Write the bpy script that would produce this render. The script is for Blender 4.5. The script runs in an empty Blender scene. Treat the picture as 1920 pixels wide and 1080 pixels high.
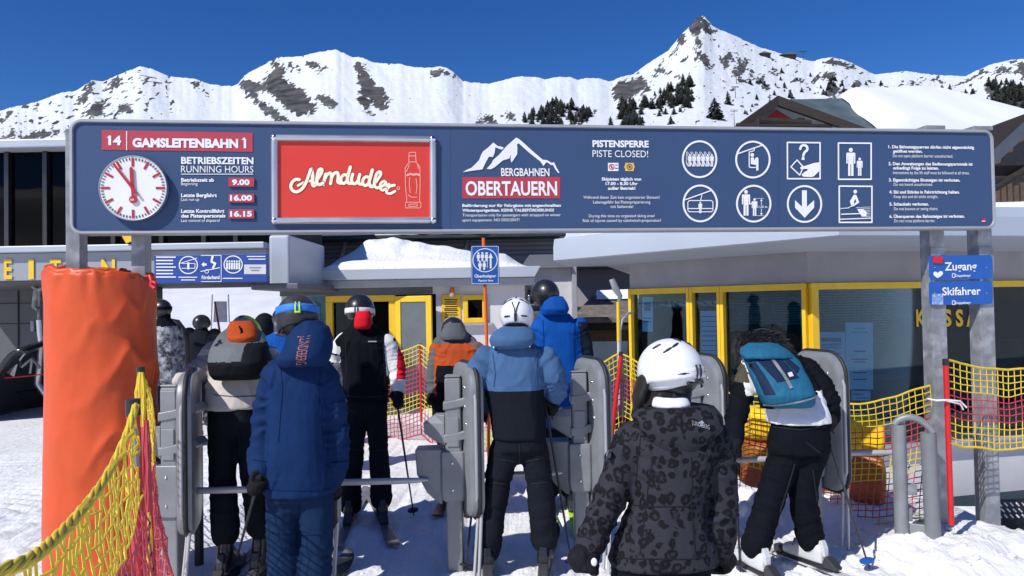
import bpy, bmesh, math, random
from mathutils import Vector, Matrix, noise
random.seed(7)
SC = bpy.context.scene
COL = SC.collection
R_ = math.radians
# ------------------------------------------------------------------ camera
F, CX, CY, ROLL = 1400.0, 960.0, 540.0, 0.018
CAMH = 1.70
PITCH = math.atan(30.0 / F)
CAM_R = (Matrix.Rotation(math.pi / 2 + PITCH, 3, 'X') @ Matrix.Rotation(-ROLL, 3, 'Z'))
cd = bpy.data.cameras.new('camera')
cd.sensor_width = 36.0
cd.lens = F / 1920.0 * 36.0
cd.clip_start = 0.05
cd.clip_end = 20000.0
cam = bpy.data.objects.new('camera', cd)
COL.objects.link(cam)
cam.matrix_world = Matrix.Translation((0, 0, CAMH)) @ CAM_R.to_4x4()
SC.camera = cam

# ------------------------------------------------------------------ sun and sky
SUN_T = Vector((0.517, 0.500, -0.695)).normalized()      # travel direction of the light
sd = bpy.data.lights.new('sun', 'SUN')
sd.energy = 4.2
sd.angle = R_(0.5)
sd.color = (1.0, 0.98, 0.935)
sun = bpy.data.objects.new('sun', sd)
COL.objects.link(sun)
sun.rotation_euler = SUN_T.to_track_quat('-Z', 'Y').to_euler()
W = bpy.data.worlds.new('World')
SC.world = W
W.use_nodes = True
wn = W.node_tree
bg = wn.nodes['Background']
sky = wn.nodes.new('ShaderNodeTexSky')
sky.sky_type = 'NISHITA'
sky.sun_disc = False
sky.sun_elevation = math.asin(-SUN_T.z)
sky.sun_rotation = math.atan2(-SUN_T.x, -SUN_T.y)
sky.altitude = 1700.0
sky.air_density = 1.0
sky.dust_density = 0.0
sky.ozone_density = 6.0
hs = wn.nodes.new('ShaderNodeHueSaturation')          # clear, dry high-alpine air: a purer blue
hs.inputs['Saturation'].default_value = 1.24
hs.inputs['Hue'].default_value = 0.512
wn.links.new(sky.outputs[0], hs.inputs['Color'])
wn.links.new(hs.outputs[0], bg.inputs[0])
bg.inputs[1].default_value = 0.105
SC.view_settings.view_transform = 'Standard'
SC.view_settings.look = 'None'
SC.view_settings.exposure = 0.10
SC.view_settings.gamma = 1.0

# ------------------------------------------------------------------ pixel <-> world
def ray(px, py):
    return CAM_R @ Vector(((px - CX) / F, -(py - CY) / F, -1.0))
def P(px, py, d):
    r = ray(px, py)
    return Vector((0, 0, CAMH)) + r * (d / r.y)
def G(px, py, z=0.0):
    r = ray(px, py)
    return Vector((0, 0, CAMH)) + r * ((z - CAMH) / r.z)
def ss(a, b, x):
    t = max(0.0, min(1.0, (x - a) / (b - a)))
    return t * t * (3 - 2 * t)
def lerp(a, b, t):
    return a + (b - a) * t

# ------------------------------------------------------------------ mesh builder
class MB:
    def __init__(s):
        s.v = []; s.f = []; s.m = []
    def add(s, vs, fs, mi=0):
        b = len(s.v)
        s.v += [Vector(v) for v in vs]
        s.f += [tuple(i + b for i in f) for f in fs]
        s.m += [mi] * len(fs)
        return s
    def box(s, lo, hi, mi=0, M=None):
        x0, y0, z0 = lo; x1, y1, z1 = hi
        vs = [Vector(p) for p in ((x0,y0,z0),(x1,y0,z0),(x1,y1,z0),(x0,y1,z0),(x0,y0,z1),(x1,y0,z1),(x1,y1,z1),(x0,y1,z1))]
        if M is not None: vs = [M @ v for v in vs]
        return s.add(vs, [(0,3,2,1),(4,5,6,7),(0,1,5,4),(1,2,6,5),(2,3,7,6),(3,0,4,7)], mi)
    def wall(s, A, B, z0, z1, th, mi=0):
        """upright slab whose front face runs A->B in plan, th behind it (to the left of A->B)"""
        A = Vector((A[0], A[1], 0)); B = Vector((B[0], B[1], 0))
        n = Vector((-(B - A).y, (B - A).x, 0)).normalized() * th
        vs = []
        for z in (z0, z1):
            for p in (A, B, B + n, A + n): vs.append(Vector((p.x, p.y, z)))
        return s.add(vs, [(0,3,2,1),(4,5,6,7),(0,1,5,4),(1,2,6,5),(2,3,7,6),(3,0,4,7)], mi)
    def prism(s, poly, vec, mi=0):
        """closed prism: 3-D polygon extruded by vec"""
        n = len(poly); vec = Vector(vec)
        poly = [Vector(p) for p in poly]
        vs = poly + [p + vec for p in poly]
        fs = [tuple(range(n - 1, -1, -1)), tuple(range(n, 2 * n))]
        fs += [(i, (i + 1) % n, n + (i + 1) % n, n + i) for i in range(n)]
        return s.add(vs, fs, mi)
    def tube(s, pts, r, n=10, mi=0, closed=False, caps=True, flat=1.0):
        pts = [Vector(p) for p in pts]
        k = len(pts)
        rs = r if isinstance(r, (list, tuple)) else [r] * k
        vs = []; fs = []
        prev = None
        for i, p in enumerate(pts):
            if closed: t = pts[(i + 1) % k] - pts[i - 1]
            else: t = pts[min(i + 1, k - 1)] - pts[max(i - 1, 0)]
            t = t.normalized() if t.length > 1e-9 else Vector((0, 0, 1))
            if prev is None:
                a = Vector((0, 0, 1)) if abs(t.z) < 0.9 else Vector((0, 1, 0))
                u = t.cross(a).normalized()
            else:
                u = (prev - t * prev.dot(t))
                u = u.normalized() if u.length > 1e-6 else t.orthogonal().normalized()
            w = t.cross(u)
            prev = u
            for j in range(n):
                a = 2 * math.pi * j / n
                vs.append(p + u * (math.cos(a) * rs[i]) + w * (math.sin(a) * rs[i] * flat))
        kk = k if closed else k - 1
        for i in range(kk):
            i2 = (i + 1) % k
            for j in range(n):
                j2 = (j + 1) % n
                fs.append((i * n + j, i * n + j2, i2 * n + j2, i2 * n + j))
        if caps and not closed:
            fs.append(tuple(range(n - 1, -1, -1)))
            fs.append(tuple((k - 1) * n + j for j in range(n)))
        return s.add(vs, fs, mi)
    def capsule(s, pts, rs, n=12, mi=0):
        """tube with rounded ends"""
        pts = [Vector(p) for p in pts]; rs = list(rs) if isinstance(rs, (list, tuple)) else [rs] * len(pts)
        t0 = (pts[0] - pts[1]).normalized(); t1 = (pts[-1] - pts[-2]).normalized()
        a = [pts[0] + t0 * rs[0] * c for c in (0.95, 0.7, 0.4)]; ra = [rs[0] * q for q in (0.3, 0.71, 0.92)]
        b = [pts[-1] + t1 * rs[-1] * c for c in (0.4, 0.7, 0.95)]; rb = [rs[-1] * q for q in (0.92, 0.71, 0.3)]
        return s.tube(a + pts + b, ra + rs + rb, n, mi)
    def loft(s, rings, mi=0, cap=True):
        """rings: lists of equal length of points"""
        n = len(rings[0]); vs = []; fs = []
        for r in rings: vs += [Vector(p) for p in r]
        for i in range(len(rings) - 1):
            for j in range(n):
                j2 = (j + 1) % n
                fs.append((i * n + j, i * n + j2, (i + 1) * n + j2, (i + 1) * n + j))
        if cap:
            fs.append(tuple(range(n - 1, -1, -1)))
            fs.append(tuple((len(rings) - 1) * n + j for j in range(n)))
        return s.add(vs, fs, mi)
    def ball(s, c, rad, n=16, m=10, mi=0, M=None):
        c = Vector(c); rx, ry, rz = rad
        rings = []
        vs = []; fs = []
        for i in range(m + 1):
            th = math.pi * i / m
            for j in range(n):
                a = 2 * math.pi * j / n
                q = Vector((rx * math.sin(th) * math.cos(a), ry * math.sin(th) * math.sin(a), -rz * math.cos(th)))
                if M is not None: q = M @ q
                vs.append(c + q)
        for i in range(m):
            for j in range(n):
                j2 = (j + 1) % n
                if i == 0: fs.append((j, n + j2, n + j)) 
                elif i == m - 1: fs.append((i * n + j, i * n + j2, (i + 1) * n + j))
                else: fs.append((i * n + j, i * n + j2, (i + 1) * n + j2, (i + 1) * n + j))
        return s.add(vs, fs, mi)
    def grid(s, fn, nu, nv, mi=0, wrap=False):
        vs = [fn(i / nu, j / nv) for j in range(nv + 1) for i in range(nu + 1)]
        w = nu + 1
        fs = [(j * w + i, j * w + i + 1, (j + 1) * w + i + 1, (j + 1) * w + i) for j in range(nv) for i in range(nu)]
        return s.add(vs, fs, mi)
    def mesh(s, name, off=None):
        me = bpy.data.meshes.new(name)
        vs = s.v if off is None else [v - off for v in s.v]
        me.from_pydata([tuple(v) for v in vs], [], s.f)
        me.polygons.foreach_set('material_index', s.m)
        me.update()
        return me

def world_off(o):
    p = Vector((0, 0, 0))
    while o is not None:
        p += o.location; o = o.parent
    return p

def obj(name, mb, mats, parent=None, local=False, smooth=None, bevel=0, seg=2, kind=None):
    """one mesh object; with a parent the builder's world coordinates are shifted to the parent's origin"""
    off = None if (parent is None or local) else world_off(parent)
    me = mb.mesh(name, off) if isinstance(mb, MB) else mb
    for m in (mats if isinstance(mats, (list, tuple)) else [mats]): me.materials.append(m)
    if smooth is not None:
        me.polygons.foreach_set('use_smooth', [True] * len(me.polygons))
        if smooth < 180: me.set_sharp_from_angle(angle=R_(smooth))
    o = bpy.data.objects.new(name, me)
    COL.objects.link(o)
    if parent is not None: o.parent = parent
    if bevel:
        b = o.modifiers.new('bevel', 'BEVEL'); b.width = bevel; b.segments = seg; b.limit_method = 'ANGLE'; b.angle_limit = R_(40)
    if kind: o['kind'] = kind
    return o

def tag(o, label=None, cat=None, group=None, kind=None):
    if label: o['label'] = label
    if cat: o['category'] = cat
    if group: o['group'] = group
    if kind: o['kind'] = kind
    return o

def thing(name, loc, label, cat, group=None, rz=0.0):
    o = bpy.data.objects.new(name, None)
    o.empty_display_size = 0.1
    COL.objects.link(o)
    o.location = loc; o.rotation_euler = (0, 0, rz)
    return tag(o, label, cat, group)

def copy_tree(o, parent=None):
    c = o.copy(); COL.objects.link(c)
    if parent is not None: c.parent = parent
    for ch in list(o.children): copy_tree(ch, c)
    return c

# ------------------------------------------------------------------ materials
def C(r, g, b):
    f = lambda u: (u / 255 / 12.92) if u / 255 <= 0.04045 else ((u / 255 + 0.055) / 1.055) ** 2.4
    return (f(r), f(g), f(b))

def mat(name, col, rough=0.6, metal=0.0, var=0.12, vs=6.0, bump=0.0, bs=60.0, coat=0.0, sheen=0.0, spec=0.5, col2=None, c2s=3.0, c2t=0.55, rv=0.0, stretch=None):
    m = bpy.data.materials.new(name)
    m.use_nodes = True
    nt = m.node_tree; N = nt.nodes; L = nt.links
    b = N['Principled BSDF']
    b.inputs['Roughness'].default_value = rough
    b.inputs['Metallic'].default_value = metal
    b.inputs['Specular IOR Level'].default_value = spec
    b.inputs['Coat Weight'].default_value = coat
    b.inputs['Coat Roughness'].default_value = 0.15
    b.inputs['Sheen Weight'].default_value = sheen
    b.inputs['Sheen Roughness'].default_value = 0.5
    tc = N.new('ShaderNodeTexCoord')
    src = tc.outputs['Object']
    if stretch:
        mp = N.new('ShaderNodeMapping'); mp.inputs['Scale'].default_value = stretch
        L.new(src, mp.inputs[0]); src = mp.outputs[0]
    n1 = N.new('ShaderNodeTexNoise'); n1.inputs['Scale'].default_value = vs; n1.inputs['Detail'].default_value = 5
    L.new(src, n1.inputs['Vector'])
    mr = N.new('ShaderNodeMapRange'); mr.inputs[1].default_value = 0.3; mr.inputs[2].default_value = 0.7
    mr.inputs[3].default_value = 1 - var; mr.inputs[4].default_value = 1 + var
    L.new(n1.outputs[0], mr.inputs[0])
    mul = N.new('ShaderNodeVectorMath'); mul.operation = 'SCALE'
    mul.inputs[0].default_value = col
    if col2 is not None:
        n2 = N.new('ShaderNodeTexNoise'); n2.inputs['Scale'].default_value = c2s; n2.inputs['Detail'].default_value = 6
        L.new(src, n2.inputs['Vector'])
        r2 = N.new('ShaderNodeMapRange'); r2.inputs[1].default_value = c2t - 0.06; r2.inputs[2].default_value = c2t + 0.06
        L.new(n2.outputs[0], r2.inputs[0])
        mx = N.new('ShaderNodeMix'); mx.data_type = 'RGBA'
        mx.inputs[6].default_value = (*col, 1); mx.inputs[7].default_value = (*col2, 1)
        L.new(r2.outputs[0], mx.inputs[0]); L.new(mx.outputs[2], mul.inputs[0])
    L.new(mr.outputs[0], mul.inputs['Scale'])
    L.new(mul.outputs[0], b.inputs['Base Color'])
    if rv:
        m3 = N.new('ShaderNodeMapRange'); m3.inputs[1].default_value = 0.3; m3.inputs[2].default_value = 0.7
        m3.inputs[3].default_value = rough - rv; m3.inputs[4].default_value = rough + rv
        L.new(n1.outputs[0], m3.inputs[0]); L.new(m3.outputs[0], b.inputs['Roughness'])
    if bump:
        nb = N.new('ShaderNodeTexNoise'); nb.inputs['Scale'].default_value = bs; nb.inputs['Detail'].default_value = 4
        L.new(src, nb.inputs['Vector'])
        bp = N.new('ShaderNodeBump'); bp.inputs['Strength'].default_value = bump; bp.inputs['Distance'].default_value = 0.01
        L.new(nb.outputs[0], bp.inputs['Height']); L.new(bp.outputs[0], b.inputs['Normal'])
    return m

def fabric(name, col, rough=0.75, crease=0.5, scale=9.0, sheen=0.0, var=0.10):
    """outerwear cloth: soft tonal variation, long creases and a fine weave in the bump"""
    m = mat(name, col, rough, 0, var, 5.0, sheen=sheen, spec=0.06)
    nt = m.node_tree; N = nt.nodes; L = nt.links; b = N['Principled BSDF']
    tc = N.new('ShaderNodeTexCoord')
    mp = N.new('ShaderNodeMapping'); mp.inputs['Scale'].default_value = (1.0, 1.0, 0.5)
    L.new(tc.outputs['Object'], mp.inputs[0])
    a = N.new('ShaderNodeTexNoise'); a.inputs['Scale'].default_value = scale; a.inputs['Detail'].default_value = 3; a.inputs['Distortion'].default_value = 0.8
    L.new(mp.outputs[0], a.inputs['Vector'])
    sb = N.new('ShaderNodeMath'); sb.operation = 'SUBTRACT'; sb.inputs[1].default_value = 0.5
    ab = N.new('ShaderNodeMath'); ab.operation = 'ABSOLUTE'
    pw = N.new('ShaderNodeMath'); pw.operation = 'POWER'; pw.inputs[1].default_value = 0.6
    L.new(a.outputs[0], sb.inputs[0]); L.new(sb.outputs[0], ab.inputs[0]); L.new(ab.outputs[0], pw.inputs[0])
    bp = N.new('ShaderNodeBump'); bp.inputs['Strength'].default_value = crease * .42; bp.inputs['Distance'].default_value = 0.03
    L.new(pw.outputs[0], bp.inputs['Height'])
    w = N.new('ShaderNodeTexNoise'); w.inputs['Scale'].default_value = 500; w.inputs['Detail'].default_value = 1
    L.new(tc.outputs['Object'], w.inputs['Vector'])
    b2 = N.new('ShaderNodeBump'); b2.inputs['Strength'].default_value = 0.15; b2.inputs['Distance'].default_value = 0.002
    L.new(w.outputs[0], b2.inputs['Height']); L.new(bp.outputs[0], b2.inputs['Normal'])
    L.new(b2.outputs[0], b.inputs['Normal'])
    return m

MT = {}
MT['white'] = mat('white_paint', (0.80, 0.80, 0.80), 0.45, var=0.03)
MT['sign_blue'] = mat('sign_blue', C(55, 77, 112), 0.5, var=0.05, vs=1.5, spec=0.35)
MT['sign_red'] = mat('sign_red', C(178, 56, 72), 0.5, var=0.04)
MT['ad_red'] = mat('ad_red', C(214, 58, 44), 0.45, var=0.05, vs=1.2)
MT['cream'] = mat('cream_print', C(250, 240, 210), 0.5, var=0.03)
MT['pink'] = mat('pink_print', C(240, 170, 150), 0.5, var=0.03)
MT['alu'] = mat('brushed_aluminium', (0.62, 0.63, 0.65), 0.32, 0.85, var=0.06, vs=3, rv=0.06)
MT['alu_dull'] = mat('matt_aluminium', (0.40, 0.41, 0.43), 0.5, 0.35, var=0.08, vs=5)
MT['galv'] = mat('galvanised_steel', (0.25, 0.26, 0.275), 0.5, 0.3, var=0.22, vs=14, rv=0.1, col2=(0.36, 0.37, 0.385), c2s=9, c2t=0.55)
MT['chrome'] = mat('polished_steel', (0.75, 0.75, 0.76), 0.15, 1.0, var=0.04)
MT['arm_steel'] = mat('satin_steel', (0.50, 0.50, 0.51), 0.4, 0.25, var=0.06)
MT['steel_dark'] = mat('dark_steel', (0.06, 0.062, 0.068), 0.45, 0.5, var=0.15)
MT['gate_grey'] = mat('gate_grey_paint', C(134, 137, 140), 0.42, 0.15, var=0.08, vs=7, bump=0.06, bs=160, rv=0.06, col2=C(126, 129, 132), c2s=5)
MT['rubber'] = mat('black_rubber', (0.018, 0.018, 0.02), 0.6, var=0.2)
MT['black'] = mat('black_plastic', (0.016, 0.017, 0.02), 0.42, var=0.15)
MT['blk_gloss'] = mat('black_gloss', (0.012, 0.012, 0.014), 0.18, var=0.1, coat=0.5)
MT['yellow'] = mat('yellow_paint', C(236, 190, 40), 0.45, var=0.06)
MT['red'] = mat('red_plastic', C(200, 30, 34), 0.45, var=0.10, vs=12)
MT['orange_pole'] = mat('orange_plastic', C(238, 110, 30), 0.5, var=0.08)
MT['sky_blue_sign'] = mat('signal_blue', C(22, 86, 168), 0.4, var=0.05)
MT['deep_blue_sign'] = mat('deep_sign_blue', C(34, 70, 150), 0.45, var=0.06)
MT['clock_face'] = mat('clock_enamel', (0.82, 0.82, 0.80), 0.25, var=0.03, coat=0.3)
MT['crimson'] = mat('crimson_paint', C(176, 34, 56), 0.45, var=0.05)
MT['tick_dark'] = mat('tick_brown', C(84, 60, 66), 0.5, var=0.05)
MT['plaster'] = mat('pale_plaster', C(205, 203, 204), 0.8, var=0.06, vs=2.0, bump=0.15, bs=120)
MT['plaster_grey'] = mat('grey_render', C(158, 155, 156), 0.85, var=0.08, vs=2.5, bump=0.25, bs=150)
MT['clad'] = mat('grey_cladding', C(176, 182, 192), 0.45, 0.1, var=0.05, vs=1.2)
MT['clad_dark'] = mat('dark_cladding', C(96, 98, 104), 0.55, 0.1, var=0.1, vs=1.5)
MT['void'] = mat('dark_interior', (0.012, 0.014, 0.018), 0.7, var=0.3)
MT['wood_dark'] = mat('weathered_dark_wood', C(38, 30, 26), 0.8, var=0.35, vs=3, bump=0.3, bs=40, stretch=(1, 1, 6))
MT['wood'] = mat('old_boards', C(150, 122, 96), 0.8, var=0.35, vs=4, bump=0.3, bs=30, stretch=(9, 9, 0.8))
MT['slate'] = mat('slate_sheet', C(92, 104, 106), 0.5, 0.1, var=0.2, vs=1.0, bump=0.2, bs=6)
MT['shingle'] = mat('grey_shingle', C(110, 102, 96), 0.85, var=0.4, vs=5, bump=0.8, bs=14)
MT['barn_red'] = mat('barn_red', C(150, 40, 46), 0.7, var=0.15)
MT['snow_clean'] = mat('roof_snow', (0.86, 0.875, 0.90), 0.6, var=0.02, vs=2, bump=0.5, bs=3)
MT['conifer'] = mat('conifer_needles', (0.028, 0.036, 0.030), 0.8, var=0.4, vs=0.4)
MT['bark'] = mat('bark', (0.05, 0.038, 0.03), 0.9, var=0.3)
MT['paper'] = mat('paper_notice', C(186, 212, 238), 0.7, var=0.05)
MT['skin'] = mat('skin', C(224, 172, 146), 0.5, var=0.06)
MT['blind'] = mat('window_blind', C(44, 82, 94), 0.6, var=0.1)
MT['lime'] = mat('lime_plastic', C(190, 230, 60), 0.4, var=0.05)
MT['tarp'] = mat('orange_tarpaulin', C(208, 80, 32), 0.45, var=0.10, vs=4, bump=0.35, bs=14, spec=0.45, rv=0.08)
MT['mat_yellow'] = mat('yellow_tarpaulin', C(246, 200, 20), 0.45, var=0.06)
MT['mat_orange'] = mat('brown_tarpaulin', C(176, 96, 30), 0.5, var=0.12)

def glass_mat(name, tint, gloss=0.12):
    m = bpy.data.materials.new(name); m.use_nodes = True
    nt = m.node_tree; N = nt.nodes; L = nt.links
    N.remove(N['Principled BSDF'])
    tr = N.new('ShaderNodeBsdfTransparent'); tr.inputs[0].default_value = (*tint, 1)
    gl = N.new('ShaderNodeBsdfGlossy'); gl.inputs['Roughness'].default_value = 0.02
    fr = N.new('ShaderNodeFresnel'); fr.inputs[0].default_value = 1.5
    ad = N.new('ShaderNodeMath'); ad.operation = 'ADD'; ad.inputs[1].default_value = gloss
    L.new(fr.outputs[0], ad.inputs[0])
    mx = N.new('ShaderNodeMixShader')
    L.new(ad.outputs[0], mx.inputs[0]); L.new(tr.outputs[0], mx.inputs[1]); L.new(gl.outputs[0], mx.inputs[2])
    L.new(mx.outputs[0], N['Material Output'].inputs[0])
    return m
MT['glass'] = glass_mat('window_glass', (0.66, 0.83, 0.89), -0.018)
MT['glass_dark'] = glass_mat('tinted_glass', (0.04, 0.05, 0.10), -0.03)

# ------------------------------------------------------------------ lettering
_tc = {}
def text_geo(s, bold):
    key = (s, bold)
    if key in _tc: return _tc[key]
    cu = bpy.data.curves.new('t', 'FONT'); cu.body = s; cu.size = 1.0; cu.offset = bold; cu.resolution_u = 3
    o = bpy.data.objects.new('t', cu); COL.objects.link(o)
    dg = bpy.context.evaluated_depsgraph_get()
    me = bpy.data.meshes.new_from_object(o.evaluated_get(dg))
    vs = [tuple(v.co) for v in me.vertices]; fs = [tuple(p.vertices) for p in me.polygons]
    bpy.data.objects.remove(o); bpy.data.curves.remove(cu); bpy.data.meshes.remove(me)
    _tc[key] = (vs, fs)
    return _tc[key]

class Plane:
    """a flat face in the place: origin, U (right), V (up), N (towards the viewer)"""
    def __init__(s, O, U, V=Vector((0, 0, 1))):
        s.O = Vector(O); s.U = Vector(U).normalized(); s.V = (Vector(V) - s.U * Vector(V).dot(s.U)).normalized(); s.N = s.U.cross(s.V)
    def uv(s, px, py):
        r = ray(px, py); c = Vector((0, 0, CAMH))
        t = (s.O - c).dot(s.N) / r.dot(s.N)
        q = c + r * t - s.O
        return q.dot(s.U), q.dot(s.V)
    def at(s, u, v, n=0.0):
        return s.O + s.U * u + s.V * v + s.N * n

def add_text(mb, pl, s, x0, x1, yb, h, n=0.004, bold=0.0, mi=0):
    """text from pixel x0 to x1, baseline yb, capital height h (pixels), on plane pl"""
    vs, fs = text_geo(s, bold)
    hv = [v[1] for v in text_geo('H', bold)[0]]
    ch = max(hv) - min(hv)
    xs = [v[0] for v in vs]; a, b = min(xs), max(xs)
    u0, v0 = pl.uv(x0, yb); u1, _ = pl.uv(x1, yb); _, v1 = pl.uv(x0, yb - h)
    kx = (u1 - u0) / (b - a); ky = (v1 - v0) / ch
    mb.add([pl.at(u0 + (x - a) * kx, v0 + y * ky, n) for x, y, z in vs], fs, mi)

def add_poly(mb, pl, pts, n=0.004, mi=0):
    """filled (possibly concave) polygon from pixel points"""
    from mathutils.geometry import tessellate_polygon
    q = [pl.uv(*p) for p in pts]
    tris = tessellate_polygon([[Vector((u, v, 0)) for u, v in q]])
    vs = [pl.at(u, v, n) for u, v in q]
    fs = []
    for t in tris:
        a, b, c = (Vector((q[i][0], q[i][1], 0)) for i in t)
        fs.append(tuple(t) if (b - a).cross(c - a).z > 0 else tuple(reversed(t)))
    mb.add(vs, fs, mi)

def add_rect(mb, pl, x0, y0, x1, y1, n=0.004, mi=0):
    add_poly(mb, pl, [(x0, y1), (x1, y1), (x1, y0), (x0, y0)], n, mi)

def add_disc(mb, pl, cx, cy, rx, ry, n=0.004, mi=0, k=28):
    add_poly(mb, pl, [(cx + rx * math.cos(2 * math.pi * i / k), cy + ry * math.sin(2 * math.pi * i / k)) for i in range(k)], n, mi)

def add_ring(mb, pl, cx, cy, rx, ry, w, n=0.004, mi=0, k=40):
    vs = []; fs = []
    for i in range(k):
        a = 2 * math.pi * i / k
        for q in (0, -w):
            u, v = pl.uv(cx + (rx + q) * math.cos(a), cy + (ry + q) * math.sin(a)); vs.append(pl.at(u, v, n))
    for i in range(k):
        j = (i + 1) % k
        fs.append((2 * i, 2 * i + 1, 2 * j + 1, 2 * j))
    mb.add(vs, fs, mi)

def add_stroke(mb, pl, pts, w, n=0.004, mi=0, closed=False, smooth=0):
    """thick polyline with round joints, pixel points and pixel width"""
    if smooth:
        out = []
        for i in range(len(pts) - 1):
            p0 = pts[max(i - 1, 0)]; p1 = pts[i]; p2 = pts[i + 1]; p3 = pts[min(i + 2, len(pts) - 1)]
            for k in range(smooth):
                t = k / smooth
                out.append(tuple(0.5 * (2 * p1[c] + (p2[c] - p0[c]) * t + (2 * p0[c] - 5 * p1[c] + 4 * p2[c] - p3[c]) * t * t + (3 * p1[c] - p0[c] - 3 * p2[c] + p3[c]) * t ** 3) for c in (0, 1)))
        pts = out + [pts[-1]]
    if closed: pts = list(pts) + [pts[0]]
    lift = 0.0
    for (ax, ay), (bx, by) in zip(pts[:-1], pts[1:]):
        dx, dy = bx - ax, by - ay
        l = math.hypot(dx, dy)
        if l < 1e-6: continue
        nx, ny = -dy / l * w / 2, dx / l * w / 2
        lift += 0.00002
        add_poly(mb, pl, [(ax + nx, ay + ny), (bx + nx, by + ny), (bx - nx, by - ny), (ax - nx, ay - ny)], n + lift, mi)
    if w > 1.4:
        for i, (x, y) in enumerate(pts):
            lift += 0.00002
            add_disc(mb, pl, x, y, w / 2, w / 2, n + lift, mi, 10)
# ================================================================== ground
def snow_ground_mat():
    m = mat('trodden_snow', (0.82, 0.815, 0.81), 0.55, var=0.035, vs=1.3, spec=0.3)
    nt = m.node_tree; N = nt.nodes; L = nt.links; b = N['Principled BSDF']
    tc = N.new('ShaderNodeTexCoord')
    h = None
    for sc_, st, dist in ((3.5, 0.45, 0.05), (14, 0.5, 0.02), (60, 0.45, 0.006), (260, 0.35, 0.002)):
        n = N.new('ShaderNodeTexNoise'); n.inputs['Scale'].default_value = sc_; n.inputs['Detail'].default_value = 3
        L.new(tc.outputs['Object'], n.inputs['Vector'])
        bp = N.new('ShaderNodeBump'); bp.inputs['Strength'].default_value = st; bp.inputs['Distance'].default_value = dist
        L.new(n.outputs[0], bp.inputs['Height'])
        if h is not None: L.new(h, bp.inputs['Normal'])
        h = bp.outputs[0]
    mp = N.new('ShaderNodeMapping'); mp.inputs['Scale'].default_value = (9, .45, 1); mp.inputs['Rotation'].default_value = (0, 0, .12)
    L.new(tc.outputs['Object'], mp.inputs[0])
    n = N.new('ShaderNodeTexNoise'); n.inputs['Scale'].default_value = 1.0; n.inputs['Detail'].default_value = 4; n.inputs['Roughness'].default_value = .65
    L.new(mp.outputs[0], n.inputs['Vector'])
    bp = N.new('ShaderNodeBump'); bp.inputs['Strength'].default_value = .7; bp.inputs['Distance'].default_value = .035
    L.new(n.outputs[0], bp.inputs['Height']); L.new(h, bp.inputs['Normal']); h = bp.outputs[0]
    L.new(h, b.inputs['Normal'])
    b.inputs['Subsurface Weight'].default_value = 0.0
    return m
MT['snow'] = snow_ground_mat()

_r = random.Random(5)
TRACKS = [(_r.uniform(-1.9, 2.6), _r.uniform(-.28, .22), _r.uniform(2.2, 4.5), _r.uniform(6.0, 11), _r.uniform(.006, .016)) for _ in range(20)] + [(_r.uniform(.8, 3.4), _r.uniform(.7, 2.2), 2.4, 5.4, .010) for _ in range(5)]
def ground_z(x, y):
    z = 0.0
    # pit beside the ticket hall
    pit = ss(6.4, 7.1, y - 0.15 * (x - 2)) * ss(1.2, 1.9, x)
    e2 = ss(3.55, 4.0, x) * ss(5.0, 5.5, y)
    z -= 1.1 * max(pit, e2)
    far = ss(14, 40, y)
    z += far * 1.2 * ss(2.0, -6, x)
    if y < 16 and abs(x) < 9:
        q = Vector((x, y, 0))
        z += 0.020 * noise.noise(q * 1.7) + 0.010 * noise.noise(q * 5.1) + 0.006 * noise.noise(q * 12)
        # ski tracks running away from the viewer
        k = noise.noise(Vector((x * 5.5 + 0.9 * noise.noise(q * 0.5), y * 0.35, 3.1)))
        z -= 0.010 * max(0, 1 - abs(k) * 7)
        # pairs of grooves pressed by skis
        for x0, a, y0, y1, dp in TRACKS:
            if y0 < y < y1:
                e = x - (x0 + a * (y - 5) + .02 * math.sin(y * 1.3 + x0 * 9))
                for o in (-.14, .14):
                    u = abs(e - o)
                    if u < .085: z -= dp * (1 - ss(.025, .05, u)) - dp * .55 * ss(.03, .055, u) * (1 - ss(.055, .085, u))
        # loose lumps left of the pad
        lm = ss(-1.9, -2.6, x) * ss(7.6, 6.0, y)
        if lm > 0:
            z += lm * (0.045 * abs(noise.noise(q * 3.7)) + 0.03 * abs(noise.noise(q * 9)) )
        # groomed ribs further left
        gr = ss(-2.6, -3.2, x) * ss(6.0, 7.0, y) * ss(12, 9, y)
        if gr > 0: z += gr * 0.014 * math.sin((x * 0.35 + y + 0.08 * noise.noise(q)) * 2 * math.pi / 0.16)
        # mound at the posts on the right
        d2 = ((x - 3.0) / 0.75) ** 2 + ((y - 5.0) / 0.7) ** 2
        if d2 < 1: z += (1 - d2) * (0.12 + 0.05 * noise.noise(q * 4) + 0.03 * noise.noise(q * 11))
        d3 = ((x - 1.75) / 1.3) ** 2 + ((y - 6.15) / 0.5) ** 2
        if d3 < 1: z += (1 - d3) * (0.13 + 0.10 * noise.noise(q * 3.5) + 0.05 * noise.noise(q * 9))
    return z

def graded(a, b, step, far, k):
    out = [a + i * step for i in range(int(round((b - a) / step)) + 1)]
    s = step; x = out[-1]
    while x < far: s *= k; x += s; out.append(x)
    s = step; x = a; pre = []
    while x > -far: s *= k; x -= s; pre.append(x)
    return pre[::-1] + out
gx = graded(-4.6, 4.8, 0.03, 2500, 1.34)
gy = graded(2.4, 8.6, 0.04, 2500, 1.32)
vs = [(x, y, ground_z(x, y)) for y in gy for x in gx]
w = len(gx)
fs = [(j * w + i, j * w + i + 1, (j + 1) * w + i + 1, (j + 1) * w + i) for j in range(len(gy) - 1) for i in range(w - 1)]
gm = bpy.data.meshes.new('snow_ground'); gm.from_pydata(vs, [], fs)
obj('snow_ground', gm, MT['snow'], smooth=180, kind='structure')

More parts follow.
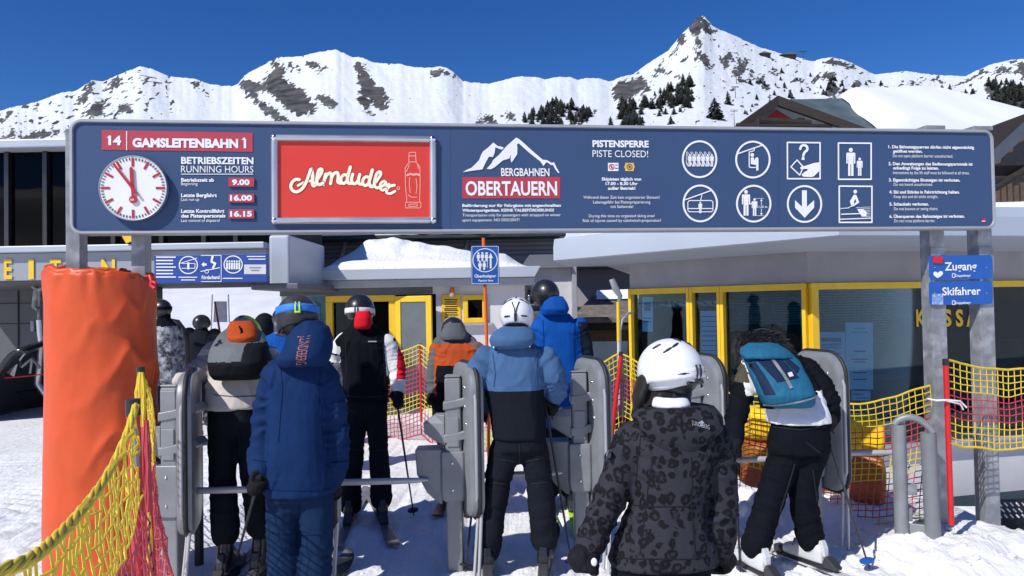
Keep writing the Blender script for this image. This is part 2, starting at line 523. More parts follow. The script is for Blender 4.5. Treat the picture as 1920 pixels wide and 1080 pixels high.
# loose crumbs of snow kicked up round the gates and on the banks
mb = MB(); rnd = random.Random(11)
for i in range(240):
    k = rnd.random()
    if k < .45: x, y = rnd.gauss(2.9, .45), rnd.gauss(4.9, .45)
    elif k < .7: x, y = rnd.uniform(-3.6, -1.9), rnd.uniform(3.2, 7)
    else: x, y = rnd.uniform(-1.8, 2.6), rnd.uniform(3.6, 6.6)
    s = rnd.uniform(.004, .013) * (2.2 if k < .45 and rnd.random() < .2 else 1); n0 = len(mb.v)
    mb.ball((x, y, ground_z(x, y) + s * .1), (s * rnd.uniform(.7, 1.8), s * rnd.uniform(.7, 1.8), s * rnd.uniform(.4, .8)), 7, 5)
    for q in range(n0, len(mb.v)): mb.v[q] += Vector((rnd.uniform(-.3, .3), rnd.uniform(-.3, .3), rnd.uniform(-.2, .2))) * s
tag(obj('snow_crumbs', mb, MT['snow'], smooth=180), 'loose crumbs of snow scattered over the trodden snow', 'snow', kind='stuff')

# snow hills added behind the viewer, unseen, to be mirrored in the window glass
def back_hill(u, v):
    a = lerp(math.pi * 1.02, math.pi * 1.98, u); D = lerp(350, 1500, v)
    hgt = 330 * ss(0, 1, v) * (.7 + .5 * noise.noise(Vector((u * 6, v * 2, 3)))) + 60 * noise.noise(Vector((u * 20, v * 8, 1))) * v
    return Vector((D * math.cos(a), D * math.sin(a), hgt - 2))
obj('reflection_hills', MB().grid(back_hill, 70, 24), MT['snow'], smooth=180, kind='structure')

# rising slope behind the lift on the left
def slope_fn(u, v):
    y = lerp(16, 75, v); x = lerp(-46, -1.5, u)
    z = -0.3 + 4.6 * ss(0, 1, v) * (0.55 + 0.45 * ss(-2, -14, x)) + 0.25 * noise.noise(Vector((x * .2, y * .2, 0))) + 0.08 * noise.noise(Vector((x * .8, y * .5, 2)))
    return Vector((x, y, z))
obj('snow_slope', MB().grid(slope_fn, 110, 90), MT['snow'], smooth=180, kind='structure')

# ================================================================== mountains
RIDGE = [(-420,250),(-260,228),(-120,232),(-40,215),(0,208),(27,200),(67,192),(110,175),(143,170),(173,150),(193,153),(230,137),(263,124),(287,130),(317,143),(367,148),(393,158),(433,162),(447,157),(460,140),(520,108),(567,105),(600,97),(630,93),(640,97),(660,107),(680,108),(703,118),(750,120),(777,126),(810,127),(823,124),(838,127),(850,135),(867,152),(890,155),(917,157),(945,150),(973,143),(1010,145),(1023,149),(1040,145),(1067,144),(1083,150),(1100,146),(1123,147),(1143,153),(1163,145),(1190,138),(1213,120),(1253,95),(1280,62),(1300,43),(1307,32),(1320,30),(1330,40),(1337,50),(1380,68),(1420,87),(1463,100),(1493,107),(1523,115),(1553,107),(1575,110),(1597,118),(1640,140),(1697,133),(1747,140),(1810,143),(1830,133),(1860,120),(1897,112),(1920,110),(1990,118),(2100,150),(2250,140),(2400,200)]
def ridge_y(x):
    for (a, ya), (b, yb) in zip(RIDGE[:-1], RIDGE[1:]):
        if a <= x <= b:
            t = (x - a) / (b - a)
            y = lerp(ya, yb, t); break
    else: y = 230
    return y + 1.6 * noise.noise(Vector((x * 0.09, 3, 0))) + 1.3 * noise.noise(Vector((x * 0.3, 8, 0)))
def zp(ox, oy, s, *p): return [(ox + a / s, oy + b / s) for a, b in p]
ROCKS = [
 zp(0,0,3,(1340,465),(1390,440),(1470,470),(1500,440),(1530,350),(1570,335),(1610,400),(1590,440),(1650,470),(1705,505),(1790,600),(1760,640),(1690,655),(1620,620),(1545,560),(1490,500),(1440,545),(1520,590),(1600,640),(1625,690),(1540,680),(1450,600),(1430,565),(1370,530)),
 zp(0,0,3,(1775,520),(1850,530),(1895,590),(1850,620),(1810,580)),
 zp(0,0,3,(1720,340),(1790,350),(1850,385),(1790,405),(1730,370)),
 zp(0,0,3,(1630,365),(1690,370),(1680,405),(1640,390)),
 zp(640,0,3,(75,335),(135,360),(150,410),(190,460),(250,500),(275,575),(250,635),(200,610),(150,560),(185,640),(140,635),(90,580),(100,500)),
 zp(0,0,3,(480,500),(520,455),(545,465),(500,530),(490,580),(440,590),(450,540)),
 zp(0,0,3,(600,480),(640,445),(690,425),(690,470),(630,515)),
 zp(0,0,3,(470,640),(520,580),(590,555),(600,600),(580,655),(500,660)),
 zp(0,0,3,(620,650),(680,580),(745,590),(720,630),(650,655)),
 zp(0,0,3,(0,660),(40,620),(50,650),(20,695),(0,690)),
 zp(0,0,3,(10,780),(60,735),(110,745),(90,780)),
 zp(0,0,3,(120,780),(200,730),(320,735),(260,790),(130,800)),
 zp(0,0,3,(1060,460),(1110,460),(1180,535),(1130,510),(1090,490)),
 zp(640,0,3,(505,400),(560,375),(630,405),(645,445),(600,430),(560,420),(520,432)),
 zp(640,0,3,(1525,490),(1580,450),(1690,430),(1750,490),(1700,520),(1640,545),(1570,585),(1520,555)),
 zp(640,0,3,(735,700),(760,670),(830,640),(880,670),(900,710)),
 zp(640,0,3,(900,650),(950,645),(990,665),(930,675)),
 zp(1280,0,3,(55,110),(95,92),(120,95),(150,130),(180,190),(160,208),(110,170),(85,200),(105,270),(65,245),(60,200),(30,165),(0,240),(-20,230),(10,170)),
 zp(1280,0,3,(-100,330),(-40,260),(20,200),(0,250),(-60,320)),
 zp(1280,0,3,(65,280),(110,300),(165,370),(155,390),(115,370),(80,320)),
 zp(1280,0,3,(275,430),(310,330),(345,345),(385,345),(370,390),(330,445)),
 zp(1280,0,3,(375,380),(410,385),(405,440),(365,450)),
 zp(1280,0,3,(210,330),(270,290),(290,320),(230,380)),
 zp(1280,0,3,(420,430),(470,420),(465,480),(410,470)),
 zp(1280,0,3,(610,450),(660,430),(690,450),(650,475)),
 zp(1280,0,3,(720,440),(765,420),(765,475),(730,480)),
 zp(1280,0,3,(790,440),(820,400),(850,410),(850,470),(910,510),(850,545),(800,520),(820,460)),
 zp(1280,0,3,(1140,490),(1200,510),(1190,525),(1140,515)),
 zp(1280,0,3,(1240,465),(1310,460),(1320,485),(1250,480)),
 zp(1280,0,3,(1370,445),(1440,435),(1440,450),(1380,455)),
 zp(1280,0,3,(770,350),(830,330),(900,350),(980,385),(900,375),(830,365)),
 zp(1280,0,3,(1640,440),(1660,395),(1690,395),(1690,430)),
 zp(1280,0,3,(1700,405),(1790,375),(1860,385),(1830,410),(1730,415)),
 zp(1280,0,3,(1860,350),(1930,345),(1930,440),(1890,420)),
 zp(1280,0,3,(1685,500),(1720,460),(1800,480),(1930,470),(1930,640),(1800,600),(1740,570)),
 zp(1280,0,3,(1590,450),(1620,440),(1630,460),(1600,468)),
 zp(640,0,3,(1750,390),(1790,375),(1820,400),(1780,410)),
 zp(1280,0,3,(430,500),(470,480),(480,500),(450,515)),
 zp(1280,0,3,(480,400),(540,395),(550,430),(500,440)),
 zp(1280,0,3,(690,480),(725,482),(715,495),(690,492)),
 zp(1280,0,3,(940,480),(975,440),(1000,480),(960,510)),
 zp(1280,0,3,(1330,545),(1400,530),(1420,560),(1350,585)),
 zp(1280,0,3,(1530,590),(1640,580),(1720,600),(1620,608)),
 zp(1280,0,3,(1420,500),(1480,510),(1510,590),(1430,595)),
 zp(640,0,3,(1300,690),(1320,600),(1430,630),(1380,680)),
]
def sdist(poly, x, y):
    """signed distance in pixels, positive inside"""
    ins = False; d = 1e9; n = len(poly)
    for i in range(n):
        ax, ay = poly[i]; bx, by = poly[(i + 1) % n]
        if (ay > y) != (by > y) and x < (bx - ax) * (y - ay) / (by - ay) + ax: ins = not ins
        ex, ey = bx - ax, by - ay
        t = max(0, min(1, ((x - ax) * ex + (y - ay) * ey) / (ex * ex + ey * ey + 1e-9)))
        d = min(d, math.hypot(x - ax - t * ex, y - ay - t * ey))
    return d if ins else -d
RB = [(min(p[0] for p in q) - 14, max(p[0] for p in q) + 14, min(p[1] for p in q) - 14, max(p[1] for p in q) + 14, q) for q in ROCKS]
def rockiness(x, y):
    s = -30.0
    for a, b, c, d, q in RB:
        if a < x < b and c < y < d: s = max(s, sdist(q, x, y))
    return s
NX, NR = 900, 130
X0, X1 = -400.0, 2350.0
def mtn_point(x, t, ry):
    """x: bearing, t: 0 foot .. 1 crest .. 1.3 behind"""
    if t <= 1:
        y = lerp(300, ry, t)
    else:
        y = ry + 260 * (t - 1)
    dr = 2300 + 350 * math.sin(x * 0.004 + 1) + (240 - ry) * 3
    if t <= 1: D = 700 + (dr - 700) * (t ** 0.85)
    else: D = dr + (t - 1) * 1500
    q = Vector((x * 0.02, y * 0.02, 0))
    # relief pushes the slope towards or away from the viewer: ribs running down the fall line
    rel = 0.0
    qq = Vector(((x + (y - ry) * -0.6) * 0.022, y * 0.008, 1.7))
    rel += 30 * (1 - 2 * abs(noise.noise(qq)))
    rel += 34 * noise.noise(q * 1.3 + Vector((0, 0, 4))) + 16 * (1 - 2 * abs(noise.noise(qq * 2.6)))
    rel += 14 * noise.noise(q * 4.0) + 8 * noise.noise(q * 9)
    D += rel * ss(0, 0.25, t) * (0.35 if t < 1 else 0.3)
    return P(x, y, D), y
vs = []; rock = []; fs = []
rows = [-1.0, -0.4] + [i / NR for i in range(NR + 1)] + [1.08, 1.25]
for j, t in enumerate(rows):
    for i in range(NX + 1):
        x = lerp(X0, X1, i / NX); ry = ridge_y(x)
        if t < 0:
            b = P(x, 300, 700); p = Vector((b.x, b.y, 0)) * (1 + t * 0.75); p.z = lerp(b.z, -3, -t); y = 400
        else: p, y = mtn_point(x, t, ry)
        vs.append(p)
        a = rockiness(x, y)
        n1 = noise.noise(Vector((x * 0.06, y * 0.06, 5))); n2 = noise.noise(Vector(((x + y * 0.8) * 0.16, (y - x * 0.3) * 0.10, 9))); n3 = noise.noise(Vector((x * 0.4, y * 0.4, 2)))
        r = (a + 7 * n1 + 9 * n2 + 8 * n3 + 5 * noise.noise(Vector((x * .9, y * .9, 6))) - 0.5) / 10.0
        # thin outcrops scattered on the craggy sides
        sc_ = ss(420, 150, x) * ss(225, 180, y) * 0.0 + (0.85 if x < 330 and y > 135 + (x - 230) ** 2 * 0.0006 else 0) + (0.55 if 1180 < x < 1480 else 0) + (0.62 if x > 1480 else 0) + (0.2 if x < 400 or x > 1180 else -.1)
        streak = noise.noise(Vector(((x + y * 1.1) * 0.085, (y - x * 0.35) * 0.085, 21))) + 0.6 * noise.noise(Vector((x * 0.22, y * 0.3, 4)))
        r = max(r, (streak * 1.0 + .25 * noise.noise(Vector((x * .8, y * .8, 3))) - 0.80 + 0.42 * sc_) * 3.2)
        rock.append(max(-1, min(1, r)))
w = NX + 1
fs = [(j * w + i, j * w + i + 1, (j + 1) * w + i + 1, (j + 1) * w + i) for j in range(len(rows) - 1) for i in range(NX)]
mm = bpy.data.meshes.new('mountain_range'); mm.from_pydata([tuple(v) for v in vs], [], fs)
at_ = mm.attributes.new('rock', 'FLOAT', 'POINT'); at_.data.foreach_set('value', rock)
def mountain_mat():
    m = mat('mountain_snow_rock', (0.72, 0.74, 0.76), 0.7, var=0.02, vs=0.004, spec=0.15)
    nt = m.node_tree; N = nt.nodes; L = nt.links; b = N['Principled BSDF']
    at = N.new('ShaderNodeAttribute'); at.attribute_name = 'rock'
    tc = N.new('ShaderNodeTexCoord')
    n = N.new('ShaderNodeTexNoise'); n.inputs['Scale'].default_value = 0.03; n.inputs['Detail'].default_value = 6
    L.new(tc.outputs['Object'], n.inputs['Vector'])
    ma = N.new('ShaderNodeMath'); ma.operation = 'MULTIPLY_ADD'; ma.inputs[1].default_value = 1.3; ma.inputs[2].default_value = -0.65
    L.new(n.outputs[0], ma.inputs[0])
    ad = N.new('ShaderNodeMath'); ad.operation = 'ADD'
    L.new(at.outputs['Fac'], ad.inputs[0]); L.new(ma.outputs[0], ad.inputs[1])
    mr = N.new('ShaderNodeMapRange'); mr.inputs[1].default_value = -0.04; mr.inputs[2].default_value = 0.10
    L.new(ad.outputs[0], mr.inputs[0])
    n2 = N.new('ShaderNodeTexNoise'); n2.inputs['Scale'].default_value = 0.015; n2.inputs['Detail'].default_value = 8; n2.inputs['Roughness'].default_value = 0.7
    L.new(tc.outputs['Object'], n2.inputs['Vector'])
    cr = N.new('ShaderNodeValToRGB')
    cr.color_ramp.elements[0].position = 0.35; cr.color_ramp.elements[0].color = (0.028, 0.028, 0.032, 1)
    cr.color_ramp.elements[1].position = 0.7; cr.color_ramp.elements[1].color = (0.17, 0.16, 0.15, 1)
    L.new(n2.outputs[0], cr.inputs[0])
    mx = N.new('ShaderNodeMix'); mx.data_type = 'RGBA'; mx.inputs[6].default_value = (0.72, 0.74, 0.76, 1)
    L.new(mr.outputs[0], mx.inputs[0]); L.new(cr.outputs[0], mx.inputs[7]); L.new(mx.outputs[2], b.inputs['Base Color'])
    bp = N.new('ShaderNodeBump'); bp.inputs['Strength'].default_value = 0.6; bp.inputs['Distance'].default_value = 12
    L.new(n2.outputs[0], bp.inputs['Height']); L.new(bp.outputs[0], b.inputs['Normal'])
    return m
obj('mountain_range', mm, mountain_mat(), smooth=180, kind='structure')
def on_mtn(x, y):
    ry = ridge_y(x); t = (300 - y) / (300 - ry)
    return mtn_point(x, max(0.0, t), ry)[0]

# ------------------------------------------------------------------ conifers on the slopes
def conifer_mesh(seed):
    rnd = random.Random(seed); mb = MB()
    for lay in range(11):
        t = lay / 11; z = 0.06 + 0.9 * t; R = 0.24 * (1 - t) ** 0.8 + 0.012
        k = 9
        for i in range(k):
            a = 2 * math.pi * (i + rnd.random() * 0.8) / k; rr = R * rnd.uniform(0.55, 1.15); da = 0.34
            mb.add([(0, 0, z + 0.11), (rr * math.cos(a - da), rr * math.sin(a - da), z - 0.02 * rnd.random()), (rr * 1.12 * math.cos(a), rr * 1.12 * math.sin(a), z - 0.05), (rr * math.cos(a + da), rr * math.sin(a + da), z - 0.02 * rnd.random())], [(0, 1, 2), (0, 2, 3)])
    return mb
def trunk_mb():
    return MB().tube([(0, 0, -0.06), (0, 0, 0.5), (0, 0, 0.95)], [0.028, 0.018, 0.004], 6)
protos = []
for k in range(4):
    r = thing('pine_tree', (0, 0, 0), 'x', 'tree')
    obj('crown', conifer_mesh(k), MT['conifer'], r, local=True)
    obj('trunk', trunk_mb(), MT['bark'], r, local=True)
    protos.append([r, False])
def place_tree(x, y, hpx, label, group):
    p = on_mtn(x, y); h = hpx * p.y / F
    pr = random.choice(protos)
    o = pr[0] if not pr[1] else copy_tree(pr[0]); pr[1] = True
    o.location = p - Vector((0, 0, 0.05 * h)); o.scale = (h * random.uniform(1.2, 1.8),) * 2 + (h,); o.rotation_euler.z = random.random() * 6.28
    tag(o, label, 'tree', group)
SINGLE = [(1340,223,44,'tall dark conifer standing alone on snow left of the chalet gable'),(1365,196,28,'slim dark conifer on the open piste above the lone tall conifer'),(1482,184,18,'small dark conifer just above the slate chalet roof'),
 (1638,184,16,'small conifer at left end of the row above the snowy roof'),(1655,186,13,'second conifer from the left in the row above the snowy roof'),(1680,188,11,'low conifer in the middle of the row above the snowy roof'),(1702,192,11,'low conifer at right end of the row above the snowy roof'),
 (1765,199,34,'tallest broad conifer right of the row above the snowy roof'),(1781,173,18,'conifer high on the slope left of the dark forest patch'),(1815,196,20,'dark conifer beside the lower edge of the forest patch'),(1825,176,12,'little conifer right under the dark outcrop edge'),(1602,172,16,'small conifer on the slope between rock bands'),(1240,210,14,'small conifer below the big grey crag'),(1145,238,22,'dark conifer rising from behind the sign centre'),(1258,233,18,'dark conifer rising behind sign left of the chalet')]
for x, y, h, lab in SINGLE: place_tree(x, y, h, lab, 'single conifers on the snow slopes')
def scatter(poly, n, h0, h1, label, group):
    xs = [p[0] for p in poly]; ys = [p[1] for p in poly]; c = 0
    while c < n:
        x = random.uniform(min(xs), max(xs)); y = random.uniform(min(ys), max(ys))
        if sdist(poly, x, y) > 0:
            place_tree(x, y, random.uniform(h0, h1), label, group); c += 1
scatter([(978,240),(985,222),(1010,215),(1040,195),(1075,205),(1065,242)], 54, 12, 26, 'dark conifer in the wooded patch behind the sign centre', 'conifers in the wooded patch behind the sign centre')
scatter([(1065,242),(1070,200),(1090,205),(1118,212),(1090,240)], 24, 10, 20, 'dark conifer at right end of the wooded patch behind sign', 'conifers at the right end of the wooded patch')
scatter([(1160,242),(1162,205),(1185,195),(1215,225),(1205,242)], 38, 14, 28, 'dark conifer in the grove under the grey crag', 'conifers in the grove under the grey crag')
scatter([(1195,205),(1240,180),(1300,150),(1298,200),(1250,205)], 56, 12, 26, 'dark conifer in the slanting wood below the pointed peak', 'conifers in the slanting wood below the pointed peak')
scatter([(1842,200),(1855,155),(1920,160),(1935,205),(1890,215)], 70, 10, 24, 'dark conifer in the steep forest at the right picture edge', 'conifers in the steep forest on the right')
scatter([(1545,170),(1560,145),(1580,160),(1575,182)], 12, 8, 15, 'low conifer among rocks above the snowy chalet roof', 'conifers among the rocks above the chalet')

scatter([(1395,240),(1400,160),(1450,130),(1560,150),(1700,165),(1840,170),(1840,196),(1600,182),(1480,186),(1420,225)], 46, 6, 13, 'small dark conifer among rocks on the right hand slopes', 'small conifers dotted over the right slopes')
scatter([(1185,205),(1215,185),(1265,160),(1300,150),(1305,205),(1250,222)], 22, 9, 16, 'small conifer at the edge of the slanting wood', 'small conifers round the slanting wood')
# ------------------------------------------------------------------ things high on the ridge
def ridge_hut(px, py, w, lab, mir):
    p = on_mtn(px, py); s = p.y / F
    t = thing('mountain_hut', p, lab, 'mountain hut')
    obj('wall', MB().box((p.x - w * s / 2, p.y - 6, p.z - 4), (p.x + w * s / 2, p.y + 10, p.z + 5 * s)), MT['wood_dark'], t)
    z = p.z + 5 * s
    obj('roof', MB().prism([(p.x - w * s * .6, p.y - 9, z), (p.x + w * s * .6, p.y - 9, z), (p.x + mir * w * s * .15, p.y - 9, z + 4 * s)], (0, 22, 0)), MT['slate'], t)
ridge_hut(1478, 108, 28, 'dark mountain station on ridge right of the pointed peak', 1)
ridge_hut(1434, 106, 20, 'smaller dark hut left of the ridge station', -1)
def pylon(px, py, h, lab):
    p = on_mtn(px, py); s = p.y / F; hh = h * s
    t = thing('lift_pylon', p, lab, 'lift pylon', 'lift pylons on the far slope')
    obj('mast', MB().tube([p - Vector((0, 0, 3)), p + Vector((0, 0, hh))], [1.4 * s * .5, .9 * s * .5], 6), MT['steel_dark'], t)
    for k in (1.0, 0.93):
        obj('crossarm', MB().tube([p + Vector((-7 * s, 0, hh * k)), p + Vector((7 * s, 0, hh * k))], .45 * s, 6), MT['steel_dark'], t)
pylon(1377, 240, 34, 'lift pylon lowest on piste left of chalet gable')
pylon(1379, 184, 22, 'lift pylon halfway up the piste left of the chalet')
pylon(1381, 157, 16, 'lift pylon highest on the piste below grey crags')
pylon(1506, 112, 16, 'thin lift pylon on the ridge beside the mountain station')
for i, (a, b) in enumerate((((262, 142), (294, 148)), ((265, 152), (302, 157)))):
    pa, pb = on_mtn(*a), on_mtn(*b); s = pa.y / F
    mb = MB()
    for k in range(14):
        q = pa.lerp(pb, k / 13); mb.tube([q, q + Vector((0, 0, 2.2 * s))], .3 * s, 5)
    for z in (.8, 1.8): mb.tube([pa + Vector((0, 0, z * s)), pb + Vector((0, 0, z * s))], .35 * s, 5)
    tag(obj('avalanche_fence', mb, MT['steel_dark']), 'dark avalanche fence on the left snow peak, %s of two' % ('upper', 'lower')[i], 'avalanche fence')
# ================================================================== lift station on the left
def fpl(d): return Plane(P(960, 560, d), (1, 0, 0))       # upright plane square to the view axis at depth d
def pbox(mb, x0, y0, x1, y1, d, depth, mi=0):
    """box whose front face covers about these pixels at distance d"""
    a = P(x0, (y0 + y1) / 2, d); b = P(x1, (y0 + y1) / 2, d)
    xm = (x0 + x1) / 2
    zt = P(xm, y0, d).z; zb = P(xm, y1, d).z
    return mb.box((a.x, d, zb), (b.x, d + depth, zt), mi)

D1 = 11.5
st = thing('lift_station', (P(250, 500, D1).x, D1, 0), 'grey lift station with dark glazing and yellow letters behind left signposts', 'lift station')
zt, zb = 4.16, 4.02
xa, xb = P(-420, 500, D1).x, P(500, 500, D1).x
zr = P(0, 268, D1).z
obj('roof', MB().box((xa, D1 - .25, zr - .13), (xb, D1 + 9, zr)), MT['clad'], st, bevel=.02)
zg0, zg1 = P(0, 462, D1).z, zr - .13
obj('glazing', MB().box((xa, D1 + .10, zg0), (xb, D1 + .13, zg1)), MT['glass_dark'], st)
obj('back_wall', MB().box((xa, D1 + 3.0, zg0), (xb, D1 + 3.1, zg1)).box((xa, D1 + .2, zg1 - .02), (xb, D1 + 3.0, zg1)).box((xb, D1 + .2, zg0), (xb + .1, D1 + 3, zg1)), MT['void'], st)
for px in (10, 82, 128, 210, 300, 380, 440):
    x = P(px, 400, D1).x
    obj('mullion', MB().box((x - .035, D1 + .02, zg0), (x + .035, D1 + .16, zg1)), MT['blk_gloss'], st, bevel=.005)
for px, r in ((28, .26), (66, .26), (108, .26), (340, .22), (420, .22)):
    c = P(px, 435, D1 + 1.1)
    w = obj('sheave_wheel', MB().tube([c + Vector((0, -.12, 0)), c + Vector((0, .12, 0))], r, 22), MT['rubber'], st, smooth=40)
    obj('hub', MB().tube([c + Vector((0, -.15, 0)), c + Vector((0, -.12, 0))], r * .4, 14), MT['alu_dull'], w, smooth=40)
c = P(68, 370, D1 + .9)
obj('machine_arm', MB().box((c.x - .08, c.y, c.z - .35), (c.x + .06, c.y + .2, c.z + .3)).box((c.x - 1.4, c.y + .1, c.z - .55), (c.x + .9, c.y + .3, c.z - .4)), MT['clad_dark'], st)
zs0, zs1 = P(0, 475, D1).z, P(0, 463, D1).z
obj('trim_strip', MB().box((xa, D1 - .12, zs0), (xb, D1 + .3, zs1)), MT['clad'], st, bevel=.015)
zk0 = P(0, 527, D1).z
obj('letter_band', MB().box((xa, D1, zk0), (xb, D1 + .5, zs0 - .003)), mat('grey_sheet', C(150, 154, 160), .5, .1, var=.06, vs=1), st, bevel=.01)
pl = Plane((0, D1, 0), (1, 0, 0))
mb = MB()
for ch, x0, x1 in (('E', 9, 24), ('I', 55, 65), ('T', 95, 116), ('E', 140, 156), ('N', 191, 217)):
    add_text(mb, pl, ch, x0, x1, 522, 37, .02, .03)
obj('lettering', mb, MT['yellow'], st)
mb = MB(); add_rect(mb, pl, 279, 442, 288, 522, .14); add_poly(mb, pl, [(234, 438), (262, 438), (262, 452), (246, 458)], .15)
obj('yellow_stripe', mb, MT['yellow'], st)
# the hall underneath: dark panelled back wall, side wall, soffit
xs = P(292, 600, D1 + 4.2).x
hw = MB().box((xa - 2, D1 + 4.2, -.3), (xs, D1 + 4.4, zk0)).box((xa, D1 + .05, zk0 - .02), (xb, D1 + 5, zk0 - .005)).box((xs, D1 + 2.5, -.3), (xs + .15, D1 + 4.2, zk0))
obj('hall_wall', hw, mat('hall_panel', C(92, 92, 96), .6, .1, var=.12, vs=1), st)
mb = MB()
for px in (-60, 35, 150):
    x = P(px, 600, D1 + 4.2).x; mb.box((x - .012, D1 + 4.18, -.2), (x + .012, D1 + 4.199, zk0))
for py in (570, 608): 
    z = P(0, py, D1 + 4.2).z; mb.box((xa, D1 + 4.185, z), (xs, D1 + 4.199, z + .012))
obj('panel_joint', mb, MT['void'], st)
# bracket arms of machinery under the soffit
mb = MB(); a = P(66, 540, 13.5)
mb.tube([P(62, 535, 13.5), P(72, 545, 13.5), P(92, 533, 13.5)], .05, 8); mb.tube([P(70, 540, 13.5), P(66, 575, 13.5), P(74, 580, 13.5)], .06, 8); mb.tube([P(74, 545, 13.5), P(74, 600, 13.5)], .035, 8)
obj('guide_arm', mb, MT['galv'], st, smooth=50)
# end block of the long beam
mb = MB(); pbox(mb, 504, 440, 543, 536, 10.6, 2.0)
bk = obj('end_block', mb, MT['clad'], st, bevel=.04, seg=3)
mb = MB(); pbox(mb, 470, 531, 560, 543, 10.4, 3); obj('beam_foot', mb, MT['clad_dark'], st, bevel=.02)

# chair of the chairlift parked in the hall
cp = P(55, 700, 12.6)
ch = thing('lift_chair', (cp.x, cp.y, 0), 'chairlift chair with dark bubble hood hanging at left beside orange padding', 'lift chair')
def bub(u, v):
    a = lerp(-.25, 1.35, v) ; 
    return cp + Vector((lerp(-.42, .55, v) + .1 * math.sin(v * 3), lerp(-1.0, 1.0, u), -.42 + .95 * math.sin(a * 1.35) - .12 * (2 * u - 1) ** 2))
mbb = MB().grid(bub, 14, 14)
b_ = obj('bubble_hood', mbb, MT['blk_gloss'], ch, smooth=180); md = b_.modifiers.new('solid', 'SOLIDIFY'); md.thickness = .05
obj('hanger_arm', MB().tube([P(74, 600, 12.4), P(76, 628, 12.4), P(78, 640, 12.4), P(72, 700, 12.4), P(70, 720, 12.4), P(90, 746, 12.4)], [.05, .05, .05, .05, .05, .05], 10), MT['alu'], ch, smooth=50)
obj('grip', MB().box(tuple(P(64, 622, 12.5)), tuple(P(84, 600, 12.9))), MT['galv'], ch, bevel=.02)
obj('side_shield', MB().prism([P(16, 700, 12.0), P(20, 680, 12.0), P(38, 664, 12.0), (P(46, 662, 12.0)), P(30, 682, 12.0), P(24, 706, 12.0)], (0, .04, 0)), MT['white'], ch)
obj('seat_bench', MB().box(tuple(P(40, 745, 12.6)), tuple(P(110, 728, 13.6))), MT['black'], ch, bevel=.03)
obj('frame_strut', MB().tube([P(40, 688, 12.2), P(60, 672, 12.2), P(75, 690, 12.2)], .025, 8).tube([P(60, 672, 12.2), P(56, 700, 12.2)], .02, 8), MT['alu_dull'], ch, smooth=50)
sl = thing('snow_lance', P(1160, 665, 9.0), 'yellow and white upright pole with grey spoon head beside ticket hall corner', 'pole')
obj('pole', MB().tube([P(1160, 760, 9.0), P(1160, 640, 9.0)], .018, 8), MT['plaster'], sl, smooth=50)
obj('yellow_sleeve', MB().tube([P(1160, 640, 9.0), P(1159, 566, 9.0)], .022, 8), MT['yellow'], sl, smooth=50)
obj('head', MB().tube([P(1160, 566, 9.0), P(1163, 556, 9.0), P(1155, 543, 9.0), P(1147, 524, 9.05)], [.02, .03, .042, .034], 10, flat=.45), MT['gate_grey'], sl, smooth=60)
obj('hose', MB().tube([P(1163, 660, 9.0), P(1163, 620, 9.0), P(1167, 600, 9.0), P(1178, 588, 9.05), P(1186, 586, 9.1)], .016, 8), MT['galv'], sl, smooth=60)
tag(obj('rope', MB().tube([P(-40, 713, 11.8), P(40, 706, 12), P(100, 700, 12.2)], .012, 6), MT['red']), 'thin red cord strung across the dark hall at left', 'rope')

# info board under the beam
ib = thing('info_board', (P(395, 500, 10.2).x, 10.2, 2.1), 'long dark blue info board with Förderband pictograms under grey station beam', 'info board')
pl = Plane((0, 10.2, 0), (1, 0, 0)); BY = 10.2
mb = MB(); pbox(mb, 289, 477, 501, 530, BY, .05); obj('panel', mb, MT['deep_blue_sign'], ib, bevel=.006)
mb = MB()
for i in range(7): add_rect(mb, pl, 293, 481 + i * 6.2, 293 + (32 if i % 3 else 37), 483.4 + i * 6.2, .006)
add_ring(mb, pl, 353.5, 497, 18, 17, 2, .006); add_ring(mb, pl, 437.5, 496, 18, 17, 2, .006)
add_stroke(mb, pl, [(337, 494), (370, 484)], 1.3, .006); add_stroke(mb, pl, [(341, 494), (366, 494), (366, 503), (341, 503)], 1.3, .006, True); add_rect(mb, pl, 351.5, 492, 355.5, 505, .0065)
add_stroke(mb, pl, [(377, 479), (415, 479), (415, 528), (377, 528)], 1.2, .006, True)
add_poly(mb, pl, [(378, 496), (383, 491), (383, 494), (388, 494), (388, 498), (383, 498), (383, 501)], .0065)
add_stroke(mb, pl, [(377, 509), (412, 502)], 1.6, .0065); add_stroke(mb, pl, [(398, 484), (397, 491), (404, 494), (400, 502)], 4.0, .0066); add_disc(mb, pl, 399, 482, 2.4, 2.6, .007); add_ring(mb, pl, 388, 509, 4, 4, 1.2, .007)
for i in range(6): add_disc(mb, pl, 426 + i * 4.6, 490, 1.7, 1.8, .007); add_rect(mb, pl, 424.3 + i * 4.6, 492.5, 427.7 + i * 4.6, 505, .0065)
add_text(mb, pl, 'Förderband', 378.5, 412, 523.5, 7, .0065, .03)
for x0, x1, y in ((335, 370, 519), (340, 366, 524), (418, 455, 521), (463, 498, 480), (466, 498, 485)): add_rect(mb, pl, x0, y, x1, y + 1.8, .006)
obj('lettering', mb, MT['white'], ib)
mb = MB(); add_rect(mb, pl, 458, 496, 499, 514, .006); obj('white_label', mb, MT['plaster'], ib)
mb = MB()
for i in range(2): add_rect(mb, pl, 468 + i * 3, 501 + i * 5, 490 - i * 4, 503 + i * 5, .009)
obj('label_print', mb, MT['gate_grey'], ib)
mb = MB()
for px in (300, 350, 450): 
    a = P(px, 500, 10.3); mb.tube([Vector((a.x, 10.3, 2.3)), Vector((a.x, 11.4, 2.45))], .03, 8)
obj('bracket', mb, MT['steel_dark'], ib)

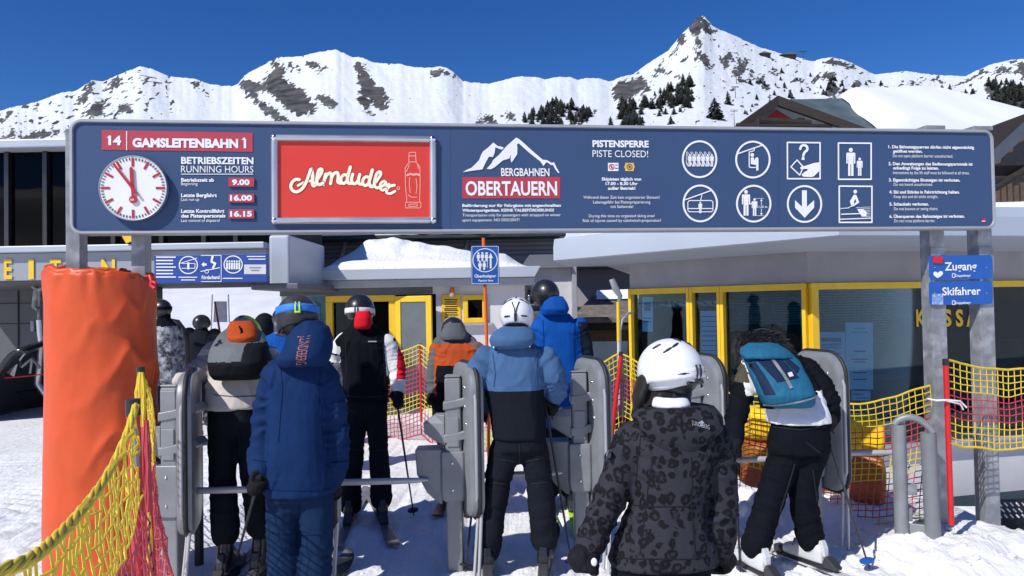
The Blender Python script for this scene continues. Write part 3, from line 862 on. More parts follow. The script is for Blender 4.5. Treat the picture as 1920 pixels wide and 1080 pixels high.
# ================================================================== rear station wing and control booth in the middle
D2 = 17.0
MT['wing_clad'] = mat('wing_cladding', C(128, 130, 136), .55, .1, var=.1, vs=1.5)
rw = thing('rear_wing', (P(790, 470, D2).x, D2, 0), 'dark grey rear station wing with snowy eaves above the booth canopy', 'station wing')
z0, z1 = 1.9, P(790, 452, D2).z
xa2, xb2 = P(540, 470, D2).x, P(1050, 470, D2).x
obj('wall', MB().box((xa2, D2, -.3), (xb2, D2 + 1.6, z1)), MT['wing_clad'], rw)
obj('roof', MB().box((xa2 - .2, D2 - .6, z1), (xb2 + .1, D2 + 1.8, z1 + .10)), MT['steel_dark'], rw, bevel=.02)
def snowcap(x0, x1, y0, y1, z, h, seed, nu=60, nv=14, lip=.12):
    def fn(u, v):
        x = lerp(x0, x1, u); y = lerp(y0, y1, v)
        e = min(1, u * 12, (1 - u) * 12) ; f = min(1, v * 5 + .0, (1 - v) * 5)
        n = noise.noise(Vector((x * 1.3, y * 1.3, seed))) ; m_ = noise.noise(Vector((x * 4, y * 3, seed)))
        hh = h * (.75 + .5 * n + .15 * m_) * math.sqrt(max(0, e)) * math.sqrt(max(0, f))
        return Vector((x, y - (lip * (.5 + .5 * n + .5 * m_) if v < .12 else 0), z + max(0.0, hh)))
    return MB().grid(fn, nu, nv)
obj('snow_cover', snowcap(xa2, xb2, D2 - .55, D2 + 1.7, z1 + .10, .13, 4), MT['snow_clean'], rw, smooth=180)
for px in (640, 750, 765, 868):
    a = P(px, 485, D2 - .35); b = P(px + 8, 452, D2 - .1)
    obj('strut', MB().tube([a, b], .05, 4), MT['galv'], rw)
for py in (458, 466, 474, 482):
    z = P(790, py, D2).z
    obj('batten', MB().box((xa2, D2 - .03, z), (xb2, D2 - .002, z + .035)), MT['clad_dark'], rw)

D3 = 12.4
cb = thing('control_booth', (P(760, 600, D3).x, D3 + 1, 0), 'pale control booth with yellow door, snow-laden canopy and yellow framed window', 'control booth')
zc0, zc1 = P(760, 523, D3).z, P(760, 503, D3).z
xa3, xb3 = P(545, 510, D3).x, P(1003, 510, D3).x
obj('canopy', MB().prism([(xa3, D3, zc0), (xb3, D3, zc0), (xb3 + .1, D3, zc1), (xa3 + .3, D3, zc1)], (0, 3.0, 0)), MT['clad'], cb, bevel=.01)
obj('soffit', MB().box((xa3 - .3, D3 + .12, zc0 - .13), (xb3, D3 + 3, zc0 - .003)), MT['alu_dull'], cb, bevel=.01)
def cansnow(u, v):
    x = lerp(xa3 + .35, xb3 - .05, u); y = lerp(D3 + .02, D3 + 2.8, v)
    px = 960 + x / D3 * F
    prof = .52 * ss(560, 680, px) * (1 - .55 * ss(690, 980, px)) + .04
    n = noise.noise(Vector((x * 1.2, y * 1.2, 3))); m_ = noise.noise(Vector((x * 4, y * 4, 8)))
    f = ss(-.02, .42, v)
    return Vector((x, y, zc1 - .004 + min(1, v * 40) * max(.0, prof * (.25 + .75 * f) * (1 + .25 * n + .10 * m_) * min(1, u * 14, (1 - u) * 8))))
obj('snow_cover', MB().grid(cansnow, 90, 40), MT['snow'], cb, smooth=180)
DW = 12.74
zw1 = zc0 - .1
xl, xr = P(528, 600, DW).x, P(985, 600, DW).x
# wall with openings: built as butted pieces
zs = P(760, 552, DW).z
wall = MB()
wall.box((xl, DW, zs), (xr, DW + .2, zw1))                       # band over door and windows
xd0, xd1, xw0, xw1 = (P(p, 600, DW).x for p in (612, 818, 872, 911))
zwn0, zwn1 = P(890, 602, DW).z, P(890, 556, DW).z
wall.box((xd1, DW, -.4), (xw0, DW + .2, zs)).box((xw1, DW, -.4), (xr, DW + .2, zs)).box((xw0, DW, -.4), (xw1, DW + .2, zwn0)).box((xw0, DW, zwn1), (xw1, DW + .2, zs))
wall.box((xl, DW, -.4), (P(538, 600, DW).x, DW + .2, zs))
obj('wall', wall, MT['plaster'], cb)
obj('shade_band', MB().box((xl - .02, DW - .02, zs + .004), (P(812, 600, DW).x, DW - .003, zw1)), MT['clad_dark'], cb)  # dark strip stands in for the canopy's shade on the wall
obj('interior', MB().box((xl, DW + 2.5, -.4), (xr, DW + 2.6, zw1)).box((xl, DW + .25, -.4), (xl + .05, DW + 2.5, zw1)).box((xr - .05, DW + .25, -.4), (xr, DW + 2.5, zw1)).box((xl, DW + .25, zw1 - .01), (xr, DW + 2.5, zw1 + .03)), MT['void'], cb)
obj('side_pane', MB().box((P(538, 600, DW).x, DW + .05, -.4), (P(606, 600, DW).x, DW + .07, zs)), MT['glass'], cb)
obj('pane_curtain', MB().box((P(538, 600, DW).x, DW + .25, -.4), (P(606, 600, DW).x, DW + .27, zs)), mat('curtain', C(190, 205, 205), .8, var=.1), cb)
def frame(mb, x0, x1, z0, z1, y, w, dep):
    mb.box((x0, y, z1 - w), (x1, y + dep, z1)).box((x0, y, z0), (x1, y + dep, z0 + w)).box((x0, y, z0 + w), (x0 + w, y + dep, z1 - w)).box((x1 - w, y, z0 + w), (x1, y + dep, z1 - w))
    return mb
mb = MB(); frame(mb, xd0, P(742, 600, DW).x, -.4, zs - .004, DW - .04, .11, .14)
x = P(628, 600, DW).x
obj('door_frame', mb, MT['yellow'], cb, bevel=.008)
obj('door_pane', MB().box((P(629, 600, DW).x, DW + .03, -.3), (P(698, 600, DW).x, DW + .05, zs - .11)), MT['glass'], cb)
A_, B_ = Vector((P(742, 600, DW).x, DW - .06, 0)), Vector((P(809, 600, DW - .25).x, DW - .28, 0))
def leaf(mb, A, B, z0, z1, w, dep):
    d = (B - A).normalized()
    mb.wall(A, A + d * w, z0, z1, dep); mb.wall(B - d * w, B, z0, z1, dep); mb.wall(A + d * w, B - d * w, z0, z0 + w, dep); mb.wall(A + d * w, B - d * w, z1 - w, z1, dep)
    return mb
dr = obj('door_leaf', leaf(MB(), A_, B_, -.25, zs - .03, .10, .05), MT['yellow'], cb, bevel=.006)
d_ = (B_ - A_).normalized()
obj('pane', MB().wall(A_ + d_ * .1 + Vector((0, .02, 0)), B_ - d_ * .1 + Vector((0, .02, 0)), -.15, zs - .13, .012), mat('door_glass', C(92, 100, 104), .12, var=.1), dr)
obj('handle', MB().tube([B_ + Vector((-.05, -.06, .95)), B_ + Vector((-.18, -.07, .95))], .012, 8), MT['alu_dull'], dr)
wf = obj('window', frame(MB(), xw0 - .03, xw1 + .03, zwn0 - .03, zwn1 + .03, DW - .05, .085, .12), MT['yellow'], cb, bevel=.008)
obj('pane', MB().box((xw0 + .05, DW + .02, zwn0 + .05), (xw1 - .05, DW + .035, zwn1 - .05)), MT['glass_dark'], wf)
obj('sill', MB().box((xw0 - .1, DW - .12, zwn0 - .075), (xw1 + .12, DW - .003, zwn0 - .033)), MT['alu_dull'], wf, bevel=.005)
# notice plate and beacon lamp
pl = Plane((0, DW - .02, 0), (1, 0, 0))
mb = MB(); pbox(mb, 828, 552, 864, 606, DW - .02, .018)
npn = obj('notice_plate', mb, MT['yellow'], cb, bevel=.005)
mb = MB()
for i in range(5): add_rect(mb, pl, 833 + (i % 2) * 2, 561 + i * 4.2, 858 - (i % 3), 563 + i * 4.2, .004)
for i in range(5): add_rect(mb, pl, 833 + (i % 3), 581 + i * 4.2, 859 - (i % 2) * 2, 583 + i * 4.2, .004)
obj('print', mb, MT['black'], npn)
c = P(848, 548, DW - .12)
bl = obj('beacon_lamp', MB().tube([c + Vector((0, 0, -.02)), c + Vector((0, 0, .05)), c + Vector((0, 0, .09))], [.045, .042, .02], 14), MT['orange_pole'], cb, smooth=50)
obj('bracket', MB().tube([c + Vector((0, 0, -.07)), c + Vector((0, 0, -.02))], .05, 12).box((c.x - .015, c.y, c.z - .06), (c.x + .015, DW - .01, c.z - .03)), MT['alu_dull'], bl, smooth=50)
obj('floodlight', MB().box(tuple(P(604, 545, DW - .3)), tuple(P(616, 538, DW - .15))).tube([P(608, 540, DW - .2), P(612, 530, DW - .05)], .015, 6), MT['steel_dark'], cb)

# grey block right of the booth
gb = thing('grey_annex', (P(1030, 600, 14.6).x, 14.6, 0), 'grey annex block with small dark window behind the royal blue jacket', 'annex')
xg0, xg1 = P(985, 560, 14.6).x, P(1072, 560, 14.6).x; zg = P(1030, 503, 14.6).z
obj('wall', MB().box((xg0, 14.6, -.6), (xg1, 15.6, zg)), MT['plaster'], gb)
obj('roof', MB().prism([(xg0 - .1, 14.4, zg), (xg1, 14.4, zg), (xg1, 14.7, zg + .28), (xg0 + .1, 14.7, zg + .28)], (0, 1.0, 0)), MT['clad_dark'], gb, bevel=.01)
obj('downpipe', MB().box((xg1 + .004, 14.5, -.6), (xg1 + .1, 14.62, zg + .1)), MT['alu_dull'], gb, bevel=.01)
wx0, wx1 = P(990, 560, 14.6).x, P(1012, 560, 14.6).x; wz0, wz1 = P(1000, 583, 14.6).z, P(1000, 543, 14.6).z
wn_ = obj('window', frame(MB(), wx0, wx1, wz0, wz1, 14.55, .05, .045), MT['steel_dark'], gb)
obj('pane', MB().box((wx0 + .05, 14.57, wz0 + .05), (wx1 - .05, 14.58, wz1 - .05)), mat('dark_pane', C(40, 56, 58), .1, var=.1), wn_)
obj('sill', MB().box((wx0 - .03, 14.5, wz0 - .05), (wx1 + .03, 14.597, wz0 - .004)), MT['white'], wn_)

# alley behind: side wall, shingled hut
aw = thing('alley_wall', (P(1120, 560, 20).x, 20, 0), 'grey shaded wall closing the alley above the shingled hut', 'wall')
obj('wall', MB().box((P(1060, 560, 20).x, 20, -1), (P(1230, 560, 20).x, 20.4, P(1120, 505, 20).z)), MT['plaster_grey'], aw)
obj('roof_edge', MB().box((P(1060, 560, 20).x, 19.2, P(1120, 505, 20).z), (P(1230, 560, 20).x, 20.4, P(1120, 497, 20).z)), MT['steel_dark'], aw)
obj('snow_cover', snowcap(P(1075, 560, 19.3).x, P(1230, 560, 19.3).x, 18.7, 20.6, P(1120, 497, 20).z + .004, .3, 9, 30, 12), MT['snow_clean'], aw, smooth=180)
ht = thing('shingled_hut', (P(1150, 600, 17).x, 17, -.6), 'small board hut with grey shingle roof beside yellow framed hall', 'hut')
hx0, hx1 = P(1095, 600, 17).x, P(1215, 600, 17).x
zr0, zr1 = P(1140, 597, 16.6).z, P(1140, 553, 18).z
obj('roof', MB().prism([(hx0 - .35, 16.5, zr0), (hx1, 16.5, zr0), (hx1, 18.3, zr1), (hx0 + .35, 18.3, zr1)], (0, 0, -.09)), MT['shingle'], ht)
obj('boards', MB().box((hx0, 17, P(1140, 645, 17).z), (hx1, 18.6, zr0 + .1)), MT['wood'], ht)
obj('eave_board', MB().box((hx0 - .3, 16.55, zr0 - .26), (hx1, 16.62, zr0 - .1)), MT['wood_dark'], ht)
obj('lower_wall', MB().box((hx0 + .05, 17.05, -1.2), (hx1, 18.5, P(1140, 645, 17).z - .004)), MT['clad_dark'], ht)
obj('wind_pane', MB().box((P(1111, 690, 16.2).x, 16.2, -.8), (P(1178, 690, 16.2).x, 16.22, P(1140, 640, 16.2).z)), mat('pale_pane', C(165, 190, 205), .08, var=.12, vs=2), ht)
obj('ridge_snow', MB().prism([(hx0 + .4, 17.8, zr1 - .1), (hx1, 17.8, zr1 - .1), (hx1, 18.3, zr1 + .14), (hx0 + .5, 18.3, zr1 + .12)], (0, .4, 0)), MT['snow_clean'], ht)

# ================================================================== ticket hall (KASSA)
Lp = Vector((P(1181, 540, 12.2).x, 12.2)); Cp = Vector((P(1515, 540, 9.9).x, 9.9)); Rp = Vector((P(2080, 540, 11.1).x, 11.1))
kh = thing('ticket_hall', (Cp.x, Cp.y, -1.1), 'grey ticket hall with yellow window frames and flat overhanging roof', 'ticket hall')
ZB, ZT = -1.1, P(1515, 530, 9.9).z        # ZT: top of the yellow frames
ZS = P(1690, 832, 10.4).z                  # sill line
ZW = P(1515, 472, 9.9).z                   # underside of roof
def seg(A, B, a, b):                        # sub-segment of A->B between parameters
    A = Vector((A[0], A[1])); B = Vector((B[0], B[1])); return A.lerp(B, a), A.lerp(B, b)
def tpx(A, B, px):
    """parameter along A->B where the bearing of px crosses it"""
    r = ray(px, 560); dx, dy = r.x, r.y
    e = B - A
    return (A.x * dy - A.y * dx) / (e.y * dx - e.x * dy) 
def kwall(mb, A, B, z0, z1, th, back=0.0, mi=0):
    """slab along A->B, th thick, pushed back metres behind the facade line"""
    A = Vector((A[0], A[1])); B = Vector((B[0], B[1])); e = (B - A).normalized(); n = Vector((-e.y, e.x))
    A = A + n * back; B = B + n * back
    return mb.wall(A, B, z0, z1, th, mi)
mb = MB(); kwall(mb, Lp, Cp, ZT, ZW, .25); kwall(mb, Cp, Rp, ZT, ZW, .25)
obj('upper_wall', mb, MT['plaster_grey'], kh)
mb = MB(); kwall(mb, Lp, Cp, ZB - .2, ZS, .25); kwall(mb, Cp, Rp, ZB - .2, ZS, .25)
obj('base_wall', mb, MT['plaster'], kh)
mb = MB(); kwall(mb, Cp, Rp, ZS, ZS + .05, .4, -.14); obj('counter_ledge', mb, MT['alu_dull'], kh, bevel=.01)
# windows: each a frame with its pane
def kwin(A, B, px0, px1, fw, z0=ZS + .055, z1=ZT - .004, blind=0.0, wframe=None):
    a, b = tpx(A, B, px0), tpx(A, B, px1)
    p, q = seg(A, B, a, b); e = (q - p).normalized(); wf_ = wframe or fw
    m_ = MB()
    kwall(m_, p, p + e * wf_, z0, z1, .12, -.05); kwall(m_, q - e * wf_, q, z0, z1, .12, -.05)
    kwall(m_, p + e * wf_, q - e * wf_, z1 - .09, z1, .12, -.05)
    w_ = obj('window', m_, MT['yellow'], kh, bevel=.008)
    m_ = MB(); kwall(m_, p + e * wf_, q - e * wf_, z0, z0 + .08, .12, -.04); obj('bottom_rail', m_, MT['steel_dark'], w_)
    m_ = MB(); kwall(m_, p + e * wf_, q - e * wf_, z0 + .08, z1 - .09, .012, .03); obj('pane', m_, MT['glass'], w_)
    if blind:
        m_ = MB(); z = z1 - .1
        while z > z1 - .1 - blind:
            kwall(m_, p + e * wf_, q - e * wf_, z - .026, z, .004, .16 + .0); z -= .036
        obj('blind', m_, MT['blind'], w_)
    return p, q, e
kwin(Lp, Cp, 1181, 1295, .055, blind=0)
kwin(Lp, Cp, 1295.5, 1352, .05, blind=0)
kwin(Lp, Cp, 1352.5, 1513, .06, blind=.45, wframe=.055)
kwin(Cp, Rp, 1517.5, 1985, .20, blind=1.25, wframe=.11)
# roof: bevelled overhanging slab
def roof_poly(o):
    T = Vector((P(1075 - 36 * o, 470, 12.9 - .3 * o).x, 12.9 - .3 * o)); Cc = Vector((lerp(Cp.x, P(1571, 470, 8.6).x, o), 9.9 - 1.3 * o)); Rr = Vector((Rp.x + .5, Rp.y - 1.25 * o))
    return [T, Cc, Rr, Vector((Rp.x + .5, 17.4)), Vector((P(1190, 560, 17.4).x - .15 * o, 17.4)), Vector((Lp.x - .5 * o, 12.9))]
def rring(o, z): return [Vector((p.x, p.y, z)) for p in roof_poly(o)]
obj('roof', MB().loft([rring(.25, ZW), rring(1.0, ZW + .08), rring(1.04, ZW + .10), rring(1.04, ZW + .33), rring(.98, ZW + .46)]), mat('roof_sheet', C(176, 184, 196), .45, .1, var=.04, vs=1.0), kh, smooth=20)
def kroofsnow(u, v):
    a = Vector((P(1300, 400, 11.6).x, 11.0)).lerp(Vector((Rp.x + .4, Rp.y - .75)), u); b = Vector((lerp(3.0, Rp.x + .4, u), 17.0))
    q = a.lerp(b, v)
    h = .30 * min(1, v * 14) ** .5 * min(1, u * 6) ** .5
    return Vector((q.x, q.y, ZW + .462 + max(0, h * (1 + .2 * noise.noise(Vector((q.x, q.y, 1)))))))
obj('snow_cover', MB().grid(kroofsnow, 50, 40), MT['snow_clean'], kh, smooth=180)
# interior
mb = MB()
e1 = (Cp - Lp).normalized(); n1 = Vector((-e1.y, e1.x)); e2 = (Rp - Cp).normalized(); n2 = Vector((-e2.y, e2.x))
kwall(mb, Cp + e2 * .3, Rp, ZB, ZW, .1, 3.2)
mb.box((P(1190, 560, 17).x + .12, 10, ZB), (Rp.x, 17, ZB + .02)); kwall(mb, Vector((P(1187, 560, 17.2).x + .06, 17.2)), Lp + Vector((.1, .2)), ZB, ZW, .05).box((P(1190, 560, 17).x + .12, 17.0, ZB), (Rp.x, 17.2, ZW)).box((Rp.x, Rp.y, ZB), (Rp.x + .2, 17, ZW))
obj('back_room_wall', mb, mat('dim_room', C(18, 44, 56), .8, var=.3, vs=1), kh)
mb = MB(); kwall(mb, Vector((P(1187, 560, 17.2).x, 17.2)), Lp + Vector((.02, .06)), ZB - .1, ZW, .05); obj('side_wall', mb, MT['plaster_grey'], kh)
mb = MB(); kwall(mb, Cp + e2 * .6, Rp, ZB, ZS + .25, .5, .6); obj('desk', mb, MT['clad_dark'], kh)
# letters on the glass
plk = Plane((Cp.x, Cp.y, 0), (e2.x, e2.y, 0))
mb = MB()
for ch_, x0, x1 in (('K', 1721, 1738), ('A', 1743, 1762), ('S', 1772, 1787), ('S', 1795, 1809), ('A', 1815, 1833), ('I', 1856, 1862)):
    add_text(mb, plk, ch_, x0, x1, 611, 32, .0, .035)
mb.v = [v + Vector((n2.x, n2.y, 0)) * .024 for v in mb.v]
obj('lettering', mb, MT['yellow'], kh)
# notices behind the panes
plp = Plane((Cp.x, Cp.y, 0), (e2.x, e2.y, 0)); 
def notice(pl_, x0, y0, x1, y1, lab, bars, back=.07, head=None):
    m_ = MB(); add_rect(m_, pl_, x0, y0, x1, y1, 0)
    nn = -pl_.N
    m_.v = [v + nn * back for v in m_.v]
    b0 = sum(m_.v, Vector()) / len(m_.v)
    t_ = thing('notice_sheet', b0, lab, 'notice')
    o_ = obj('sheet', m_, MT['paper'], t_); s_ = o_.modifiers.new('solid', 'SOLIDIFY'); s_.thickness = .003
    m_ = MB()
    for (a, b, c_, d_) in bars: add_rect(m_, pl_, lerp(x0, x1, a), lerp(y0, y1, b), lerp(x0, x1, c_), lerp(y0, y1, d_), 0)
    if head: add_text(m_, pl_, head, lerp(x0, x1, .14), lerp(x0, x1, .86), lerp(y0, y1, .32), (y1 - y0) * .05, 0, .02)
    m_.v = [v + nn * (back - .006) for v in m_.v]
    obj('print', m_, MT['deep_blue_sign'], t_)
notice(plp, 1537, 623, 1591, 705, 'pale blue notice with dark heading in ticket hall window', [(.15, .13, .85, .22), (.14, .35, .86, .37)] + [(.12, .48 + i * .12, .88, .495 + i * .12) for i in range(4)], head='ONLINESHOP')
notice(plp, 1592, 605, 1644, 731, 'tall pale blue notice beside the heading notice in ticket hall', [(.3, .08, .7, .09), (.2, .14, .8, .15), (.3, .42, .7, .44), (.2, .54, .8, .56), (.3, .58, .7, .6), (.1, .68, .95, .685), (.25, .74, .75, .76), (.25, .84, .75, .86)])
notice(plp, 1603, 734, 1639, 752, 'small notice under the tall pale blue one', [(.1, .3, .6, .4), (.2, .7, .9, .8)])
notice(plp, 1872, 636, 1925, 702, 'pale blue poster with dark square in right ticket hall window', [(.06, .06, .68, .42), (.75, .06, .77, .95)])
pl1 = Plane((Lp.x, Lp.y, 0), (e1.x, e1.y, 0))
notice(pl1, 1199, 557, 1219, 622, 'narrow pale notice in leftmost pane of ticket hall', [(.2, .15, .8, .4), (.1, .6, .9, .63), (.1, .7, .9, .73)])
notice(pl1, 1308, 583, 1344, 684, 'long pale notice in narrow middle pane of ticket hall', [(.1, .1 + .09 * i, .9, .115 + .09 * i) for i in range(9)])
# lettered name board set just behind the left panes
hb = thing('name_board', (P(1280, 570, 12.0).x, 12.0, 0), 'dark board lettered HAUS CHRISTOPHORUS behind left panes of ticket hall', 'name board')
nb = Vector((n1.x, n1.y, 0)) * .30; mb = MB(); add_rect(mb, pl1, 1228, 560, 1349, 579, 0); mb.v = [v + nb for v in mb.v]; o_ = obj('panel', mb, MT['steel_dark'], hb); o_.modifiers.new('solid', 'SOLIDIFY').thickness = .02
plh = Plane(pl1.O + nb, pl1.U); mb = MB(); add_text(mb, plh, 'HAUS CHRISTOPHORUS', 1234, 1346, 574.5, 9, .006, .02)
add_stroke(mb, plh, [(1230, 562), (1230, 577)], 1, .006)
obj('lettering', mb, MT['white'], hb)
rb = thing('red_board', (P(1430, 575, 14.2).x, 14.2, 0), 'dark red name board dimly seen through third pane of ticket hall', 'name board')
mb = MB(); pbox(mb, 1386, 563, 1470, 580, 14.2, .05); obj('panel', mb, mat('dark_red', C(110, 30, 40), .5), rb)
plh = Plane((0, 14.2, 0), (1, 0, 0)); mb = MB(); add_text(mb, plh, 'BAR', 1402, 1466, 577, 11, .006, .03); obj('lettering', mb, MT['plaster'], rb)

# perforated metal steps at the far right
gs = thing('grating_step', (P(1905, 960, 5.6).x, 5.6, -.2), 'black perforated metal step below snow edge at right margin', 'step')
A_ = P(1866, 938, 5.9); 
def pstep():
    m_ = MB(); o = G(1866, 990, 0.0)
    return m_
mb = MB(); x0, x1 = P(1868, 950, 5.55).x, P(2010, 950, 5.55).x
zt_, zb_ = P(1890, 941, 5.55).z, P(1890, 992, 5.55).z - .1
mb.box((x0, 5.6, zb_), (x1, 5.63, zt_))
obj('riser', mb, MT['black'], gs, bevel=.004)
mb = MB(); pls = Plane((0, 5.6, 0), (1, 0, 0))
for r in range(3):
    for k in range(14):
        x = 1874 + k * 11 + (r % 2) * 5; y = 946 + r * 11
        add_stroke(mb, pls, [(x - 2, y - 3), (x + 3, y + 2)], 3.0, .004)
obj('slot', mb, MT['snow'], gs)

# ================================================================== chalets behind
A0 = P(1455, 187, 40); E1 = P(1368, 252, 40); E2 = P(1645, 258, 38.2); B0 = P(1760, 180, 52); Eend = P(2060, 262, 50)
cl = thing('chalet', (A0.x, A0.y, 0), 'dark timber chalet with red gable, slate roof and deep snow behind sign', 'chalet')
def sub(a, b, t): return a.lerp(b, t)
dwn = Vector((0, 0, -.35))
obj('roof', MB().prism([E2, Eend, B0, A0], (0, 0, -.25)).prism([A0, B0, E1 + (B0 - A0), E1], (0, 0, -.25)), MT['slate'], cl)
up_ = Vector((0, -.25, 0))
obj('bargeboard', MB().prism([A0 + Vector((0, -.3, .15)), E1 + Vector((-.2, -.3, .1)), E1 + Vector((-.2, -.3, -.32)), A0 + Vector((0, -.3, -.38))], (0, .25, 0)).prism([A0 + Vector((0.01, -.3, .15)), A0 + Vector((0.01, -.3, -.38)), E2 + Vector((.2, -.3, -.32)), E2 + Vector((.2, -.3, .1))], (0, .25, 0)), MT['wood_dark'], cl)
gA = A0 + Vector((0, .5, -.3)); g1 = E1 + Vector((.5, .5, -.3)); g2 = E2 + Vector((-.8, 1.6, -.3))
obj('gable_wall', MB().prism([gA, g1, g1 + Vector((0, 0, -8)), g2 + Vector((0, 0, -8)), g2], (0, .3, 0)), MT['barn_red'], cl)
mb = MB()
for k, (x, y0, y1) in enumerate(((1422, 222, 260), (1497, 222, 260), (1504, 222, 260))): mb.tube([P(x, y0, 39.3), P(x, y1, 39.3)], .14, 8)
mb.tube([P(1380, 236, 39.4), P(1560, 236, 39.0)], .12, 8)
mb.tube([P(1420, 226, 39.4), P(1520, 232, 39.2)], .2, 8)
obj('timber', mb, MT['wood_dark'], cl)
def csnow(u, v):
    # v: 0 at the eave, 1 at the ridge; the left edge has slid to the right lower down
    e0 = sub(E2, Eend, lerp(.02, 1, u)); r0 = sub(A0, B0, lerp(.34 - .0 * v, 1, u))
    q = e0.lerp(r0, v)
    h = .75 * min(1, u * 9) ** .5 * min(1, (v + .02) * 6) ** .5 * (1 - .25 * v)
    n = noise.noise(Vector((q.x * .25, q.y * .25, 2))) ; m_ = noise.noise(Vector((v * 2.6, 3, u * 2)))
    q = q + Vector((.5 * m_ * (1 - min(1, u * 3)), 0, 0))
    return q + Vector((0, -.1, .05 + max(0, h * (1 + .25 * n))))
obj('snow_cover', MB().grid(csnow, 60, 30), MT['snow_clean'], cl, smooth=180)
wc = thing('timber_shelter', (P(1905, 300, 24).x, 24, 0), 'open timber shelter with dark sloping roof at right picture edge', 'shelter')
a, b = P(1845, 302, 24), P(1960, 196, 24)
obj('bargeboard', MB().prism([a, b, b + Vector((0, 0, -.42)), a + Vector((0, 0, -.42))], (0, .2, 0)), mat('grey_fascia', C(78, 84, 92), .5, .1), wc)
obj('roof', MB().prism([a + Vector((0, .2, -.05)), b + Vector((0, .2, -.05)), b + Vector((0, .2, -.25)), a + Vector((0, .2, -.25))], (0, 7, 0)), MT['wood_dark'], wc)
mb = MB()
for k in range(5):
    p_ = a.lerp(b, .12 + .2 * k) + Vector((0, .3, -.5)); mb.tube([p_, p_ + Vector((0, 6, 0))], .11, 8)
obj('rafter', mb, MT['wood'], wc)
obj('tie_beam', MB().box(tuple(P(1858, 330, 24.5)), tuple(P(2000, 312, 24.9))).tube([P(1866, 352, 24.4), P(1925, 318, 24.4)], .13, 8), MT['wood_dark'], wc)
obj('back_wall', MB().box(tuple(P(1840, 380, 29)), tuple(P(2060, 262, 29.3))), MT['void'], wc)
mb = MB()
for k in range(7): p_ = P(1866 + k * 12, 366, 26); mb.box((p_.x, 26, p_.z - .3), (p_.x + .16, 26.1, p_.z + .35 + .1 * (k % 3)))
obj('hanging_goods', mb, MT['wood'], wc)
# low building at the head of the snow slope
lb = thing('far_house', (P(400, 545, 70).x, 70, 3), 'pale beige and pink house just showing above the far snow slope', 'house')
mb = MB(); pbox(mb, 342, 500, 372, 556, 70, 8); obj('pink_wall', mb, mat('pink_render', C(222, 178, 160), .8), lb)
mb = MB(); pbox(mb, 372.2, 500, 540, 556, 70, 8); obj('wall', mb, MT['plaster'], lb)
obj('roof', MB().box(tuple(P(330, 501, 69)), tuple(P(560, 492, 80))), MT['slate'], lb)
mb = MB(); pbox(mb, 404, 528, 420, 545, 69.9, .05); obj('window', mb, MT['clad_dark'], lb)
# ================================================================== overhead sign
SA = P(131, 222, 4.45); SB = P(1861, 250, 5.20)
SU = Vector((SB.x - SA.x, SB.y - SA.y, 0)).normalized()
PL = Plane(Vector((SA.x, SA.y, 0)), SU)
uA, vA1 = PL.uv(131, 223); _, vA0 = PL.uv(134, 440)
uB, _ = PL.uv(1861, 250)
v0, v1 = vA0, vA1
sg = thing('overhead_sign', (PL.at((uA + uB) / 2, 0)), 'wide blue overhead lift sign with clock, red advert and pictograms on galvanised posts', 'overhead sign')
def rrect(u0, v0_, u1, v1_, r, n, k=6):
    pts = []
    for cx, cy, a0 in ((u1 - r, v1_ - r, 0), (u0 + r, v1_ - r, 90), (u0 + r, v0_ + r, 180), (u1 - r, v0_ + r, 270)):
        for i in range(k + 1):
            a = R_(a0 + 90 * i / k); pts.append((cx + r * math.cos(a), cy + r * math.sin(a)))
    return [PL.at(u, v, n) for u, v in pts]
# back box and frame moulding
fr = .021
mb = MB()
rings = [rrect(uA, v0, uB, v1, .07, -.10), rrect(uA, v0, uB, v1, .07, .008), rrect(uA + .006, v0 + .006, uB - .006, v1 - .006, .066, .014), rrect(uA + fr - .004, v0 + fr - .004, uB - fr + .004, v1 - fr + .004, .05, .014), rrect(uA + fr, v0 + fr, uB - fr, v1 - fr, .048, .002)]
mb.loft(rings, cap=False)
obj('frame', mb, MT['alu_dull'], sg, smooth=35)
mb = MB(); mb.prism(rrect(uA + fr, v0 + fr, uB - fr, v1 - fr, .048, 0.0), PL.N * -.06)
mb2 = MB(); mb2.prism(rrect(uA + .002, v0 + .002, uB - .002, v1 - .002, .068, -.066), PL.N * -.034)
obj('panel', mb, MT['sign_blue'], sg)
obj('back_sheet', mb2, MT['alu_dull'], sg)
mb = MB()
for px in (844, 1460): add_rect(mb, PL, px - .6, 240, px + .6, 434, .0015)
obj('seam', mb, mat('seam_blue', C(54, 76, 114), .6), sg)  # thin blue line along each panel joint
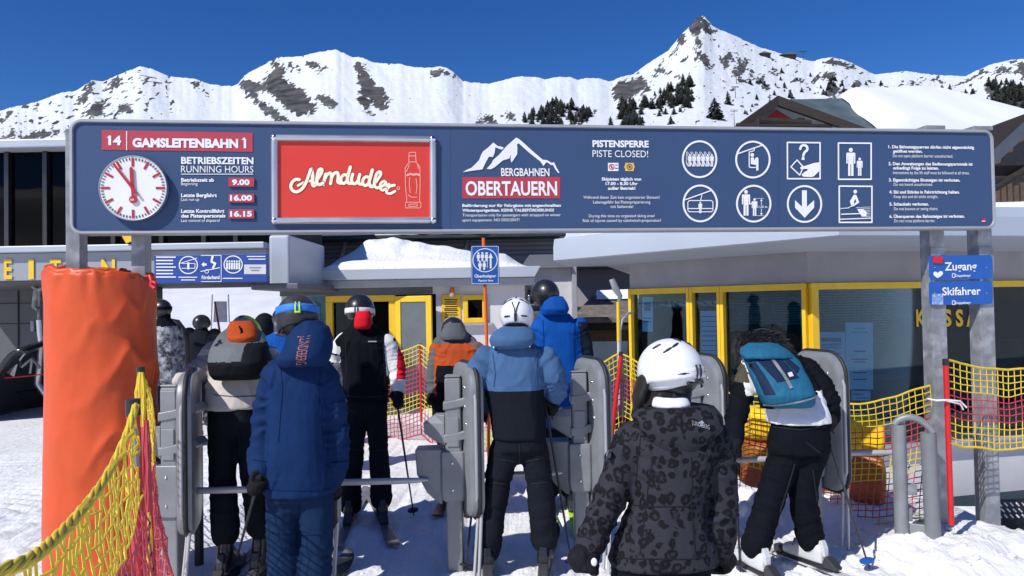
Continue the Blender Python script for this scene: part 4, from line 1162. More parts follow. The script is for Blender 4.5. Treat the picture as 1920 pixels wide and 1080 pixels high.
# posts
PLP = Plane(PL.at(0, 0, -.16), SU)
GZ = .02
for px in (144, 265):
    u, _ = PLP.uv(px, 445)
    M = Matrix(((SU.x, PL.N.x, 0, 0), (SU.y, PL.N.y, 0, 0), (0, 0, 1, 0), (0, 0, 0, 1)))
    p = PLP.at(u, 0, 0); M.translation = p
    obj('post', MB().box((-.042, -.055, -.1), (.042, .055, v1 - .03), M=M), MT['galv'], sg, bevel=.006)
for px in (1747, 1836):
    u, _ = PLP.uv(px, 445)
    M = Matrix(((SU.x, PL.N.x, 0, 0), (SU.y, PL.N.y, 0, 0), (0, 0, 1, 0), (0, 0, 0, 1)))
    p = PLP.at(u, 0, 0); M.translation = p
    mb = MB().box((-.055, -.055, -.1), (.055, -.047, v1 + .02), M=M).box((-.055, .047, -.1), (.055, .055, v1 + .02), M=M).box((-.055, -.046, -.1), (-.046, .046, v1 + .02), M=M).box((.046, -.046, -.1), (.055, .046, v1 + .018), M=M)
    ps = obj('post', mb, MT['galv'], sg, bevel=.003)
    mb = MB().box((-.058, .056, v0 - .30), (.058, .062, v0 - .12), M=M); mb.prism([M @ Vector(q) for q in ((-.058, .063, v0 - .12), (-.058, .063, v0 - .40), (-.05, .063, v0 - .40), (.03, .063, v0 - .12))], PL.N * .004)
    obj('clamp_plate', mb, MT['galv'], ps)
    mb = MB().box((-.075, -.06, v1 + .021), (.075, .075, v1 + .05), M=M)
    obj('cap', mb, MT['galv'], ps, bevel=.004)

WH, RD = MT['white'], MT['sign_red']
def letter(items, m=WH, name='lettering', n=.004):
    for (s, x0, x1, yb, h, b) in items:
        mb = MB(); add_text(mb, PL, s, x0, x1, yb, h, n, b); obj(name, mb, m, sg)
# red title bar
mb = MB(); add_poly(mb, PL, [(191, 281), (474, 285), (474, 249), (191, 244)], .003)
obj('title_bar', mb, RD, sg)
letter([('14', 204, 228, 271.5, 17.5, .045), ('GAMSLEITENBAHN 1', 249, 462, 275.5, 17.5, .05)], n=.006)
mb = MB(); add_rect(mb, PL, 237.3, 246, 239, 282, .006); obj('rule', mb, WH, sg)
mb = MB(); add_rect(mb, PL, 340, 326, 475, 327.4, .004); obj('rule', mb, WH, sg)
for x, y in ((206.0, 254.3), (458.3, 258.3)):
    mb = MB(); add_poly(mb, PL, [(x - 5.2, y + 4.4), (x + 1.5, y + 4.4), (x + 1.5, y), (x - .5, y)], .0063); obj('figure_flag', mb, WH, sg)
letter([('BETRIEBSZEITEN', 340, 475.5, 307, 13.2, .035), ('RUNNING HOURS', 340, 475.5, 323.4, 12.5, 0), ('Betriebszeit ab', 340, 401.6, 340.6, 7, .035), ('Beginning', 340, 371, 347.4, 5.6, 0), ('Letzte Bergfahrt', 340, 407, 369.4, 7, .035), ('Last run up', 340, 374, 376.8, 5.6, 0), ('Letzte Kontrollfahrt', 340, 421, 399, 7, .035), ('des Pistenpersonals', 340, 423, 408, 7, .035), ('Last control of skipatrol', 340, 412, 416.4, 5.6, 0)])
for y0, y1, s, x0, x1, yb in ((334, 350.5, '9.00', 436, 469, 347), (364, 380, '16.00', 432.5, 473.5, 376.4), (393, 410, '16.15', 432.5, 473.5, 406.3)):
    mb = MB(); q = [(429.5, y1), (477.5, y1), (477.5, y0), (429.5, y0)]
    mb.prism([PL.at(*PL.uv(*p), .001) for p in q], PL.N * .012)
    t = obj('time_plate', mb, RD, sg, bevel=.002)
    mb = MB(); add_text(mb, PL, s, x0, x1, yb, 10.5, .0145, .045); obj('lettering', mb, WH, t)
# ------------------------------------------------------------ station clock
cu, cv = PL.uv(254, 354.5); rc = abs(PL.uv(318, 354.5)[0] - cu)
cb0 = PL.at(cu, cv, 0); CD = -.030
ck = thing('station_clock', cb0, 'round white clock with red hands and ticks mounted on blue sign', 'clock')
def disc_loft(rn, k=56):
    return [[PL.at(cu + r * math.cos(2 * math.pi * i / k), cv + r * math.sin(2 * math.pi * i / k), n) for i in range(k)] for r, n in rn]
obj('case', MB().loft(disc_loft([(rc * .96, .003), (rc, .012), (rc, .068 + CD), (rc * .985, .074 + CD), (rc * .965, .073 + CD), (rc * .96, .066 + CD)])), MT['alu'], ck, smooth=40)
obj('dial', MB().loft(disc_loft([(rc * .957, .0665 + CD), (rc * .957, .0695 + CD)])), MT['clock_face'], ck, smooth=30)
def bar(a, r0, r1, w, n, mb, w1=None):
    a = R_(a); d = Vector((math.sin(a), math.cos(a))); p = Vector((d.y, -d.x)); w1 = w if w1 is None else w1
    q = [d * r0 * rc + p * w * rc, d * r1 * rc + p * w1 * rc, d * r1 * rc - p * w1 * rc, d * r0 * rc - p * w * rc]
    mb.prism([PL.at(cu + v.x, cv + v.y, n + CD) for v in q], PL.N * .003)
mb = MB(); mb2 = MB()
for i in range(60):
    if i % 5 == 0:
        mb = MB(); bar(i * 6, .665, .925, .034, .0705, mb); obj('hour_mark', mb, MT['crimson'], ck)
    else: bar(i * 6, .85, .925, .014, .0705, mb2)
obj('minute_marks', mb2, MT['tick_dark'], ck)
mb = MB(); bar(357, -.05, .58, .05, .078, mb); bar(357, .58, .64, .05, .0781, mb, .02); bar(357, -.30, -.05, .038, .078, mb)
a = R_(357); hx, hy = cu - math.sin(a) * .36 * rc, cv - math.cos(a) * .36 * rc
mb.loft([[PL.at(hx + r * math.cos(2 * math.pi * i / 24), hy + r * math.sin(2 * math.pi * i / 24), n) for i in range(24)] for r, n in ((rc * .115, .0775 + CD), (rc * .115, .0815 + CD))])
obj('hour_hand', mb, MT['crimson'], ck)
mb = MB(); bar(324, -.24, .90, .036, .086, mb); obj('minute_hand', mb, MT['crimson'], ck)
mb = MB(); bar(324, -.30, -.245, .036, .086, mb); obj('counterweight', mb, MT['galv'], ck)
mb = MB()
px0, py0 = 254 , 374
add_text(mb, PL, 'DER', 250.5, 258, 378.5, 3.6, .083 + CD, .02); obj('lettering', mb, WH, ck)
# ------------------------------------------------------------ advert in its snap frame
ad = thing('advert_frame', PL.at(*PL.uv(664, 337), 0), 'red drinks advert in rounded silver snap frame on blue sign', 'advert')
c4 = [(522, 407.5), (806.5, 408), (806.5, 268), (522, 266)]
mb = MB(); mb.prism([PL.at(*PL.uv(*p), .006) for p in c4], PL.N * .006); obj('poster', mb, MT['ad_red'], ad)
def rail(a, b):
    a_ = PL.at(*PL.uv(*a), .014); b_ = PL.at(*PL.uv(*b), .014)
    return MB().tube([a_, b_], .0225, 12)
ra = 6.0
for a, b in (((519, 259.5), (806, 262.5)), ((519, 414.5), (806, 413.5)), ((515.5, 265), (516, 410)), ((811.5, 268), (812, 409))):
    obj('rail', rail(a, b), MT['alu'], ad, smooth=40)
for p in ((515.5, 259.5), (811, 262.5), (516, 414), (812, 413.5)):
    q = PL.at(*PL.uv(*p), .014); obj('corner', MB().ball(q, (.026, .026, .026), 12, 8), MT['chrome'], ad, smooth=180)
zz = lambda pts: [(500 + a / 5.142, 230 + b / 5.142) for a, b in pts]
L5 = [
 ([(318,552),(280,552),(245,585),(237,628),(260,662),(300,668),(345,640),(378,590),(405,520),(428,455)], 32),
 ([(434,448),(446,520),(444,585),(455,612),(475,600)], 34),
 ([(305,610),(345,588),(390,572),(440,562)], 24),
 ([(470,590),(500,540),(530,490),(535,455),(508,458),(490,520),(488,580),(510,602),(545,585)], 30),
 ([(548,600),(560,550),(572,500)], 32),([(565,540),(592,498),(622,492),(628,530),(618,592)], 30),([(628,535),(655,492),(686,488),(692,530),(688,575),(715,588)], 30),
 ([(788,520),(752,505),(722,530),(720,572),(745,590),(778,565)], 30),([(808,432),(792,490),(780,545),(788,582),(812,590)], 32),
 ([(832,500),(820,550),(832,588),(862,588),(888,555)], 30),([(900,502),(886,555),(895,592),(920,596)], 30),
 ([(1000,538),(962,525),(932,550),(930,590),(955,610),(990,585)], 30),([(1020,460),(1004,520),(990,575),(1000,615),(1022,620)], 32),
 ([(1028,610),(1065,560),(1098,510),(1098,480),(1068,488),(1046,545),(1040,600),(1060,632),(1090,625)], 28),
 ([(1090,625),(1130,608),(1150,582),(1130,568),(1102,590),(1095,630),(1118,655),(1150,640)], 26),
 ([(1150,640),(1175,598),(1192,612),(1232,606)], 28),([(1192,612),(1160,650),(1160,680),(1195,686),(1238,664)], 26)]
mb = MB()
for pts, w in L5: add_stroke(mb, PL, zz(pts), w / 5.142, .0135, smooth=4)
obj('lettering', mb, MT['cream'], ad)
mb = MB()
for pts, w in L5: add_stroke(mb, PL, zz(pts), (w + 13) / 5.142, .0128, smooth=4)
obj('letter_outline', mb, mat('dark_red_print', C(150, 30, 26), .5), ad)
mb = MB()
for k, pts in enumerate(([(1375,290),(1437,290),(1437,330),(1442,385),(1478,435),(1480,600),(1474,755),(1488,785),(1484,825),(1342,825),(1338,785),(1352,755),(1338,600),(1336,440),(1372,390),(1372,330),(1375,290)], [(1372,325),(1437,325)], [(1372,382),(1440,382)], [(1352,770),(1476,770)], [(1372,790),(1450,785),(1452,808),(1372,812),(1372,790)], [(1378,405),(1360,450),(1345,480)], [(1455,405),(1465,450)], [(1380,530),(1375,600),(1385,680)], [(1440,540),(1450,620),(1440,690)], [(1362,700),(1400,722),(1450,722)])):
    add_stroke(mb, PL, zz(pts), 7 / 5.142, .0135)
add_stroke(mb, PL, zz([(1356,510),(1385,498),(1415,506),(1445,500),(1474,508)]), 20 / 5.142, .0137)
obj('bottle_print', mb, MT['pink'], ad)
mb = MB(); x, y = zz([(1270, 636)])[0]; add_ring(mb, PL, x, y, 3.2, 3.4, 1.4, .0135); obj('trade_mark', mb, MT['pink'], ad)
# ------------------------------------------------------------ resort logo and rules
z6 = lambda pts: [(840 + a / 4.571, 235 + b / 4.571) for a, b in pts]
mb = MB()
add_poly(mb, PL, z6([(127,402),(160,382),(200,365),(235,332),(265,300),(285,250),(300,225),(345,190),(388,148),(425,178),(450,182),(478,192),(462,210),(432,200),(405,188),(400,232),(385,272),(350,270),(325,315),(310,345),(295,378),(220,388)]), .004)
add_poly(mb, PL, z6([(330,373),(370,330),(385,300),(440,250),(500,180),(545,140),(583,106),(608,118),(640,145),(720,218),(810,295),(850,300),(885,322),(908,318),(930,365),(955,408),(945,410),(920,380),(900,342),(880,340),(845,315),(832,330),(818,350),(790,310),(700,240),(605,155),(590,165),(594,195),(592,250),(545,320),(535,300),(538,250),(525,285),(470,302),(400,360),(365,378)]), .0045)
obj('mountain_logo', mb, WH, sg)
mb = MB(); add_rect(mb, PL, 866.7, 332, 1050.5, 372, .003); obj('logo_bar', mb, RD, sg)
letter([('BERGBAHNEN', 939.5, 1030, 330, 15, .02)], n=.0055)
letter([('OBERTAUERN', 873, 1044.5, 366, 27, .025)], n=.006)
letter([('Beförderung nur für Fahrgäste mit angeschnallten', 866.7, 1051.5, 388, 5.6, .035), ('Wintersportgeräten. KEINE TALBEFÖRDERUNG!', 866.7, 1038.6, 397, 5.6, .035), ('Transportation only for passengers with strapped on winter', 867, 1051, 406, 5.2, 0), ('sport equipement. NO DESCENT!', 867, 974, 415.3, 5.2, 0)])
letter([('PISTENSPERRE', 1110.8, 1216, 275.3, 13, .04), ('PISTE CLOSED!', 1110.8, 1215, 294.4, 12.5, .0), ('Skipisten täglich von', 1128, 1202, 338.5, 6, .035), ('17.00 - 8.30 Uhr', 1135.3, 1195.5, 347, 6, .035), ('außer Betrieb!', 1139.7, 1191, 355.8, 6, .035),
 ('Während dieser Zeit kein organisierter Skiraum!', 1093.8, 1236.4, 372.8, 5.6, 0), ('Lebensgefahr bei Pistenpräparierung', 1112, 1219, 381.8, 5.6, 0), ('mit Seilwinde!', 1145, 1187, 390.2, 5.6, 0), ('During this time no organised skiing area!', 1104, 1227, 407.6, 5.4, 0), ('Risk of injures caused by cabelwinch-preparation!', 1092.7, 1239, 416.4, 5.4, 0)])
mb = MB(); add_rect(mb, PL, 1139.7, 305.5, 1159.4, 320.8, .003); pp = obj('warning_plate', mb, WH, sg)
mb = MB(); add_ring(mb, PL, 1146.5, 313, 5.2, 5.4, 1.3, .005); add_stroke(mb, PL, [(1143, 310), (1150, 316)], 1.2, .0055); obj('prohibition_ring', mb, MT['red'], pp)
mb = MB(); add_rect(mb, PL, 1152.5, 309, 1158, 310.2, .005); add_rect(mb, PL, 1152.5, 315, 1158, 316.4, .005); add_rect(mb, PL, 1145.5, 310.5, 1147.5, 315.5, .0049); obj('print', mb, MT['tick_dark'], pp)
mb = MB(); add_poly(mb, PL, [(1172, 320.8), (1188, 320.8), (1188, 317), (1190, 313), (1188, 309), (1188, 305.5), (1172, 305.5), (1172, 309), (1170, 313), (1172, 317)], .003); pp = obj('warning_plate', mb, mat('ochre_print', C(226, 186, 90), .5), sg)
mb = MB(); add_ring(mb, PL, 1180, 313, 5.4, 5.6, 1.2, .005); add_rect(mb, PL, 1178.3, 311, 1182, 315, .005); obj('print', mb, MT['tick_dark'], pp)
letter([('1. Die Bahnsteigsperren dürfen nicht eigenmächtig', 1665, 1825.7, 278, 6, .035), ('geöffnet werden.', 1673.6, 1729, 286.2, 6, .035), ('Do not open platform barrier unauthorized.', 1673.6, 1786, 295, 5.6, 0), ('2. Den Anweisungen des Bedienungspersonals ist', 1665.2, 1823, 309.7, 6, .035), ('unbedingt Folge zu leisten.', 1674, 1759.6, 317.7, 6, .035), ('Instructions by the lift staff must be followed at all times.', 1674, 1817, 326.6, 5.6, 0),
 ('3. Eigenmächtiges Einsteigen ist verboten.', 1666, 1799.5, 340.2, 6, .035), ('Do not board unauthorized.', 1675, 1748, 348.6, 5.6, 0), ('4. Ski und Stöcke in Fahrtrichtung halten.', 1666.6, 1798.5, 362.8, 6, .035), ('Keep skis and ski sticks straight.', 1675.4, 1758, 371.5, 5.6, 0), ('5. Schaukeln verboten.', 1667, 1741, 385.5, 6, .035), ('Do not bounce or swing chairs.', 1675.6, 1758, 394.3, 5.6, 0), ('6. Überqueren des Bahnsteiges ist verboten.', 1667, 1808, 408.6, 6, .035), ('Do not cross platform barrier.', 1676, 1752.8, 417, 5.6, 0)])
mb = MB(); add_poly(mb, PL, [(1839, 417), (1847.5, 417), (1847.5, 409), (1841, 411)], .003); obj('maker_mark', mb, MT['red'], sg)
mb = MB(); add_rect(mb, PL, 1840, 414, 1846.5, 415.6, .005); obj('maker_print', mb, WH, sg)
# ------------------------------------------------------------ pictograms
z7 = lambda pts: [(1250 + a / 4.683, 240 + b / 4.683) for a, b in pts]
def man(mb, cx, top, h, n=.005):
    """standing figure, pixel coordinates: head, torso with arms, legs"""
    k = h / 250.0
    q = lambda pts: z7([(cx + a * k, top + b * k) for a, b in pts])
    x, y = z7([(cx, top + 18 * k)])[0]; add_disc(mb, PL, x, y, 18 * k / 4.683, 19 * k / 4.683, n, k=14)
    add_poly(mb, PL, q([(-34, 42), (34, 42), (40, 50), (40, 138), (28, 138), (26, 70), (24, 70), (24, 248), (3, 248), (3, 145), (-3, 145), (-3, 248), (-24, 248), (-24, 70), (-26, 70), (-28, 138), (-40, 138), (-40, 50)]), n + .0002)
def picto(circ, cx, cy, fn):
    mb = MB(); x, y = z7([(cx, cy)])[0]
    if circ: add_ring(mb, PL, x, y, 33.2, 35.4, 3.6, .004)
    else: add_stroke(mb, PL, [(x - 30.5, y - 34), (x + 30.8, y - 33.5), (x + 30.8, y + 34), (x - 30.2, y + 34)], 2.8, .004, closed=True)
    fn(mb); obj('pictogram', mb, WH, sg)
def st7(mb, pts, w, n=.0045, **k): add_stroke(mb, PL, z7(pts), w / 4.683, n, **k)
def f1(mb):
    for i in range(6):
        c = 200 + i * 39; man(mb, c, 232, 108)
        st7(mb, [(c - 12, 250), (c - 30, 214), (c - 22, 210), (c, 236)], 4, .0043); st7(mb, [(c - 30, 300), (c - 14, 335)], 8, .0043); st7(mb, [(c - 28, 225), (c - 30, 300)], 4, .0042)
picto(True, 287, 275, f1)
def f2(mb):
    st7(mb, [(618, 228), (838, 152)], 11); st7(mb, [(768, 180), (764, 200), (722, 212), (722, 340), (735, 348), (778, 348)], 9)
    x, y = z7([(748, 238)])[0]; add_disc(mb, PL, x, y, 3.5, 3.7, .005)
    add_poly(mb, PL, z7([(735, 262), (760, 258), (770, 285), (778, 262), (795, 258), (803, 272), (803, 372), (785, 378), (782, 325), (735, 318)]), .005)
picto(True, 755, 278, f2)
def f3(mb):
    st7(mb, [(1170, 185), (1180, 160), (1205, 152), (1228, 165), (1230, 195), (1208, 215), (1196, 245)], 22, .0046, smooth=4); add_poly(mb, PL, z7([(1182, 282), (1208, 282), (1208, 258), (1182, 258)]), .0046)
    st7(mb, [(1142, 282), (1198, 345), (1165, 415), (1088, 342)], 11, .0045, closed=True)
    add_poly(mb, PL, z7([(1340, 302), (1340, 375), (1290, 425), (1265, 432), (1195, 428), (1180, 412), (1200, 392), (1240, 368), (1225, 360), (1175, 364), (1168, 348), (1180, 340), (1225, 330), (1290, 308)]), .0052)
picto(False, 1200, 287, f3)
picto(False, 1648, 292, lambda mb: (man(mb, 1613, 176, 248), man(mb, 1691, 262, 160)))
def f5(mb):
    st7(mb, [(152, 634), (392, 548)], 10); st7(mb, [(308, 588), (296, 636)], 8)
    st7(mb, [(196, 638), (392, 638), (404, 652), (404, 722), (392, 736), (196, 736), (184, 722), (184, 652)], 8, closed=True); st7(mb, [(184, 708), (404, 708)], 8, .0048); man(mb, 293, 648, 102)
picto(True, 293, 663, f5)
def f6(mb):
    man(mb, 694, 546, 226); man(mb, 769, 618, 156); st7(mb, [(730, 672), (750, 655)], 9); st7(mb, [(782, 620), (850, 620)], 3); st7(mb, [(782, 770), (850, 770)], 3); st7(mb, [(829, 628), (829, 676)], 5); st7(mb, [(829, 712), (829, 764)], 5)
    add_poly(mb, PL, z7([(829, 622), (818, 642), (840, 642)][::-1]), .0046); add_poly(mb, PL, z7([(829, 770), (840, 748), (818, 748)][::-1]), .0046)
    x0, y0 = z7([(806, 702)])[0]; x1, _ = z7([(880, 702)])[0]; add_text(mb, PL, '1,25 m', x0, x1, y0, 4.2, .0046, .02)
picto(True, 762, 665, f6)
picto(True, 1208, 668, lambda mb: add_poly(mb, PL, z7([(1185, 548), (1228, 548), (1228, 692), (1292, 634), (1292, 700), (1209, 790), (1124, 700), (1124, 634), (1185, 692)]), .0045))
def f8(mb):
    x, y = z7([(1652, 560)])[0]; add_disc(mb, PL, x, y, 3.4, 3.6, .005)
    add_poly(mb, PL, z7([(1640, 585), (1662, 590), (1688, 655), (1648, 682), (1580, 704), (1640, 670), (1662, 648), (1652, 622), (1640, 655), (1648, 685), (1622, 750), (1600, 750), (1620, 690), (1604, 645)]), .005)
    st7(mb, [(1520, 708), (1600, 702)], 6); st7(mb, [(1532, 758), (1690, 752)], 10); st7(mb, [(1520, 802), (1790, 792)], 9)
    for i in range(7): st7(mb, [(1660 + i * 8, 700 + i * 13), (1786, 694 + i * 14)], 3.5)
    add_poly(mb, PL, z7([(1668, 712), (1720, 712), (1755, 740), (1750, 775), (1712, 778), (1690, 750)]), .0052)
picto(False, 1655, 670, f8)

# ================================================================== small signs
def plate_sign(name, lab, cat, x0, y0, x1, y1, d, col, r=.02, pl=None):
    pl = pl or Plane((0, d, 0), (1, 0, 0))
    u0, w0 = pl.uv(x0, y1); u1, w1 = pl.uv(x1, y0)
    t = thing(name, pl.at((u0 + u1) / 2, w0), lab, cat)
    pts = []
    for cx, cy, a0 in ((u1 - r, w1 - r, 0), (u0 + r, w1 - r, 90), (u0 + r, w0 + r, 180), (u1 - r, w0 + r, 270)):
        for i in range(6): a = R_(a0 + 90 * i / 5); pts.append(pl.at(cx + r * math.cos(a), cy + r * math.sin(a), 0))
    obj('plate', MB().prism(pts, pl.N * -.006), col, t)
    return t, pl
PLZ = Plane(PL.at(0, 0, -.088), SU)
for (y0, y1, wd, x0, x1, yb, hgt, lab) in ((478, 524.5, 'Zugang', 1771, 1831, 507, 15.5, 'blue plate lettered Zugang with heart sticker, upper of two on posts'), (526, 572, 'Skifahrer', 1766.5, 1838.5, 553.5, 15, 'blue plate lettered Skifahrer, lower of two on right signposts')):
    t, pl = plate_sign('access_sign', lab, 'sign', 1743.5, y0, 1860, y1, 5.2, MT['sky_blue_sign'], .022, PLZ)
    mb = MB(); add_text(mb, pl, wd, x0, x1, yb, hgt, .003, .02); yy = y0 + 34 + (3 if y0 > 500 else 0)
    obj('lettering', mb, WH, t); mb = MB(); add_text(mb, pl, 'Doppelmayr', 1791, 1820, yy + 7, 4.6, .003, .02); add_stroke(mb, pl, [(1785, yy + 1), (1790, yy + 1), (1790, yy + 8), (1785, yy + 8)], 1.3, .003, closed=True)
    if y0 < 500:
        obj('maker_print', mb, WH, t); mb = MB(); add_poly(mb, pl, [(1749, 512), (1752, 509), (1756, 510), (1758, 512), (1761, 508.5), (1766, 508.5), (1768, 513), (1764, 518), (1757, 521.5), (1751, 517)], .003)
    obj('maker_print', mb, WH, t)
    mb = MB()
    for px in (1752, 1849): mb.ball(pl.at(*pl.uv(px, (y0 + y1) / 2), .002), (.006, .006, .006), 8, 6)
    obj('screw', mb, MT['chrome'], t)
    if y0 < 500:
        mb = MB(); mb.prism([pl.at(*pl.uv(*p), .002) for p in ((1748, 493), (1766, 494), (1767, 482), (1749, 480))], pl.N * .008); obj('red_tag', mb, MT['red'], t, bevel=.002)
    else:
        mb = MB(); add_rect(mb, pl, 1747, 551, 1768, 571, .002); obj('sticker', mb, mat('pale_sticker', C(120, 150, 200), .5, col2=C(180, 200, 230), c2s=60), t)
t, pl = plate_sign('passing_lane_sign', 'blue plate lettered Überholspur with arrow pictogram on orange pole', 'sign', 883.5, 460.5, 935.5, 533, 7.2, MT['sky_blue_sign'], .02)
mb = MB(); add_ring(mb, pl, 909.5, 488, 23.5, 22.5, 1.6, .003)
for x, y in ((897, 475), (904.5, 474.5), (912, 475), (900, 491), (908, 491)):
    add_disc(mb, pl, x, y, 2, 2.1, .0032); add_poly(mb, pl, [(x - 3.2, y + 9), (x - 1.7, y + 9), (x - 1.7, y + 15), (x + 1.7, y + 15), (x + 1.7, y + 9), (x + 3.2, y + 9), (x + 3, y + 2.6), (x - 3, y + 2.6)], .0034)
add_stroke(mb, pl, [(914.5, 473), (913.6, 502)], .9, .0032); add_stroke(mb, pl, [(920, 502), (920, 482)], 3.4, .0032); add_poly(mb, pl, [(915.6, 484), (924.4, 484), (920, 474)], .0036)
add_text(mb, pl, 'Überholspur', 890, 930.5, 520.5, 5.6, .003, .03); add_text(mb, pl, 'Passing lane', 897, 925, 528, 4, .003, .02)
add_stroke(mb, pl, [(884.8, 462), (934.3, 462), (934.3, 531.8), (884.8, 531.8)], .8, .0028, closed=True)
obj('lettering', mb, WH, t)
tag(obj('sign_pole', MB().tube([P(906.5, 446, 7.22), P(909, 530, 7.235), P(912.5, 640, 7.24), P(916, 800, 7.25), G(917, 905)], .016, 10), MT['orange_pole'], smooth=50), 'thin orange plastic pole carrying the Überholspur plate', 'pole')
# ================================================================== orange padding round the left posts
pc = P(190, 560, 4.60); PD = 4.52
pad = thing('post_padding', (pc.x, pc.y, .1), 'tall orange tarpaulin padding wrapped round the left signposts', 'padding')
def padfn(u, v):
    a = 2 * math.pi * u
    z = lerp(.16, 1.955, v)
    # superellipse plan, slightly wider near the ground
    ca, sa = math.cos(a), math.sin(a)
    rx, ry = .305 + .022 * (1 - v), .27
    x = rx * math.copysign(abs(ca) ** .95, ca); y = ry * math.copysign(abs(sa) ** .95, sa)
    q = Vector((ca * 1.2, sa * 1.2, z))
    w = .005 * noise.noise(q * 1.2) + .004 * noise.noise(Vector((ca * 4, sa * 4, z * 1.2))) + .0025 * (1 - abs(noise.noise(Vector((ca * 3 + z * 1.5, sa * 3, z * 3.5 - ca * 2))))) ** 4
    # slanting pleats gathered towards the seam on the right
    s = max(0, math.cos(a + .45)) ** 1.5
    ph = (z * 5.2 - (x - .3) * 5.0) + .8 * noise.noise(q * 2)
    w += s * .026 * ((1 - abs(math.sin(ph * 1.7))) ** 1.6 - .2) * ss(1.95, 1.6, z) * ss(.1, .35, z)
    w += ss(1.72, 1.95, z) * .020 * noise.noise(Vector((ca * 6, sa * 6, z * 2)))
    t = 1 + w / .3
    z += ss(.93, 1, v) * (.028 * noise.noise(Vector((ca * 3.5, sa * 3.5, 4))) - .03 * (x / .3))
    if v > .985: t *= .96
    z += ss(.06, 0, v) * .03 * noise.noise(Vector((ca * 3, sa * 3, 7)))
    return Vector((pc.x + x * t + .012 * (1 - v) * 0, pc.y + y * t, z))
po = obj('cover', MB().grid(padfn, 120, 110), MT['tarp'], pad, smooth=180)
sm = po.modifiers.new('solid', 'SOLIDIFY'); sm.thickness = .02; sm.offset = -1
def rim(a0, a1, r, dz, seed):
    pts = []
    for i in range(16):
        u = lerp(a0, a1, i / 15); q = padfn(u, .99); c = Vector((pc.x, pc.y, q.z))
        q = c + (q - c) * .93 + Vector((0, 0, dz + .012 * noise.noise(Vector((i * .6, seed, 0))))); pts.append(q)
    return pts
obj('rolled_rim', MB().capsule(rim(.42, .98, 0, .0, 1), [.022 + .007 * noise.noise(Vector((i * .7, 2, 2))) for i in range(16)], 10).capsule(rim(.02, .20, 0, .005, 3), [.026 + .008 * noise.noise(Vector((i * .7, 5, 2))) for i in range(16)], 10).capsule(rim(.24, .40, 0, .012, 5), .018, 10), MT['tarp'], pad, smooth=180)
obj('foam_core', MB().loft([[Vector((pc.x + .24 * math.cos(a / 4), pc.y + .14 * math.sin(a / 4), z)) for a in [k * math.pi / 3 for k in range(24)]] for z in (.2, 1.86)]), mat('dark_foam', C(70, 34, 26), .9), pad)
obj('red_tie', MB().tube([P(281, 517, 4.35), P(285, 527, 4.33), P(283, 535, 4.33), P(291, 541, 4.32)], .012, 8).tube([P(285, 527, 4.33), P(293, 531, 4.32)], .009, 6), MT['red'], pad, smooth=60)

